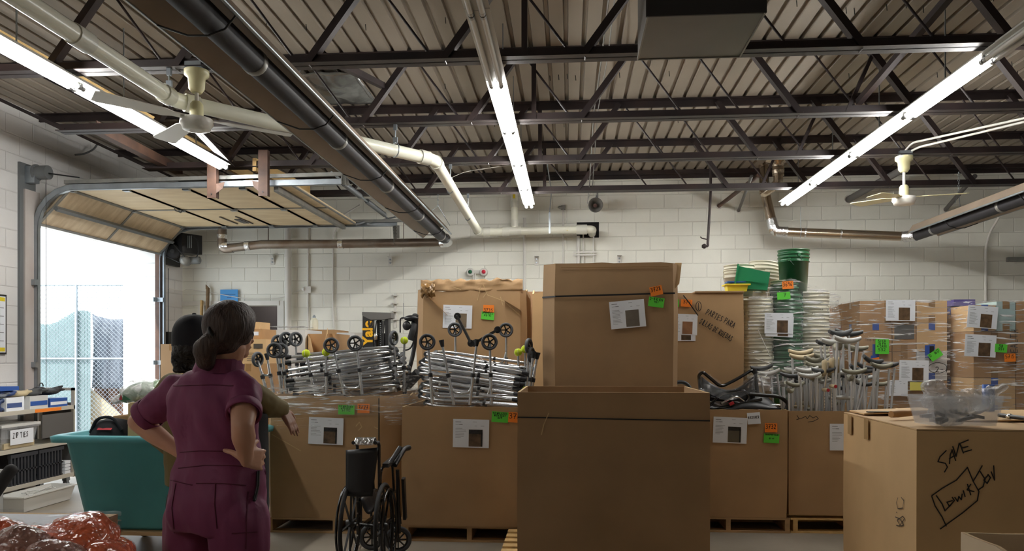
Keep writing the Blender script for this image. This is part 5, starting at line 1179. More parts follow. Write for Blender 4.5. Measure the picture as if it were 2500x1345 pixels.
# extra plain crutches filling the box
for i in range(24):
    k = i % 3; o = copy_tree(cp[k]); px = 1925 + i * 9.5 + rnd.uniform(-5, 5); py = 925 + rnd.uniform(-12, 14) - (10 if i % 2 else 0); y = 6.6 + .75 * rnd.random()
    top = Yp(px, py, y); h_ = top.z - .19; yaw = math.radians(rnd.uniform(-40, 90)); o.matrix_world = Matrix.Translation((min(max(top.x, 1.9), 2.76), y, .19)) @ Matrix.Rotation(yaw, 4, 'Z') @ Matrix.Rotation(math.radians(rnd.uniform(-3, 3)), 4, 'Y') @ Matrix.Scale(h_ / 1.37, 4)
    o['label'] = 'low silver crutch with %s pad among the taller ones in the crowded box' % pn[k]; o['group'] = 'low crutches with %s pads' % pn[k]
for i, (px, py, pg, lab) in enumerate(((2018, 885, 952, 'forearm crutch with beige cuff and red ended grip, left of the pair'), (2036, 880, 943, 'forearm crutch with red ended grip, right of the pair'))):
    A = Yp(px + 4, py, 6.62); G_ = Yp(px, pg, 6.58); T = thing('forearm_crutch', lab, 'crutch', (G_.x, 6.62, .19))
    MB().tube([(G_.x, 6.64, .19), (G_.x, 6.64, G_.z)], .011, 8).tube([(G_.x, 6.64, G_.z), A], .011, 8).build('shaft', 'alu', T)
    MB().tube([(G_.x, 6.66, G_.z + .0), (G_.x, 6.54, G_.z)], .016, 12).build('hand_grip', 'pad_tan', T); MB().tube([(G_.x, 6.541, G_.z), (G_.x, 6.537, G_.z)], .013, 12).build('grip_end', 'red', T)
    b = MB(); b.grid(lambda u_, v_2: V((A.x + .045 * math.cos(PI * (.1 + 1.25 * u_)), A.y + .02 + .04 * math.sin(PI * (.1 + 1.25 * u_)), A.z - .10 + .13 * v_2 - .02 * math.sin(PI * u_))), 14, 4); o = b.build('arm_cuff', 'pad_tan', T); o.modifiers.new('s', 'SOLIDIFY').thickness = .004
    h_ = MB()
    for j in range(7): h_.lathe((G_.x, 6.628, G_.z - .06 - j * .025), (0, -1, 0), [(.003, 0), (.003, .002)], 6)
    h_.build('adjustment_holes', 'black', T)

# ================================================================== buckets
def make_bucket(m, H=.37, R=.148):
    T = thing('bucket', 'x', 'bucket', (0, 0, 0)); t = .003
    prof = [(R * .86, 0), (R * .965, H * .78), (R * 1.03, H * .78), (R * 1.03, H * .80), (R * .975, H * .80), (R * .985, H * .89), (R * 1.035, H * .89), (R * 1.035, H * .905), (R * .985, H * .905), (R, H * .975), (R * 1.04, H * .975), (R * 1.04, H), (R * .98, H), (R * .84, .006), (.002, .006)]
    MB().lathe((0, 0, 0), (0, 0, 1), [(.002, 0)] + prof, 28, False).build('bucket_body', m, T)
    b = MB(); 
    for s in (-1, 1): b.lathe((s * R * .99, 0, H * .83), (s, 0, 0), [(.016, 0), (.016, .010)], 10)
    b.build('handle_lug', m, T)
    pts = [V((R * 1.05 * math.cos(a), -R * 1.08 * math.sin(a) * .35 - .02 * math.sin(a), H * .83 - R * .75 * math.sin(a))) for a in [PI * i / 16 for i in range(17)]]
    MB().tube(pts, .0018, 5).build('wire_handle', 'galv', T); return T
bg_, bw = make_bucket('green_bucket'), make_bucket('white_bucket')
for p_ in (bg_, bw): learn(p_)
usedb = set()
def put_bucket(p, loc, yaw, label, group, tilt=(0, 0)):
    o = p if p.name not in usedb else copy_tree(p); usedb.add(p.name)
    o.location = loc; o.rotation_euler = (math.radians(tilt[0]), math.radians(tilt[1]), math.radians(yaw)); o['label'] = label; o['group'] = group; return o
gaylord('low crate box that carries the bucket columns, behind the crutches', 1.72, 2.72, 7.62, 8.4, 0, .96, 'card', open_top=False, seed=21)
YB = 7.80
def column(px, y, ztop, p, pitch, zbase, label, group, lean=0):
    x = Yp(px, 780, y).x; n = int((ztop - zbase - .37) / pitch)
    for i in range(n + 1):
        put_bucket(p, (x + lean * i + rnd.uniform(-.004, .004), y + rnd.uniform(-.004, .004), zbase + i * pitch), rnd.uniform(-40, 40), (label + ', %s from the top' % ORD[n - i]) if i < n else label.replace('nested in', 'on top of'), group)
    return x, zbase + n * pitch
zt = Yp(1920, 690, YB).z
gx, gz = column(1920, YB, zt, bg_, .040, .965, 'green plastic bucket nested in the tall green column', 'nested green buckets')
put_bucket(bg_, (Yp(1937, 690, YB).x, YB, gz + .30), 60, 'upright green bucket standing highest, on top of the wrapped buckets', 'top green bucket'); 
put_bucket(bg_, (Yp(1937, 690, YB).x, YB, gz + .34), 95, 'green bucket nested inside the highest green bucket', 'top green bucket inner')
wx, wz = column(1850, YB - .0, Yp(1850, 722, YB).z, bw, .036, .965, 'white bucket nested in the column left of the green one', 'white buckets left of the green column')
column(1985, YB + .06, Yp(1985, 715, YB).z, bw, .036, .965, 'white bucket nested in the column right of the green one', 'white buckets right of the green column')
# white buckets lying on the Spanish box
x = Yp(1803, 700, 8.0).x; zb = 1.97
for i in range(2): put_bucket(bw, (x, 7.98, zb + i * .05), 170, '%s cream bucket of the nested pair behind the green tub' % ('lower', 'upper')[i], 'cream buckets behind the green tub')
for i in range(4): put_bucket(bw, (x + .30 - .006 * i, 8.22, zb + i * .036), 30, 'cream bucket in the short tilted stack behind the green tub, %s from the bottom' % ORD[i], 'short tilted stack of cream buckets', (0, 6))
for i in range(2): put_bucket(bw, (x + .44, 7.86, zb - .16 + i * .036), 200, '%s cream bucket in the low pair against the green column' % ('lower', 'upper')[i], 'low cream pair')
tag(MB().box(1.67, 2.36, 8.0, 8.4, 1.4, 1.965).build('cardboard_box', 'card', None, (1.5, 7.9, 1.4)), 'hidden carton carrying the cream buckets behind the Spanish box', 'box')
tag(MB().box(1.72, 2.36, 8.42, 9.0, 0, 1.4).build('cardboard_box', 'card', None, (1.72, 8.42, 0)), 'plain carton under the cream buckets at the back', 'box')
# green tub lying on its side, yellow and blue things
c = Yp(1838, 684, 7.7); T = thing('plastic_tub', 'small green rectangular tub tipped on its side on top of the Spanish box', 'tub', tuple(c))
ux_, uy_, uz_ = nrm(V((1, -.25, -.16))), nrm(V((.25, 1, 0))), None; uz_ = ux_.cross(uy_)
def tubshell(mb, c, ux, uy, uz, w0, d0, w1, d1, h, t=.006):
    def r(w, d, z): return [c + ux * (w * i) + uy * (d * j) + uz * z for i, j in ((-1, -1), (1, -1), (1, 1), (-1, 1))]
    mb.rings([r(w0, d0, -h), r(w1, d1, h), r(w1 + .02, d1 + .02, h), r(w1 + .02, d1 + .02, h + .012), r(w1 - t, d1 - t, h + .012), r(w0 - t, d0 - t, -h + t)], sm=False)
tubshell(b := MB(), c, uy_, uz_, -ux_, .085, .085, .115, .11, .15); b.build('tub_body', 'green_tub', T)
MB().obox(c + V((0, -.12, -.02)), ux_, uy_, uz_, .10, .004, .01).build('moulded_rib', 'green_tub', T)
c = Yp(1797, 705, 7.62); tag((lambda b: (tubshell(b, c, EX, V((0, 1, 0)), UP, .09, .06, .10, .07, .03), b)[1])(MB()).build('plastic_tray', 'yellow', None, c), 'small yellow plastic tray beside the green tub', 'tray')
c = Yp(1795, 694, 7.68); tag((lambda b: (tubshell(b, c, EX, V((0, 1, 0)), UP, .06, .05, .07, .05, .012), b)[1])(MB()).build('plastic_tray', 'blue', None, c), 'small blue tray lying on the yellow tray', 'tray')
wrap('clear stretch film wound round the bucket columns', [(1.76, YB - .17, 0), (2.60, YB - .17, 0), (2.66, YB + .1, 0), (2.60, YB + .24, 0), (1.78, YB + .24, 0)], 1.15, zt + .03, 'film_heavy', .03, seed=9, zf=lambda p: -.12 * abs(p.x - gx) / .3)
wtag = thing('shipping_papers', 'white page and stickers on the film of the bucket columns', 'label', (gx, YB - .2, 1.9)); y = YB - .20
sheet(wtag, F_(1903, 797, y), .26, .20, style='list', rot=-3); sheet(wtag, F_(1901, 789, y - .006), .27, .20, style='list', rot=-1); note(wtag, F_(1923, 696, y), .105, .075, 'orange_tag', [('3696', .5)], rot=4); note(wtag, F_(1913, 722, y), .125, .07, 'green_tag', [('  7', .5)], rot=4)
# loose white ties
b = MB()
for a_, b2 in (((1842, 875), (1882, 888)), ((1850, 800), (1858, 803)), ((1920, 838), (1940, 846)), ((1960, 850), (1975, 843)), ((1930, 884), (1922, 882)), ((1850, 805), (1880, 870)), ((1873, 730), (1873, 716))): b.tube([F_(*a_, YB - .2), F_(*b2, YB - .21)], .004, 5)
tag(b.build('cable_ties', 'white_paint', None, F_(1900, 840, YB - .2)), 'loose white bucket handle grips caught in the film', 'handle', kind='stuff')

# ================================================================== wrapped cartons at the right
def carton(x0, x1, y0, y1, z0, z1, m, label, group, tape=True, extra=None):
    T = thing('carton', label, 'carton', (x0, y0, z0), group); g = .004
    MB().box(x0 + g, x1 - g, y0, y1, z0, z1 - g).build('carton_body', m, T)
    if tape:
        xm = (x0 + x1) / 2; MB().box(xm - .03, xm + .03, y0 - .002, y0, z1 - .07, z1 - g).box(xm - .03, xm + .03, y0 - .002, y0, z0, z0 + .07).box(x0 + g - .002, x0 + g, (y0 + y1) / 2 - .03, (y0 + y1) / 2 + .03, z1 - .07, z1 - g).box(xm - .03, xm + .03, y0 - .002, y1, z1 - g, z1 - g + .002).build('packing_tape', tape if isinstance(tape, str) else 'tape_brown', T)
    if extra: extra(T)
    return T
pallet(2.80, 3.60, 7.62, 8.6, 'wood', 'pallet under the wrapped cartons behind the crutches')
Yc = 7.6; X_ = lambda px: Yp(px, 800, Yc).x; Z_ = lambda py, px=2200: Yp(px, py, Yc).z
zs = [.127, .50, .87, Z_(928), Z_(858), Z_(788), Z_(733)]
gA = 'cartons on the wrapped pallet behind the crutches'
xs_ = [X_(2098), X_(2178), X_(2237), X_(2313)]
def arrows(T, x, y, z, s=.03, m='print'):
    b = MB()
    for k in (0, 1): b.stroke([(x + k * s, y, z), (x + k * s, y, z + s * 1.6)], EYn, .004); b.stroke([(x + k * s - .008, y, z + s * 1.1), (x + k * s, y, z + s * 1.6), (x + k * s + .008, y, z + s * 1.1)], EYn, .004)
    b.build('printed_arrows', m, T)
rows = [[(0, 3, 'carton')], [(0, 2, 'carton'), (2, 3, 'carton')], [(0, 1, 'carton'), (1, 3, 'carton')], [(0, 1, 'carton'), (1, 2, 'carton'), (2, 3, 'carton_white')], [(0, 1, 'carton'), (1, 2, 'carton'), (2, 3, 'card_light')], [(0, 2, 'carton'), (2, 3, 'card_light')]]
lv = ['bottom', 'second', 'third', 'fourth', 'fifth', 'top']; sd = {(0, 3): 'whole width', (0, 2): 'left', (2, 3): 'right end', (0, 1): 'left end', (1, 3): 'right', (1, 2): 'middle'}
for r, cells in enumerate(rows):
    for (i, j, m) in cells:
        for d in (0, 1):
            if d and r < 3: continue
            y0_ = Yc + d * .5
            T = carton(xs_[i], xs_[j], y0_, y0_ + .495, zs[r], zs[r + 1], 'carton_pink' if (d and i == 0 and r in (3, 4)) else m, '%s carton in the %s layer, %s, %s of the wrapped pallet' % ('white' if m == 'carton_white' else 'pink brown' if (d and i == 0 and r in (3, 4)) else 'brown', lv[r], sd[(i, j)], 'front' if not d else 'rear'), gA, 'tape_blue' if (r in (3, 4) and not d and i != 1) else True)
            if r == 4 and i == 1 and not d: MB().box(xs_[1] + .02, xs_[2] - .02, Yc - .004, Yc - .001, zs[4] + .12, zs[5] - .02).build('dark_opening', 'grey_panel', T)
            if r == 3 and i == 0 and not d:
                b = MB(); write(b, 'THIS SIDE UP', F_(2112, 832, Yc) + EYn * .004, EX, EZ, .022, .003, EYn, cw=.9); b.build('printed_words', 'pen', T)
wA = thing('shipping_papers', 'white pages and green stickers on the wrapped pallet behind the crutches', 'label', (3.1, Yc - .03, 1.7)); y = Yc - .03
sheet(wA, F_(2198, 758, y), .27, .20, style='list', photo='photo_print', rot=-1); sheet(wA, F_(2231, 905, y), .27, .20, style='list', rot=-1)
note(wA, F_(2153, 846, y), .125, .14, 'green_tag', [('51 CD', .16), ('13 FH', .15), ('4 CASE', .14), ('532', .2)]); note(wA, F_(2283, 866, y), .12, .08, 'green_tag', [('D:160', .35)], rot=35)
note(wA, F_(2135, 880, y), .09, .05, 'orange_tag', [], rot=10); note(wA, F_(2238, 943, y), .13, .08, 'yellow_tag', [], name='yellow_sticker'); sheet(wA, F_(2193, 947, y), .17, .15, style='list', photo='paper')
b = MB(); write(b, '2-1', F_(2283, 908, y) + EYn * .004, EX, EZ, .05, .006, EYn); circle_stroke(b, F_(2289, 898, y) + EYn * .004, EX, EZ, .085, .05, EYn, .005); b.box(F_(2272, 0, y).x - .01, F_(2272, 0, y).x + .03, y - .003, y, Z_(880), Z_(845)); b.build('handwriting', 'marker', wA)
MB().box(F_(2258, 0, y).x, F_(2272, 0, y).x, y - .002, y, Z_(873), Z_(843)).box(F_(2126, 0, y).x, F_(2140, 0, y).x, y - .002, y, Z_(885), Z_(868)).build('blue_tape', 'tape_blue', wA)
wrap('clear stretch film round the cartons behind the crutches', [(2.775, Yc - .025, 0), (3.615, Yc - .025, 0), (3.615, 8.62, 0), (2.775, 8.62, 0)], .2, zs[6] + .01, 'film_heavy', .012, seed=12, n=90, nz=40)
# second pallet at the right edge
pallet(3.70, 4.9, 7.25, 8.3, 'wood', 'pallet under the wrapped cartons at the right edge')
Yd = 7.25; X_ = lambda px: Yp(px, 800, Yd).x; Z_ = lambda py, px=2400: Yp(px, py, Yd).z
xs_ = [3.66, X_(2432), X_(2480), 4.9]; zs = [.127, .55, .95, Z_(922), Z_(862) , Z_(808), Z_(735)]
gB = 'cartons on the wrapped pallet at the right edge'
for (a_, b2, r0, r1, m, lab) in ((0, 2, 0, 1, 'carton', 'brown carton at the bottom left'), (2, 3, 0, 2, 'carton', 'brown carton at the bottom right'), (0, 2, 1, 2, 'carton', 'brown carton in the second layer'), (0, 2, 2, 3, 'card_light', 'brown carton with printed arrows, third layer'), (2, 3, 2, 4, 'carton', 'brown carton at the right edge, third layer'), (0, 2, 3, 5, 'carton', 'brown carton with the green sticker, fourth layer'), (2, 3, 4, 6, 'carton', 'brown carton with vertical print at the right edge'), (0, 1, 5, 6, 'card_light', 'light brown top carton at the left'), (1, 2, 5, 6, 'carton_teal', 'pale blue top carton')):
    T = carton(xs_[a_], xs_[b2], Yd, Yd + .9, zs[r0], zs[r1] - (.03 if (a_, r0) == (0, 5) else 0), m, lab + ' of the right edge pallet', gB, 'tape_blue' if m == 'card_light' else True)
    if (a_, r0) == (0, 2): arrows(T, xs_[2] - .2, Yd - .004, zs[3] - .13)
T = carton(X_(2375), X_(2432), Yd + .35, Yd + .85, zs[6] - .02, zs[6] + .045, 'carton_violet', 'flat violet carton lying on top of the right edge pallet', gB, False)
b = MB(); write(b, 'HEALTH', V((X_(2484), Yd - .004, zs[4] - .04)), EZ, -EX, .06, .007, EYn, cw=.8) ; b.build('printed_words', 'pen', T) if False else b.build('printed_words', 'pen', T)
wB = thing('shipping_papers', 'white pages with green and orange stickers on the right edge pallet', 'label', (4.1, Yd - .03, 1.6)); y = Yd - .03
sheet(wB, F_(2398, 774, y), .26, .20, style='list', rot=-5); sheet(wB, F_(2393, 844, y), .27, .20, style='list', rot=-3); note(wB, F_(2443, 850, y), .105, .075, 'green_tag', [('58', .3), ('551', .28)], rot=-4); note(wB, F_(2465, 873, y), .095, .072, 'orange_tag', [('5715', .45)], rot=2)
wrap('clear stretch film round the cartons at the right edge', [(3.645, Yd - .025, 0), (4.92, Yd - .025, 0), (4.92, 8.2, 0), (3.645, 8.2, 0)], .2, zs[6] + .01, 'film_heavy', .012, seed=15, n=90, nz=40)
# ================================================================== cartons, lift truck and other things behind the heaps
def rbox(label, pxa, pxb, py, y, dep, z0, m, tape=True, name='carton', zt=None, rot=0):
    a, b_ = Yp(pxa, py, y), Yp(pxb, py, y); z1 = a.z if zt is None else zt
    T = thing(name, label, 'carton', (a.x, y, z0)); MB().box(a.x, b_.x, y, y + dep, z0, z1).build('carton_body', m, T)
    xm = (a.x + b_.x) / 2
    if tape: MB().box(xm - .03, xm + .03, y - .002, y, z1 - .08, z1).box(xm - .03, xm + .03, y - .002, y + dep, z1, z1 + .002).build('packing_tape', 'tape_brown', T)
    return T, a.x, b_.x, z1
Tb, xa, xb, z1 = rbox('plain brown carton low behind the two people, left of the walkers', 560, 652, 888, 8.0, .6, .0, 'carton')
T, xa, xb, z1 = rbox('light brown carton with printed panel behind the woman', 560, 648, 828, 8.0, .5, z1 + .002, 'card_light')
b = MB(); b.box(xb - .13, xb - .03, 7.996, 8.0, z1 - .10, z1 - .05); b.build('printed_logo', 'pen', T)
b = MB(); 
for i in range(5): b.stroke([(xb - .20, 7.994, z1 - .15 - i * .02), (xb - .06, 7.994, z1 - .15 - i * .02)], EYn, .005)
b.build('print_lines', 'pen', T)
T, xa, xb, z2 = rbox('small brown carton with a white label, stacked behind the woman', 560, 640, 803, 8.05, .4, z1 + .002, 'carton', False)
MB().box(xb - .13, xb - .04, 8.045, 8.05, z2 - .07, z2 - .03).build('address_label', 'paper', T)
rbox('topmost small tan carton behind the woman', 600, 633, 786, 8.1, .3, z2 + .002, 'card_light', False)
T = gaylord('large white carton with open flaps behind the upturned wheels', Yp(640, 800, 8.6).x, Yp(745, 800, 8.6).x, 8.6, 9.2, 0, Yp(680, 805, 8.6).z, 'carton_white', seed=31, bulge=.003, name='carton')
T = gaylord('open brown carton beside the large white carton', Yp(748, 800, 8.7).x, Yp(818, 800, 8.7).x, 8.7, 9.3, 0, Yp(780, 815, 8.7).z, 'carton', seed=32, bulge=.003, name='carton')
a = Yp(750, 802, 8.7); b2 = Yp(812, 812, 8.7)
MB().prism([(a.x, 8.70, a.z - .06), (a.x + .10, 8.52, a.z - .12), (a.x + .16, 8.52, a.z - .42), (a.x, 8.70, a.z - .42)], (.004, 0, 0)).prism([(b2.x - .05, 8.66, b2.z + .05), (b2.x, 8.5, b2.z - .02), (b2.x - .08, 8.5, b2.z - .3), (b2.x - .1, 8.66, b2.z - .3)], (.004, .004, 0)).build('open_flap', 'card_light', T)
T = gaylord('flat brown box at the back with the white bottle on it', Yp(700, 800, 10.2).x, Yp(815, 800, 10.2).x, 10.2, 10.9, 0, Yp(768, 806, 10.2).z, 'carton', open_top=False, seed=33, bulge=.002, name='carton')
q = Yp(767, 806, 10.4); q.z = Yp(768, 806, 10.2).z + .008
T = thing('spray_bottle', 'white plastic bottle standing on the box by the wall', 'bottle', tuple(q)); MB().lathe(q, UP, [(.05, 0), (.055, .02), (.055, .13), (.03, .165), (.02, .17)], 20).build('bottle_body', 'white_bucket', T); MB().lathe(q + UP * .17, UP, [(.022, 0), (.022, .02), (.012, .03), (.012, .04)], 14).build('bottle_cap', 'galv', T)
b = MB(); b.grid(lambda i, j: V((Yp(650, 800, 8.6).x + .42 * i, 8.62 + .4 * j, Yp(680, 800, 8.6).z + .012 + .02 * abs(noise.noise(V((i * 6, j * 5, 2)))))), 16, 12); tag(b.build('plastic_sheet', 'film_bag', None, (Yp(650, 800, 8.6).x, 8.62, 1.8)), 'crumpled clear plastic on top of the white carton', 'plastic sheet')
rbox('brown carton half hidden between the door jamb and the person in the cap', 392, 445, 840, 9.4, .5, 0, 'card_dark')
rbox('small grey carton against the wall behind the lift truck', 822, 850, 812, 9.9, .3, 0, 'carton_white', False)
# white rounded-corner panel leaning behind
a, b_ = Yp(827, 812, 10.9), Yp(885, 812, 10.9)
T = tag(MB().prism([(a.x, 10.9, 0), (b_.x, 10.9, 0), (b_.x, 10.9, a.z), (a.x + .08, 10.9, a.z), (a.x + .02, 10.9, a.z - .03), (a.x, 10.9, a.z - .09)], (0, .03, 0)).build('leaning_board', 'white_paint', None, (a.x, 10.9, 0)), 'white panel with a rounded corner leaning on the wall beside the lift truck', 'panel')
# pallet lift truck mast
Yf = 8.75; X_ = lambda px: Yp(px, 800, Yf).x; Z_ = lambda py: Yp(920, py, Yf).z
T = thing('lift_truck', 'black lift truck mast with yellow lettering on its side plate', 'forklift', (X_(885), Yf, 0))
xl, xr, zt_ = X_(885), X_(948), Z_(770)
MB().box(xl, X_(912), Yf, Yf + .05, .1, zt_).box(xr - .04, xr, Yf, Yf + .12, .1, zt_).build('mast_rail', 'black', T)
MB().prism([(xl, Yf - .02, zt_), (X_(905), Yf - .02, zt_ - .05), (X_(938), Yf - .02, zt_ - .05), (X_(956), Yf - .02, zt_ - .03), (X_(956), Yf - .02, zt_ + .03), (xl, Yf - .02, zt_ + .04)], (0, .18, 0)).build('mast_head', 'grey_panel', T)
MB().tube([(X_(924), Yf + .05, .3), (X_(924), Yf + .05, zt_ - .05)], .03, 14).build('lift_cylinder', 'black_gloss', T)
b = MB()
for k, px in enumerate((916, 932, 936)): b.tube(fillet([(X_(px), Yf, .5), (X_(px + 2), Yf - .02, 1.5), (X_(px - 1), Yf - .01, zt_ - .25), (X_(px + 3), Yf, zt_ - .06)], .3), .009, 6)
b.build('hydraulic_hose', 'rubber', T)
b = MB()
for k in range(40): b.box(X_(929) - .006, X_(929) + .006, Yf - .005, Yf + .01, zt_ - .1 - k * .025, zt_ - .085 - k * .025)
b.build('lift_chain', 'grey_frame', T)
MB().lathe((X_(919), Yf - .03, Z_(822)), UP, [(.012, -.04), (.022, -.03), (.022, .03), (.012, .04)], 10).build('hydraulic_fitting', 'chrome', T)
MB().box(xl, xr, Yf + .05, Yf + 1.5, .08, .75).box(xl + .02, xr - .02, Yf + .2, Yf + .3, .7, zt_ - .2).build('truck_body', 'black', T)
# lettering, set as real letters
def letters(text, size, loc, ux, uy, m, parent, name='lettering', bold=.02, extrude=.002):
    cu = bpy.data.curves.new(name, 'FONT'); cu.body = text; cu.size = size; cu.offset = bold * size; cu.extrude = extrude
    t = bpy.data.objects.new(name + '_tmp', cu); COL.objects.link(t); dg = bpy.context.evaluated_depsgraph_get(); dg.update()
    me = bpy.data.meshes.new_from_object(t.evaluated_get(dg)); bpy.data.objects.remove(t)
    ux, uy = nrm(V(ux)), nrm(V(uy)); n_ = ux.cross(uy); o0 = ORG[parent.name]
    for v in me.vertices: v.co = V(loc) + ux * v.co.x + uy * v.co.y + n_ * v.co.z - o0
    me.materials.clear(); me.materials.append(M[m] if isinstance(m, str) else m); o = bpy.data.objects.new(name, me); COL.objects.link(o); o.parent = parent; ORG[o.name] = o0; return o
letters('Yale', .165, (X_(909), Yf - .004, Z_(843)), (0, 0, 1), (-1, 0, 0), mat('lift_yellow', (240, 180, 20), .5), T, bold=.035)
# black mobility frame between the two heaps
T = thing('mobility_frame', 'black bent frame with a foam roller and looped handle between the walker heaps', 'walking aid', tuple(Yp(1000, 960, 7.1)))
Y7 = 7.15
MB().tube(fillet([Yp(988, 945, Y7), Yp(1000, 900, Y7), Yp(1012, 850, Y7 + .05), Yp(1016, 800, Y7 + .05), Yp(1016, 770, Y7)], .2), .020, 10).build('frame_tube', 'black', T)
MB().tube(fillet([Yp(1001, 830, Y7), Yp(1010, 800, Y7), Yp(1014, 770, Y7 + .1)], .1), .03, 12).build('foam_sleeve', 'rubber', T)
MB().tube([Yp(992, 942, Y7 - .05), Yp(1022, 910, Y7 - .1)], .048, 16).build('foam_roller', 'rubber', T)
MB().tube(fillet([Yp(977, 812, Y7), Yp(977, 776, Y7), Yp(990, 776, Y7)], .03), .007, 8).tube(fillet([Yp(1005, 810, Y7), Yp(1012, 830, Y7), Yp(1002, 852, Y7), Yp(984, 856, Y7)], .05), .008, 8).build('wire_loop', 'black', T)
MB().ell(Yp(993, 795, Y7), .04, .03, .045).ell(Yp(1004, 777, Y7), .07, .04, .03).build('saddle_pad', 'vinyl', T)
MB().tube([Yp(988, 945, Y7), V((Yp(990, 945, Y7).x, Y7, .0))], .02, 10).tube([V((Yp(990, 945, Y7).x - .1, Y7 - .1, .03)), V((Yp(990, 945, Y7).x + .05, Y7 + .2, .03))], .03, 10).build('frame_foot', 'black', T)

# ================================================================== folded wheelchair
T = thing('folded_wheelchair', 'folded black wheelchair standing in front of the left walker box', 'wheelchair', (-1.41, 5.2, 0))
R_ = .300
def big_wheel(px, y, lean, k):
    c = Yp(px, 1280, y); c.z = R_ + .005; ax = nrm(V((1, .04, .02 * k)))
    x, yv = frame(ax); w = MB().ring(c, ax, R_ - .013, .014, 44, 10).build('wheel_tyre', 'rubber', T)
    MB().ring(c, ax, R_ - .034, .010, 40, 8).build('wheel_rim', 'black_gloss', w)
    MB().ring(c + ax * (.035 * k), ax, R_ - .045, .009, 40, 8).build('hand_rim', 'black_gloss', w)
    b = MB()
    for i in range(8):
        a = 2 * PI * i / 8; d = x * math.cos(a) + yv * math.sin(a); b.bar(c + d * .03, c + d * (R_ - .035), .014, .006, ax)
    b.lathe(c - ax * .03, ax, [(.025, 0), (.03, .02), (.03, .05), (.018, .06)], 14); b.build('spokes', 'black', w)
    return c
cL = big_wheel(856, 5.22, 0, -1); cR = big_wheel(938, 5.12, 0, 1)
def caster(px, py, y, ang=0):
    c = Yp(px, py, y); c.z = .10; wheel_parts(T, c, (math.sin(ang), -math.cos(ang), 0), .10, .024, 'caster_wheel', 8)
    MB().tube([c + V((0, 0, .0)), c + V((.0, -.02, .14)), c + V((0, -.02, .22))], .010, 8).build('caster_fork', 'black', T); return c
c1 = caster(972, 1310, 5.62, .3); c2 = caster(908, 1310, 5.70, .5)
hx, hy = (cL.x + cR.x) / 2, 5.2
pL, pR = V((hx - .05, 5.1, .0)), V((hx + .10, 5.1, 0))
for s, p_ in ((-1, pL), (1, pR)):
    MB().tube([(p_.x, 5.12, .18), (p_.x, 5.10, .86)], .011, 8).tube([(p_.x, 5.12, .30), (p_.x + .02, 5.62, .30)], .011, 8).tube([(p_.x, 5.12, .48), (p_.x + .02, 5.55, .48), (p_.x + .03, 5.62, .22)], .011, 8).build('side_frame', 'black_gloss', T)
    MB().tube(fillet([(p_.x, 5.12, .48), (p_.x, 5.15, .70), (p_.x + .01, 5.45, .70), (p_.x + .01, 5.5, .48)], .06), .010, 8).build('arm_frame', 'black_gloss', T)
    MB().obox(V((p_.x + .03, 5.32, .725)), EX, nrm(V((0, 1, .05))), UP, .022, .16, .014).build('armrest_pad', 'vinyl', T)
MB().tube([cL, cR], .012, 8).build('axle_tube', 'black', T)
b = MB(); b.grid(lambda i, j: V((pL.x - .075 + (.225 - .04 * (1 - j)) * i, 5.085 - .02 * math.sin(PI * i), .52 + .33 * j - .02 * j * (1 - i))), 10, 10); o = b.build('back_sling', 'vinyl', T); o.modifiers.new('s', 'SOLIDIFY').thickness = .016
b = MB(); b.grid(lambda i, j: V((pL.x + .02 + (pR.x - pL.x - .04) * i, 5.12 + .4 * j, .50 - .10 * math.sin(PI * i))), 10, 6); o = b.build('seat_sling', 'vinyl', T); o.modifiers.new('s', 'SOLIDIFY').thickness = .01
MB().bar((pL.x, 5.3, .22), (pR.x, 5.3, .50), .022, .01, (0, 1, 0)).bar((pR.x, 5.32, .22), (pL.x, 5.32, .50), .022, .01, (0, 1, 0)).build('cross_brace', 'black', T)
MB().tube([(pL.x, 5.10, .86), (pL.x, 5.08, .885), (pL.x + .0, 5.0, .89)], .012, 8).tube([(pR.x, 5.10, .86), (pR.x, 5.08, .885), (pR.x, 5.0, .89)], .012, 8).build('push_handle', 'rubber', T)
b = MB(); b.grid(lambda i, j: V((hx - .045 + .13 * i, 5.0 + .11 * j, .875 + .045 * math.sin(PI * j) ** .6 + .006 * noise.noise(V((i * 20, j * 20, 0))))), 18, 14); b.build('silver_wrapping', 'foil', T).modifiers.new('s', 'SOLIDIFY').thickness = .004
MB().tube(fillet([(pR.x + .06, 5.3, .70), (pR.x + .10, 5.42, .80), (pR.x + .12, 5.5, .80)], .03), .020, 10).tube([(pR.x + .04, 5.25, .72), (pR.x + .09, 5.35, .82)], .018, 10).build('leg_rest_pad', 'vinyl', T)
MB().tube([(pR.x + .07, 5.4, .2), (pR.x + .07, 5.35, .66)], .014, 8).bar((pR.x + .11, 5.42, .3), (pR.x + .11, 5.36, .6), .05, .02, (0, 1, 0)).build('leg_rest', 'black', T)
b = MB()
for z_ in (.62, .50, .42, .34, .27): b.lathe((pR.x, 5.107, z_), (0, -1, 0), [(.006, 0), (.006, .006)], 8).lathe((pL.x, 5.107, z_ - .02), (0, -1, 0), [(.006, 0), (.006, .006)], 8)
b.build('frame_bolt', 'chrome', T)

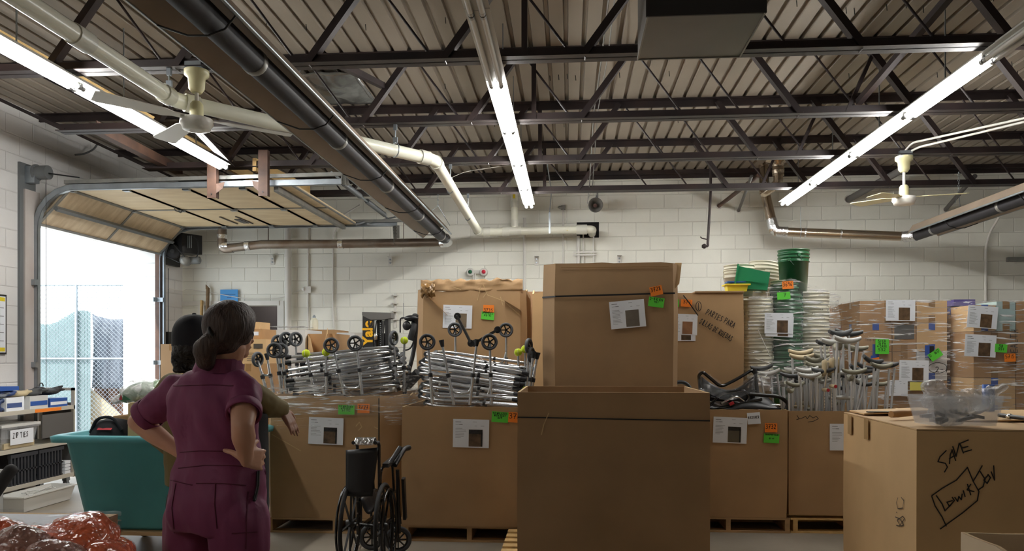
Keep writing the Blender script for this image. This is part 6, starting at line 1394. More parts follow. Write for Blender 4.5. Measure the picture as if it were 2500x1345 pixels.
# ================================================================== teal tub truck and its load
Yt = 5.25; x0, x1 = Yp(150, 1200, Yt).x, -2.50
T = thing('tub_truck', 'large teal plastic tub truck on a wooden base left of the woman', 'cart', (x0, Yt, 0))
def rr(w0, w1, d0, d1, z, r=.08, k=4):
    P_ = []
    for (cx_, cy_, a0) in ((w1 - r, d0 + r, -90), (w1 - r, d1 - r, 0), (w0 + r, d1 - r, 90), (w0 + r, d0 + r, 180)):
        for i in range(k + 1): a = math.radians(a0 + 90 * i / k); P_.append(V((cx_ + r * math.cos(a), cy_ + r * math.sin(a), z)))
    return P_
yb_ = Yt + .88; zr = Yp(150, 1080, Yt).z
MB().rings([rr(x0 + .16, x1 - .14, Yt + .10, yb_ - .1, .205), rr(x0 + .12, x1 - .1, Yt + .06, yb_ - .06, .23), rr(x0, x1, Yt, yb_, zr), rr(x0 - .07, x1 + .07, Yt - .07, yb_ + .07, zr + .005), rr(x0 - .075, x1 + .075, Yt - .075, yb_ + .075, zr + .045), rr(x0 - .05, x1 + .05, Yt - .05, yb_ + .05, zr + .055), rr(x0 + .012, x1 - .012, Yt + .012, yb_ - .012, zr + .05), rr(x0 + .14, x1 - .12, Yt + .08, yb_ - .08, .24)]).build('tub_shell', 'teal_tub', T)
MB().box(x0 + .08, x1 - .06, Yt + .02, yb_ - .02, .18, .205).build('wooden_base', 'wood', T)
for fx in (x0 + .2, x1 - .2):
    for fy in (Yt + .14, yb_ - .14):
        wheel_parts(T, (fx, fy, .07), (1, 0, 0), .07, .04, 'caster_wheel'); MB().box(fx - .035, fx - .028, fy - .03, fy + .03, .06, .18).box(fx + .028, fx + .035, fy - .03, fy + .03, .06, .18).build('caster_fork', 'galv', T)
def fxd(px, py, y): return Yp(px, py, y)
a, b_ = fxd(228, 1022, 5.5), fxd(320, 1022, 5.5)
gaylord('open cardboard box standing in the teal tub', a.x, b_.x + .1, 5.75, 6.05, .245, a.z, 'card', seed=41, bulge=.002, name='carton', t=.005)
a, b_ = fxd(318, 990, 5.45), fxd(420, 990, 5.45)
gaylord('brown box at the right inside the teal tub, under the bag of greens', a.x, b_.x, 5.42, 5.9, .245, fxd(318, 985, 5.45).z, 'card_light', seed=42, bulge=.002, open_top=False, name='carton', t=.005)
c = fxd(275, 1045, 5.5); T = thing('tote_bag', 'dark navy fabric bag with a red lining in the teal tub', 'bag', (c.x, 5.5, .25))
b = MB(); n_ = 20
b.rings([[V((c.x + w_ * math.cos(2 * PI * j / n_) * (1 + .08 * noise.noise(V((j * .9, z_ * 6, 0)))), 5.50 + d_ * math.sin(2 * PI * j / n_), z_)) for j in range(n_)] for w_, d_, z_ in ((.12, .10, .26), (.15, .13, .5), (.16, .14, .88), (.145, .13, 1.0 - .08), (.10, .09, .985), (.03, .03, 1.0))]); b.build('bag_body', 'cap_cloth', T)
b = MB(); b.grid(lambda i, j: V((c.x - .04 + .11 * i, 5.365 + .02 * j, .925 + .014 * j + .01 * noise.noise(V((i * 12, j * 2, 0))))), 12, 2); b.build('bag_lining', 'red', T)
MB().tube(fillet([(c.x - .12, 5.42, .9), (c.x - .06, 5.40, 1.01), (c.x + .05, 5.42, 1.02), (c.x + .12, 5.42, .92)], .05), .012, 8).build('bag_handle', 'cap_cloth', T)
c = fxd(360, 958, 5.6)
b = MB(); b.ell(c, .17, .14, .085).ell(c + V((.12, 0, .02)), .13, .12, .08).ell(c + V((-.15, 0, -.03)), .06, .05, .05)
for i in range(9): b.ell(c + V((rnd.uniform(-.15, .2), rnd.uniform(-.1, .1), rnd.uniform(-.05, .05))), .06, .06, .05)
T = thing('produce_bag', 'clear bag of green packaging lying on the brown box in the tub', 'bag', tuple(c - UP * .08)); blob(b, 'bag_contents', 'bag_green', T, .018, 3)
b = MB(); b.ell(c, .195, .16, .105, n=32, m=20).cap(c + V((-.16, 0, -.03)), c + V((-.24, -.02, -.06)), .05, .03); o = b.build('bag_film', 'film_bag', T)
for v in o.data.vertices: v.co += v.co.normalized() * .025 * noise.noise(v.co * 14)
MB().prism([c + V((-.10, -.165, -.05)), c + V((-.03, -.17, -.05)), c + V((-.09, -.165, -.01))], (0, .005, 0)).build('green_tag', 'green_bucket', T); MB().prism([c + V((-.13, -.16, -.045)), c + V((-.10, -.165, -.05)), c + V((-.11, -.165, -.01))], (0, .005, 0)).build('red_tag', 'red', T)

# ================================================================== white shelf cart by the door
cx0, cx1 = X0 + .12, -5.38; cy0, cy1 = 6.55, 7.98
T = thing('shelf_cart', 'cream metal three-shelf cart beside the loading door', 'cart', (cx0, cy0, 0))
for yy in (cy0, cy1 - .02):
    MB().box(cx0, cx0 + .035, yy, yy + .02, .15, 1.12).box(cx1 - .035, cx1, yy, yy + .02, .15, 1.12).box(cx0, cx1, yy, yy + .02, 1.09, 1.12).box(cx0, cx1, yy, yy + .02, .17, .20).build('end_frame', 'cream_metal', T)
    MB().box(cx0 + .03, cx1 - .03, yy + .006, yy + .014, .2, .96).build('end_panel', 'grey_panel', T)
for zz in (.20, .56, .93): MB().box(cx0, cx1, cy0, cy1, zz - .04, zz).build('shelf', 'cream_metal', T)
MB().box(cx1 - .012, cx1 - .002, 7.46, cy1 - .03, .62, .86).build('grey_back_panel', 'grey_panel', T)
for yy in (cy0 + .08, cy1 - .08):
    for xx in (cx0 + .05, cx1 - .05): wheel_parts(T, (xx, yy, .062), (1, .2, 0), .062, .028, 'caster_wheel'); MB().box(xx - .025, xx + .025, yy - .03, yy + .03, .12, .16).box(xx - .022, xx - .017, yy - .02, yy + .02, .05, .13).box(xx + .017, xx + .022, yy - .02, yy + .02, .05, .13).build('caster_fork', 'galv', T)
MB().box(cx1, cx1 + .002, 7.35, 7.75, .892, .925).build('orange_shelf_label', 'orange_tag', T)
def ctr(name, label, cat, m, y0, y1, z0, z1, x0=None, x1=None, band_=None):
    x0 = cx0 + .08 if x0 is None else x0; x1 = cx1 - .02 if x1 is None else x1
    T = thing(name, label, cat, (x0, y0, z0)); MB().box(x0, x1, y0, y1, z0, z1).build('box_body', m, T)
    if band_: MB().box(x1, x1 + .002, y0 + .01, y1 - .01, z0 + (z1 - z0) * .25, z0 + (z1 - z0) * .6).build('printed_panel', band_, T)
    return T
ctr('glove_box', 'blue glove box at the far end of the top shelf', 'box', 'blue', 7.60, 7.88, .93, 1.02, band_='paper')
ctr('glove_box', 'white and blue box on the top shelf next to the blue glove box', 'box', 'carton_white', 7.30, 7.57, .93, 1.06, band_='blue')
ctr('glove_box', 'white box with blue print near the middle of the top shelf', 'box', 'paper', 6.98, 7.2, .93, 1.06, band_='nitrile')
q = V((cx1 - .09, 7.25, .93)); T = thing('tape_roll', 'white roll standing on the top cart shelf', 'roll', tuple(q)); MB().lathe(q, UP, [(.04, 0), (.04, .14), (.02, .14), (.02, .02)], 18).build('roll', 'paper', T)
for i, (y_, m_, lb) in enumerate(((6.95, 'tarp_grey', 'heap of grey cloth gloves'), (7.25, 'pad_tan', 'tan work glove'), (7.42, 'pad_dark', 'dark grey cloth'), (7.72, 'rubber', 'black rubber glove'), (7.08, 'nitrile', 'blue plastic packet'))):
    c = V((cx1 - .15, y_, 1.085 if i != 4 else 1.10)); b = MB(); b.ell(c, .12, .14, .035)
    for k in range(5): b.cap(c + V((rnd.uniform(-.05, .08), rnd.uniform(-.1, .1), .01)), c + V((rnd.uniform(.02, .14), rnd.uniform(-.16, .16), rnd.uniform(-.01, .06))), .025, .014)
    tag(blob(b, 'work_gloves', m_, None, .012, 2, loc=c), lb + ' piled on top of the shelf cart', 'gloves')
c = V((cx1 - .1, 7.55, 1.12)); T = thing('camera_strap_case', 'small black case with a looped strap on top of the cart', 'case', tuple(c)); MB().ell(c, .06, .07, .03).build('case_body', 'black', T); MB().tube([c + V((.02, .03 * math.cos(a) , .03 + .035 * math.sin(a))) for a in [PI * i / 10 for i in range(11)]], .006, 6).build('strap_loop', 'black', T)
ctr('foam_box', 'blue lidded flat box on the heap at the near end of the cart', 'box', 'blue', 6.75, 7.15, 1.13, 1.17, x0=cx0 + .1)
T = thing('storage_bin', 'clear plastic bin labelled ZIP TIES on the middle shelf', 'bin', (cx0 + .1, 6.95, .56)); 
b = MB(); tubshell(b, V((cx1 - .19, 7.17, .66)), EX, V((0, 1, 0)), UP, .14, .22, .165, .25, .10, .004); b.build('bin_body', 'clear_bin', T); MB().box(cx1 - .34, cx1 - .03, 6.96, 7.38, .565, .62).build('bin_contents', 'pad_tan', T)
MB().box(cx1 - .36, cx1 - .005, 6.9, 7.44, .775, .80).build('bin_lid', 'bin_white', T)
lb = MB().box(cx1 - .012, cx1 - .009, 7.02, 7.34, .60, .745).build('paper_label', 'paper', T); b = MB(); write(b, 'ZIP TIES', V((cx1 - .006, 7.05, .665)), V((0, 1, 0)), UP, .05, .006, EX, cw=.7); b.build('handwriting', 'marker', lb)
q = V((cx1 - .06, 6.98, .99)); T = thing('tape_gun', 'blue tape dispenser on its side on the cart shelf', 'tool', tuple(q)); MB().ring(q, (1, -.3, 0), .045, .022, 20, 8).build('tape_roll', 'blue_dark', T); MB().box(q.x - .02, q.x + .02, q.y - .02, q.y + .1, q.z - .07, q.z - .045).build('dispenser_base', 'black', T)
for i in range(2):
    y_ = 7.02 + .40 * i; T = thing('plastic_crate', 'black slatted plastic crate on the bottom shelf, %s' % ('nearer' if i == 0 else 'farther'), 'crate', (cx0 + .1, y_, .2))
    b = MB(); b.box(cx0 + .12, cx1 - .02, y_, y_ + .38, .2, .215)
    for j in range(8): b.box(cx1 - .035, cx1 - .01, y_ + .005 + j * .047, y_ + .027 + j * .047, .2, .50)
    b.box(cx1 - .04, cx1 - .005, y_, y_ + .38, .47, .505).box(cx1 - .03, cx1 - .01, y_, y_ + .38, .33, .345).box(cx0 + .12, cx0 + .14, y_, y_ + .38, .2, .5); b.build('crate_body', 'crate_black', T)
for i in range(4): tag(MB().box(cx1 - .2, cx1 - .02, 7.84, 7.93, .2 + i * .035, .2 + i * .035 + .03).build('paper_stack', 'paper', None, (cx1 - .2, 7.84, .2 + i * .035)), 'thin white packet in the small stack beside the black crates', 'packet', 'white packets by the crates')
T = thing('floor_bin', 'low white plastic tray on the floor in front of the cart', 'bin', (cx1 + .12, 6.9, 0)); b = MB(); tubshell(b, V((cx1 + .20, 7.12, .075)), EX, V((0, 1, 0)), UP, .10, .33, .13, .37, .07, .005); b.build('tray_body', 'bin_white', T); b = MB()
for i in range(6): b.tube(fillet([V((cx1 + .2 + rnd.uniform(-.08, .08), 6.9 + rnd.uniform(0, .45), .13 + rnd.uniform(0, .03))) for _ in range(5)], .05), .004, 5)
b.build('coiled_cable', 'bin_white', T)
# black padded handle bottom left, and a white box edge
T = thing('padded_handle', 'black padded handle slanting up from the bottom left corner', 'handle', tuple(Dp(-40, 1235, 3.6))); MB().cap(Dp(-50, 1250, 3.6), Dp(26, 1148, 3.7), .035, .03).build('handle_pad', 'rubber', T); MB().tube([Dp(-50, 1250, 3.6), Dp(-90, 1330, 3.55), V((Dp(-90, 1330, 3.55).x, Dp(-90, 1330, 3.55).y, 0))], .015, 8).build('handle_tube', 'grey_frame', T)
q = Dp(8, 1145, 5.0); tag(MB().box(q.x - .5, q.x, q.y - .4, q.y, 0, q.z).build('white_carton', 'carton_white', None, (q.x - .5, q.y, 0)), 'white carton whose edge shows at the left border', 'box')

# ================================================================== foreground left: wrapped carton and orange film bundles
xr_ = Zp(285, 1262, .90)
T = thing('wrapped_carton', 'film wrapped white topped carton in the bottom left foreground', 'carton', (-2.5, 2.30, 0))
x_r = -1.62
MB().box(-2.6, x_r, 2.40, 2.64, 0, .90).build('carton_body', 'card_light', T); MB().box(-2.55, x_r - .06, 2.42, 2.60, .9005, .904).build('white_sheet', 'paper', T); MB().box(-2.61, x_r + .008, 2.39, 2.65, .1, .909).build('plastic_film', 'film', T)
# low stand that the orange bundles lie on
tag(MB().box(-2.6, -1.26, 1.45, 2.38, 0, .79).build('cardboard_box', 'card', None, (-2.5, 1.45, 0)), 'box below the orange film bundles, cut off by the frame', 'box')
def bundle(c0, c1, r, m, label, seed):
    b = MB(); c0, c1 = V(c0), V(c1); n = 34; R = []
    d = nrm(c1 - c0); x, y = frame(d)
    for i in range(n + 1):
        t = i / n; c = c0.lerp(c1, t) + UP * (.0 + .02 * math.sin(t * 5 + seed)); e = math.sin(PI * min(max(t, .03), .97)) ** .45
        R.append([c + (x * math.cos(a) + y * math.sin(a) * .85) * (r * e * (1 + .16 * noise.noise(V((t * 7 + seed, a * 1.6, seed))) + .05 * noise.noise(V((t * 26, a * 5, seed))))) for a in [2 * PI * j / 30 for j in range(30)]])
    b.rings(R); T = thing('film_bundle', label, 'packaging', tuple(c0 - UP * r), 'orange film bundles'); b.build('bundle_body', m, T)
    b2 = MB(); b2.rings([[c0.lerp(c1, i / n) + (p - c0.lerp(c1, i / n)) * 1.03 + V((0, 0, .01 * noise.noise(p * 20))) for p in ring] for i, ring in enumerate(R)]); b2.build('clear_film', 'film', T)
bundle(Dp(-90, 1335, 2.2), Dp(120, 1318, 2.42), .095, 'orange_film', 'long orange film bundle at the left of the foreground heap', 1)
bundle(Dp(60, 1352, 2.15), Dp(190, 1312, 2.42), .095, 'orange_film', 'orange film bundle in the middle of the foreground heap', 2)
bundle(Dp(140, 1362, 2.1), Dp(245, 1312, 2.42), .095, 'orange_film', 'highest bright orange film bundle in the foreground heap', 5)
bundle(Dp(215, 1385, 2.12), Dp(296, 1338, 2.42), .080, 'orange_film', 'rightmost orange film bundle in the foreground heap', 8)
bundle(Dp(-40, 1380, 1.98), Dp(110, 1355, 2.2), .085, 'brown_film', 'brown crinkled film bundle in front of the orange ones', 11)
bundle(Dp(90, 1390, 1.98), Dp(190, 1350, 2.22), .080, 'brown_film', 'smaller brown film bundle in the foreground heap', 14)

# ================================================================== things on the big box at the right
zt9 = 1.112
c = Zp(2330, 1036, zt9)
T = thing('plastic_bin', 'clear plastic bin holding a crumpled clear bag on the big right-hand box', 'bin', (c.x, c.y, zt9))
bc = V((c.x, c.y, zt9 + .07)); u9, w9 = nrm(V((1, .10, 0))), nrm(V((-.10, 1, 0)))
b = MB(); tubshell(b, bc, u9, w9, UP, .155, .10, .185, .12, .070, .003); b.build('bin_body', 'clear_bin', T)
b = MB(); k = 0
for (dx, dy, dz, r) in ((-.09, 0, .06, .07), (-.10, .02, .125, .05), (.0, 0, .04, .09), (.10, 0, .05, .085), (.16, .02, .085, .045), (.22, .03, .11, .028), (-.02, .03, -.02, .08)): b.ell(bc + u9 * dx + w9 * dy + UP * dz, r * 1.15, r, r * .8)
b.cap(bc + u9 * .12 + UP * .06, bc + u9 * .27 + UP * .12, .05, .02)
o = blob(b, 'clear_bag', 'film_bag', T, .012, 4)
for v in o.data.vertices: v.co += V((noise.noise(v.co * 16), noise.noise(v.co * 16 + V((5, 0, 0))), noise.noise(v.co * 16 + V((0, 9, 0))))) * .018
b = MB()
for i in range(14): b.obox(bc + u9 * rnd.uniform(-.13, .15) + w9 * rnd.uniform(-.06, .06) + UP * rnd.uniform(-.05, .0), nrm(V((rnd.uniform(-1, 1), rnd.uniform(-1, 1), .2))), V((0, 0, 1)), V((0, 1, 0)), rnd.uniform(.02, .05), .008, .012)
b.build('small_fittings', 'grey_panel', T)
c = Zp(2214, 1020, zt9); A, B = c + V((-.10, -.03, .022)), c + V((.26, .20, .022))
T = thing('hammer', 'wooden handled hammer lying behind the clear bin', 'tool', tuple(A)); MB().tube([A, A.lerp(B, .15), A.lerp(B, .5), B], [.019, .021, .015, .013], 12).build('handle', 'wood_handle', T); MB().bar(B + V((0, -.05, 0)), B + V((0, .05, 0)), .022, .022).build('hammer_head', 'galv_dull', T)
c = Zp(2412, 1003, zt9); A = Zp(2408, 1000, zt9 + .0)
q = Zp(2413, 1006, zt9); T = thing('blue_tube', 'upright dark blue cylinder behind the clear bin', 'tube', (q.x, q.y, zt9)); MB().lathe((q.x, q.y, zt9), UP, [(.034, 0), (.034, .175), (.026, .175), (.026, .02)], 24).build('tube_body', 'blue', T)
A, B = Zp(2440, 1022, zt9) + UP * .02, Zp(2515, 1032, zt9) + UP * .02
T = thing('ratchet_tool', 'dark tool with a chrome end at the right edge of the big box', 'tool', tuple(A)); MB().tube([A, B], .012, 10).build('handle', 'black', T); MB().ell(A.lerp(B, .35), .02, .02, .016).build('ratchet_head', 'chrome', T)
A = Zp(2130, 1012, zt9); B = Zp(2250, 1014, zt9)
tag(MB().bar(A + V((0, .08, .010)), B + V((.1, .14, .010)), .03, .006, (0, 1, 0)).build('black_strip', 'black', None, A), 'long flat black strip along the back edge of the big right-hand box', 'strip')
# ================================================================== people
def loft(mb, secs, bx, by, n=26):
    R = []
    for c, a, b in secs: R.append([V(c) + bx * (a * math.copysign(abs(math.cos(t)) ** .85, math.cos(t))) + by * (b * math.copysign(abs(math.sin(t)) ** .85, math.sin(t))) for t in [2 * PI * j / n for j in range(n)]])
    mb.rings(R)
def hand(mb, wrist, palm_dir, nv, L=.18, curl=.5, thumb=1, spread=.2, r=.0085):
    """wrist point, direction of the fingers, normal of the back of the hand"""
    d = nrm(V(palm_dir)); n_ = nrm(V(nv) - d * V(nv).dot(d)); s = nrm(d.cross(n_)) * thumb
    wrist = V(wrist); k = wrist + d * (L * .50)
    for o in (-.028, -.010, .010, .028): mb.cap(wrist + s * o * .7, k + s * o, .016, .013)
    for i, (o, fl) in enumerate(((.031, .40), (.011, .45), (-.010, .42), (-.030, .33))):
        p = k + s * o; dd = nrm(d + s * (o * spread * 12)); seg = L * fl * .42
        for j in range(3):
            dd = nrm(dd - n_ * (curl * (.5 if j == 0 else .8))); q = p + dd * (seg * (1, .75, .6)[j]); mb.cap(p, q, r * (1.05 - .1 * j), r * (.98 - .12 * j), 10); p = q
    t0 = wrist + d * (L * .12) + s * .026; t1 = t0 + nrm(d * .6 + s * .8 - n_ * .15) * (L * .24); t2 = t1 + nrm(d * .9 + s * .35 - n_ * .2) * (L * .19)
    mb.cap(t0, t1, .014, .011).cap(t1, t2, .011, .009)
def J(px, py, d): return Dp(px, py, d)
# ---------------------------------------------------------------- woman in the burgundy jumpsuit, hands on hips, back to us
D0 = 2.9
bx = nrm(RT * .86 - FW * .51); by = nrm(RT * .51 + FW * .86)
foot = J(528, 868, D0)
W = thing('person', 'person in a burgundy jumpsuit with a brown ponytail, hands on hips', 'person', (foot.x, foot.y, 0))
sL, sR = J(424, 966, 3.02), J(600, 960, 2.80)
eL, wL_ = J(336, 1030, 3.06), J(452, 1112, 3.03)
eR, wR_ = J(592, 1042, 2.66), J(600, 1116, 2.70)
hd = J(560, 802, 2.89)
hx_ = nrm(RT * .90 - FW * .44); hy_ = nrm(RT * .44 + FW * .90)          # head: right axis, facing axis
body = MB()
# neck, head
body.cap(J(540, 920, 2.90), J(566, 850, 2.88), .058, .052)
ax_h = (hx_, hy_, UP)
body.ell(hd + UP * .010, .074, .094, .100, ax_h, 22, 14).ell(hd - UP * .045 + hy_ * .028, .058, .062, .068, ax_h).cap(hd - UP * .085 + hy_ * .062, hd - UP * .092 + hy_ * .070, .026, .022)
body.cap(hd - UP * .015 + hy_ * .088, hd - UP * .045 + hy_ * .108, .009, .014)                                   # nose
body.ell(hd - UP * .070 + hy_ * .090, .024, .010, .008, ax_h)                                                      # lips
for s in (-1, 1): body.ell(hd - UP * .022 + hx_ * (.072 * s) - hy_ * .004, .010, .020, .032, ax_h); body.ell(hd + UP * .012 + hx_ * (.030 * s) + hy_ * .082, .018, .010, .008, ax_h)
# arms
body.chain([(sL, .052), (sL.lerp(eL, .55), .046), (eL, .038), (eL.lerp(wL_, .35), .041), (eL.lerp(wL_, .8), .028), (wL_, .025)])
body.chain([(sR, .052), (sR.lerp(eR, .55), .047), (eR, .039), (eR.lerp(wR_, .35), .042), (eR.lerp(wR_, .8), .029), (wR_, .026)])
hand(body, wL_, bx * .3 + by * .9 - UP * .2, -bx, curl=.25, thumb=1)
hand(body, wR_, nrm(RT * .30 + FW * .92 - UP * .22), nrm(RT * .92 - FW * .30), curl=.30, thumb=-1, L=.15)
# thumb that rests on the back of the hip
body.cap(J(592, 1118, 2.69), J(566, 1104, 2.71), .014, .011).cap(J(566, 1104, 2.71), J(548, 1099, 2.74), .011, .009)
# trunk and legs inside the clothing so that the body is one surface
T_ = [(J(530, 900, 2.9), .06, .055), (J(517, 935, 2.9), .155, .075), (J(516, 965, 2.9), .165, .095), (J(520, 1010, 2.9), .150, .105), (J(528, 1060, 2.9), .135, .10), (J(532, 1110, 2.9), .130, .095), (J(528, 1160, 2.9), .155, .11), (J(527, 1215, 2.9), .170, .125), (J(527, 1265, 2.9), .165, .12), (J(527, 1290, 2.9), .12, .09)]
loft(body, T_, bx, by)
for s, hp in ((-1, J(472, 1262, 2.96)), (1, J(580, 1262, 2.84))):
    kn = V((hp.x, hp.y, .48)) + bx * (.005 * s) + by * .01; an = V((hp.x, hp.y, .09)) + bx * (.01 * s)
    body.chain([(hp, .088), (hp.lerp(kn, .5), .075), (kn, .055), (kn.lerp(an, .35), .056), (an, .038)]); body.cap(an - UP * .04, an - UP * .05 + by * .15, .042, .036)
o = blob(body, 'body', 'skin', W, .0062, 4)
# eyes as small dark insets of the face
MB().ell(hd + UP * .012 + hx_ * .030 + hy_ * .089, .011, .006, .006, ax_h).ell(hd + UP * .012 - hx_ * .030 + hy_ * .089, .011, .006, .006, ax_h).build('eyes', 'black', W)
# jumpsuit
s_ = MB()
T2 = [(J(526, 905, 2.9), .085, .08), (J(519, 922, 2.9), .135, .090), (J(515, 942, 2.9), .185, .100), (J(513, 972, 2.9), .188, .120), (J(517, 1020, 2.9), .178, .132), (J(527, 1070, 2.9), .162, .128), (J(535, 1112, 2.9), .158, .122), (J(531, 1150, 2.9), .178, .135), (J(528, 1200, 2.9), .194, .152), (J(527, 1250, 2.9), .196, .155), (J(527, 1285, 2.9), .190, .140)]
loft(s_, T2, bx, by)
eLs, eRs = sL.lerp(eL, .52), sR.lerp(eR, .34)
s_.chain([(J(440, 952, 3.0), .066), (sL, .064), (eLs, .062)]); s_.chain([(J(585, 948, 2.83), .066), (sR, .064), (eRs, .060)])
for s, hp in ((-1, J(470, 1265, 2.96)), (1, J(583, 1262, 2.84))):
    kn = V((hp.x, hp.y, .48)) + bx * (.01 * s); an = V((hp.x, hp.y, .16)) + bx * (.012 * s)
    s_.chain([(hp, .112), (hp.lerp(kn, .5), .104), (kn, .095), (an, .085)])
js = blob(s_, 'jumpsuit', 'jumpsuit', W, .0085, 5)
for v in js.data.vertices:
    w = v.co; k_ = noise.noise(V((w.x * 9, w.y * 9, w.z * 4))) + .6 * noise.noise(V((w.x * 18 + 4, w.y * 18, w.z * 11)))
    k_ += 1.1 * noise.noise(V(((w.x + w.z * .6) * 14, w.y * 8, (w.z - w.x * .6) * 5 + 7)))
    v.co += v.normal * (.0125 * k_)
# sleeve cuffs, collar, waist seam, pockets
def cuff(c, d, r, w):
    d = nrm(d); MB().lathe(c - d * w, d, [(r * .985, 0), (r * 1.03, .002), (r * 1.05, w), (r * 1.03, w + .008), (r * .92, w + .006), (r * .9, w * .5)], 26, False).build('sleeve_cuff', 'jumpsuit', W)
cuff(eLs + nrm(eL - sL) * .050, eL - sL, .064, .03); cuff(eRs + nrm(eR - sR) * .048, eR - sR, .060, .03)
nk = J(532, 902, 2.9)
b = MB(); R1 = []
for i in range(29):
    a = 2 * PI * i / 28; o_ = bx * (.088 * math.cos(a)) + by * (.082 * math.sin(a)); up_ = .040 if math.sin(a) < .3 else .02
    R1.append((nk + o_ * 1.12 - UP * .012, nk + o_ * 1.0 + UP * up_ + RT * .012, nk + o_ * .86 + UP * (up_ - .002) + RT * .012, nk + o_ * .85 - UP * .01))
for i in range(28):
    for k in range(3): b.add([R1[i][k], R1[i + 1][k], R1[i + 1][k + 1], R1[i][k + 1]], [(0, 1, 2, 3)], True)
b.build('collar', 'jumpsuit', W)
# stitched seams laid on the cloth
from mathutils.bvhtree import BVHTree
def onto(pts, tgt, off=.0015):
    me = tgt.data; bv = BVHTree.FromPolygons([v.co + ORG[tgt.name] for v in me.vertices], [tuple(p.vertices) for p in me.polygons]); R = []
    for px, py in pts:
        d = FW + RT * ((px - CX) / F) + UP * ((HZ - py) / F); h = bv.ray_cast(EYE, nrm(d))
        if h[0] is not None: R.append(h[0] + h[1] * off)
    return R
def seam(pts, name='seam', m='jumpsuit_seam', r=.0018, tgt=js, par=W):
    dense = []
    for (a, b2), (c, d) in zip(pts, pts[1:]): dense += [(a + (c - a) * t / 6, b2 + (d - b2) * t / 6) for t in range(6)]
    q = onto(dense + [pts[-1]], tgt)
    if len(q) > 2: MB().tube(q, r, 5).build(name, m, par)
seam([(424, 942), (470, 941), (520, 940), (570, 942)]); seam([(440, 1104), (490, 1100), (540, 1101), (590, 1110)]); seam([(436, 1143), (500, 1136), (560, 1136), (628, 1140)])
seam([(417, 1172), (470, 1184)]); seam([(480, 1180), (545, 1180), (600, 1185)]); seam([(526, 1180), (524, 1230), (530, 1290)]); seam([(430, 1180), (420, 1240), (426, 1300)]); seam([(606, 1200), (602, 1260), (600, 1340)])
seam([(566, 1302), (600, 1300), (628, 1298)])
# dark tie hanging at the right hip
p_ = onto([(628, 1150), (627, 1185), (622, 1210), (618, 1224)], js, .006)
if len(p_) > 1: MB().tube(p_, .006, 6).build('waist_tie', 'strap', W)
# hair and ponytail
h = MB()
h.ell(J(559, 795, 2.87), .089, .100, .096, ax_h, 24, 16).ell(J(548, 822, 2.85), .070, .075, .070, ax_h).ell(J(574, 792, 2.88), .072, .075, .088, ax_h)
h.ell(J(584, 780, 2.90) , .050, .07, .070, ax_h).cap(J(540, 815, 2.82), J(520, 818, 2.79), .035, .026)
h.chain([(J(522, 816, 2.79), .022), (J(510, 835, 2.78), .036), (J(502, 858, 2.79), .044), (J(503, 880, 2.80), .036), (J(514, 898, 2.82), .018)]); h.chain([(J(520, 820, 2.79), .018), (J(492, 845, 2.79), .028), (J(484, 868, 2.80), .014)])
hr = blob(h, 'hair', 'hair', W, .0065, 4)
for v in hr.data.vertices:
    w = v.co; v.co += v.normal * .0022 * math.sin(70 * (w.x * .7 + w.y * .5) + 8 * noise.noise(w * 8))
q = J(521, 815, 2.79); MB().ring(q, RT * .9 + UP * .5, .026, .006, 20, 6).build('hair_tie', 'black', W)
b = MB()
for i in range(26):
    a = rnd.random(); p0 = J(512 + rnd.uniform(-2, 4), 800 + rnd.uniform(-40, 30), 2.86); b.tube([p0, p0 + V((-.004, 0, -.02)), p0 + V((rnd.uniform(-.012, .004), 0, -.05))], .0006, 3)
b.build('loose_strands', 'hair', W)
MB().tube([J(617, 806, 2.90), J(619, 818, 2.86), J(616, 826, 2.84)], .0022, 6).build('glasses_arm', 'black', W)

# ---------------------------------------------------------------- person in olive shirt and black cap, behind
D1 = 3.75
bx2 = nrm(RT * .93 + FW * .36); by2 = nrm(-RT * .36 + FW * .93)
foot = J(515, 868, D1)
P2 = thing('person', 'person in an olive shirt and black cap, right arm stretched out', 'person', (foot.x, foot.y, 0))
hd2 = J(474, 826, 3.72)
hx2 = nrm(RT * .97 - FW * .2); hy2 = nrm(RT * .2 + FW * .97); ah2 = (hx2, hy2, UP)
body = MB(); body.cap(J(495, 925, D1), J(482, 870, 3.73), .062, .056).ell(hd2, .078, .098, .105, ah2, 22, 14).ell(hd2 - UP * .05 + hy2 * .03, .06, .064, .07, ah2).cap(hd2 - UP * .02 + hy2 * .09, hd2 - UP * .045 + hy2 * .115, .010, .015)
for s in (-1, 1): body.ell(hd2 - UP * .02 + hx2 * (.076 * s), .010, .020, .032, ah2)
secs = [(J(500, 915, D1), .07, .06), (J(512, 948, D1), .19, .09), (J(515, 1000, D1), .20, .11), (J(518, 1080, D1), .18, .11), (J(520, 1150, D1), .185, .115), (J(520, 1230, D1), .18, .12), (J(520, 1262, D1), .15, .10)]
loft(body, secs, bx2, by2)
sL2, eL2, wL2 = J(408, 972, 3.72), J(398, 1062, 3.80), J(440, 1120, 4.0)
sR2, eR2, wR2 = J(610, 968, 3.85), J(645, 985, 3.90), J(688, 998, 3.98)
body.chain([(sL2, .055), (eL2, .045), (wL2, .03)]); body.chain([(sR2, .055), (eR2, .043), (wR2, .028)])
hand(body, wL2, by2 - UP * .3, -bx2, curl=.3)
hand(body, J(689, 998, 3.98), nrm(RT * .50 - UP * .85 + FW * .05), nrm(RT * .8 + UP * .5 - FW * .3), curl=.16, thumb=-1, L=.17)
for s, px in ((-1, 470), (1, 592)):
    hp = J(px, 1225, D1 + (.04 * s)); kn = V((hp.x, hp.y, .5)); an = V((hp.x, hp.y, .1)); body.chain([(hp, .09), (kn, .06), (an, .04)]); body.cap(an - UP * .04, an - UP * .05 + by2 * .16, .045, .036)
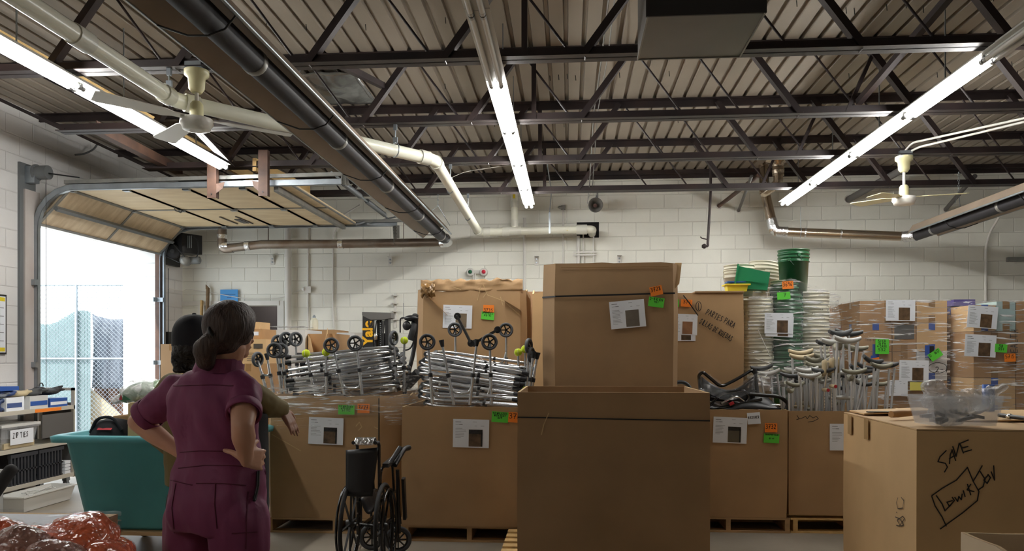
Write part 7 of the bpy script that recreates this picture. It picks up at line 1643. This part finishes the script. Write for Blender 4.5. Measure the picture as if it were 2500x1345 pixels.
blob(body, 'body', 'skin2', P2, .0065, 4)
s_ = MB(); loft(s_, [(J(500, 908, D1), .085, .075), (J(508, 930, D1), .155, .09), (J(513, 955, D1), .215, .105), (J(512, 1010, D1), .232, .13), (J(514, 1090, D1), .212, .135), (J(516, 1180, D1), .215, .14)], bx2, by2)
s_.chain([(J(425, 945, 3.72), .075), (sL2, .078), (eL2, .068), (eL2.lerp(wL2, .5), .055)]); s_.chain([(J(585, 950, 3.83), .075), (sR2, .080), (eR2, .078), (eR2.lerp(wR2, .85), .052)])
sh = blob(s_, 'shirt', 'olive', P2, .009, 5)
for v in sh.data.vertices: w = v.co; v.co += v.normal * (.008 * (noise.noise(V((w.x * 8, w.y * 8, w.z * 5))) + .5 * noise.noise(w * 17)))
s_ = MB(); loft(s_, [(J(560, 1010, D1 + .06), .185, .10), (J(548, 1150, D1), .21, .13), (J(540, 1230, D1), .225, .14), (J(535, 1262, D1), .22, .13)], bx2, by2)
s_.add([], [])
for s, px in ((-1, 466), (1, 600)):
    hp = J(px, 1225, D1 + (.04 * s)); an = V((hp.x, hp.y, .12)); s_.chain([(hp, .115), (hp.lerp(an, .5), .10), (an, .085)])
blob(s_, 'trousers', 'trousers', P2, .010, 5)
c = MB(); 
c.add([], [])
R = []
for k in range(10):
    t = (PI / 2) * k / 9; R.append([hd2 + UP * (.012 + .105 * math.sin(t)) + hx2 * (.096 * math.cos(t) ** .8 * math.cos(a) + .0) + hy2 * (.112 * math.cos(t) ** .8 * math.sin(a)) for a in [2 * PI * j / 26 for j in range(26)]] if k < 9 else [hd2 + UP * .117 + hx2 * (.006 * math.cos(a)) + hy2 * (.006 * math.sin(a)) for a in [2 * PI * j / 26 for j in range(26)]])
R = [[p - UP * .05 + (p - hd2) * .0 for p in R[0]]] + R
c.rings(R); c.ell(hd2 + UP * .118, .010, .010, .006)
c.grid(lambda i, j: hd2 + UP * (-.02 + .01 * math.sin(PI * i)) + hx2 * ((i - .5) * .17) + hy2 * (.09 + .085 * j * math.sin(PI * (.15 + .7 * i))), 12, 5)
c.build('cap', 'cap_cloth', P2)
h = MB(); h.ell(hd2 - UP * .045 - hy2 * .02, .088, .095, .075, ah2)
pts = [J(440, 838, 3.68), J(432, 858, 3.67), J(429, 878, 3.66), J(434, 892, 3.66), J(442, 905, 3.66)]
for a, b_ in zip(pts, pts[1:]):
    h.ell(a.lerp(b_, .25), .026, .024, .022).ell(a.lerp(b_, .75), .024, .024, .02)
for i in range(22): q = J(452 + rnd.uniform(-22, 30), 890 + rnd.uniform(-12, 14), 3.66 + rnd.uniform(0, .05)); h.ell(q, .018, .018, .018, n=10, m=6)
blob(h, 'braided_hair', 'hair_black', P2, .008, 2)
w_ = J(683, 996, 3.975); MB().ring(w_, nrm(wR2 - eR2), .034, .005, 20, 6).build('bracelet', 'black', P2)
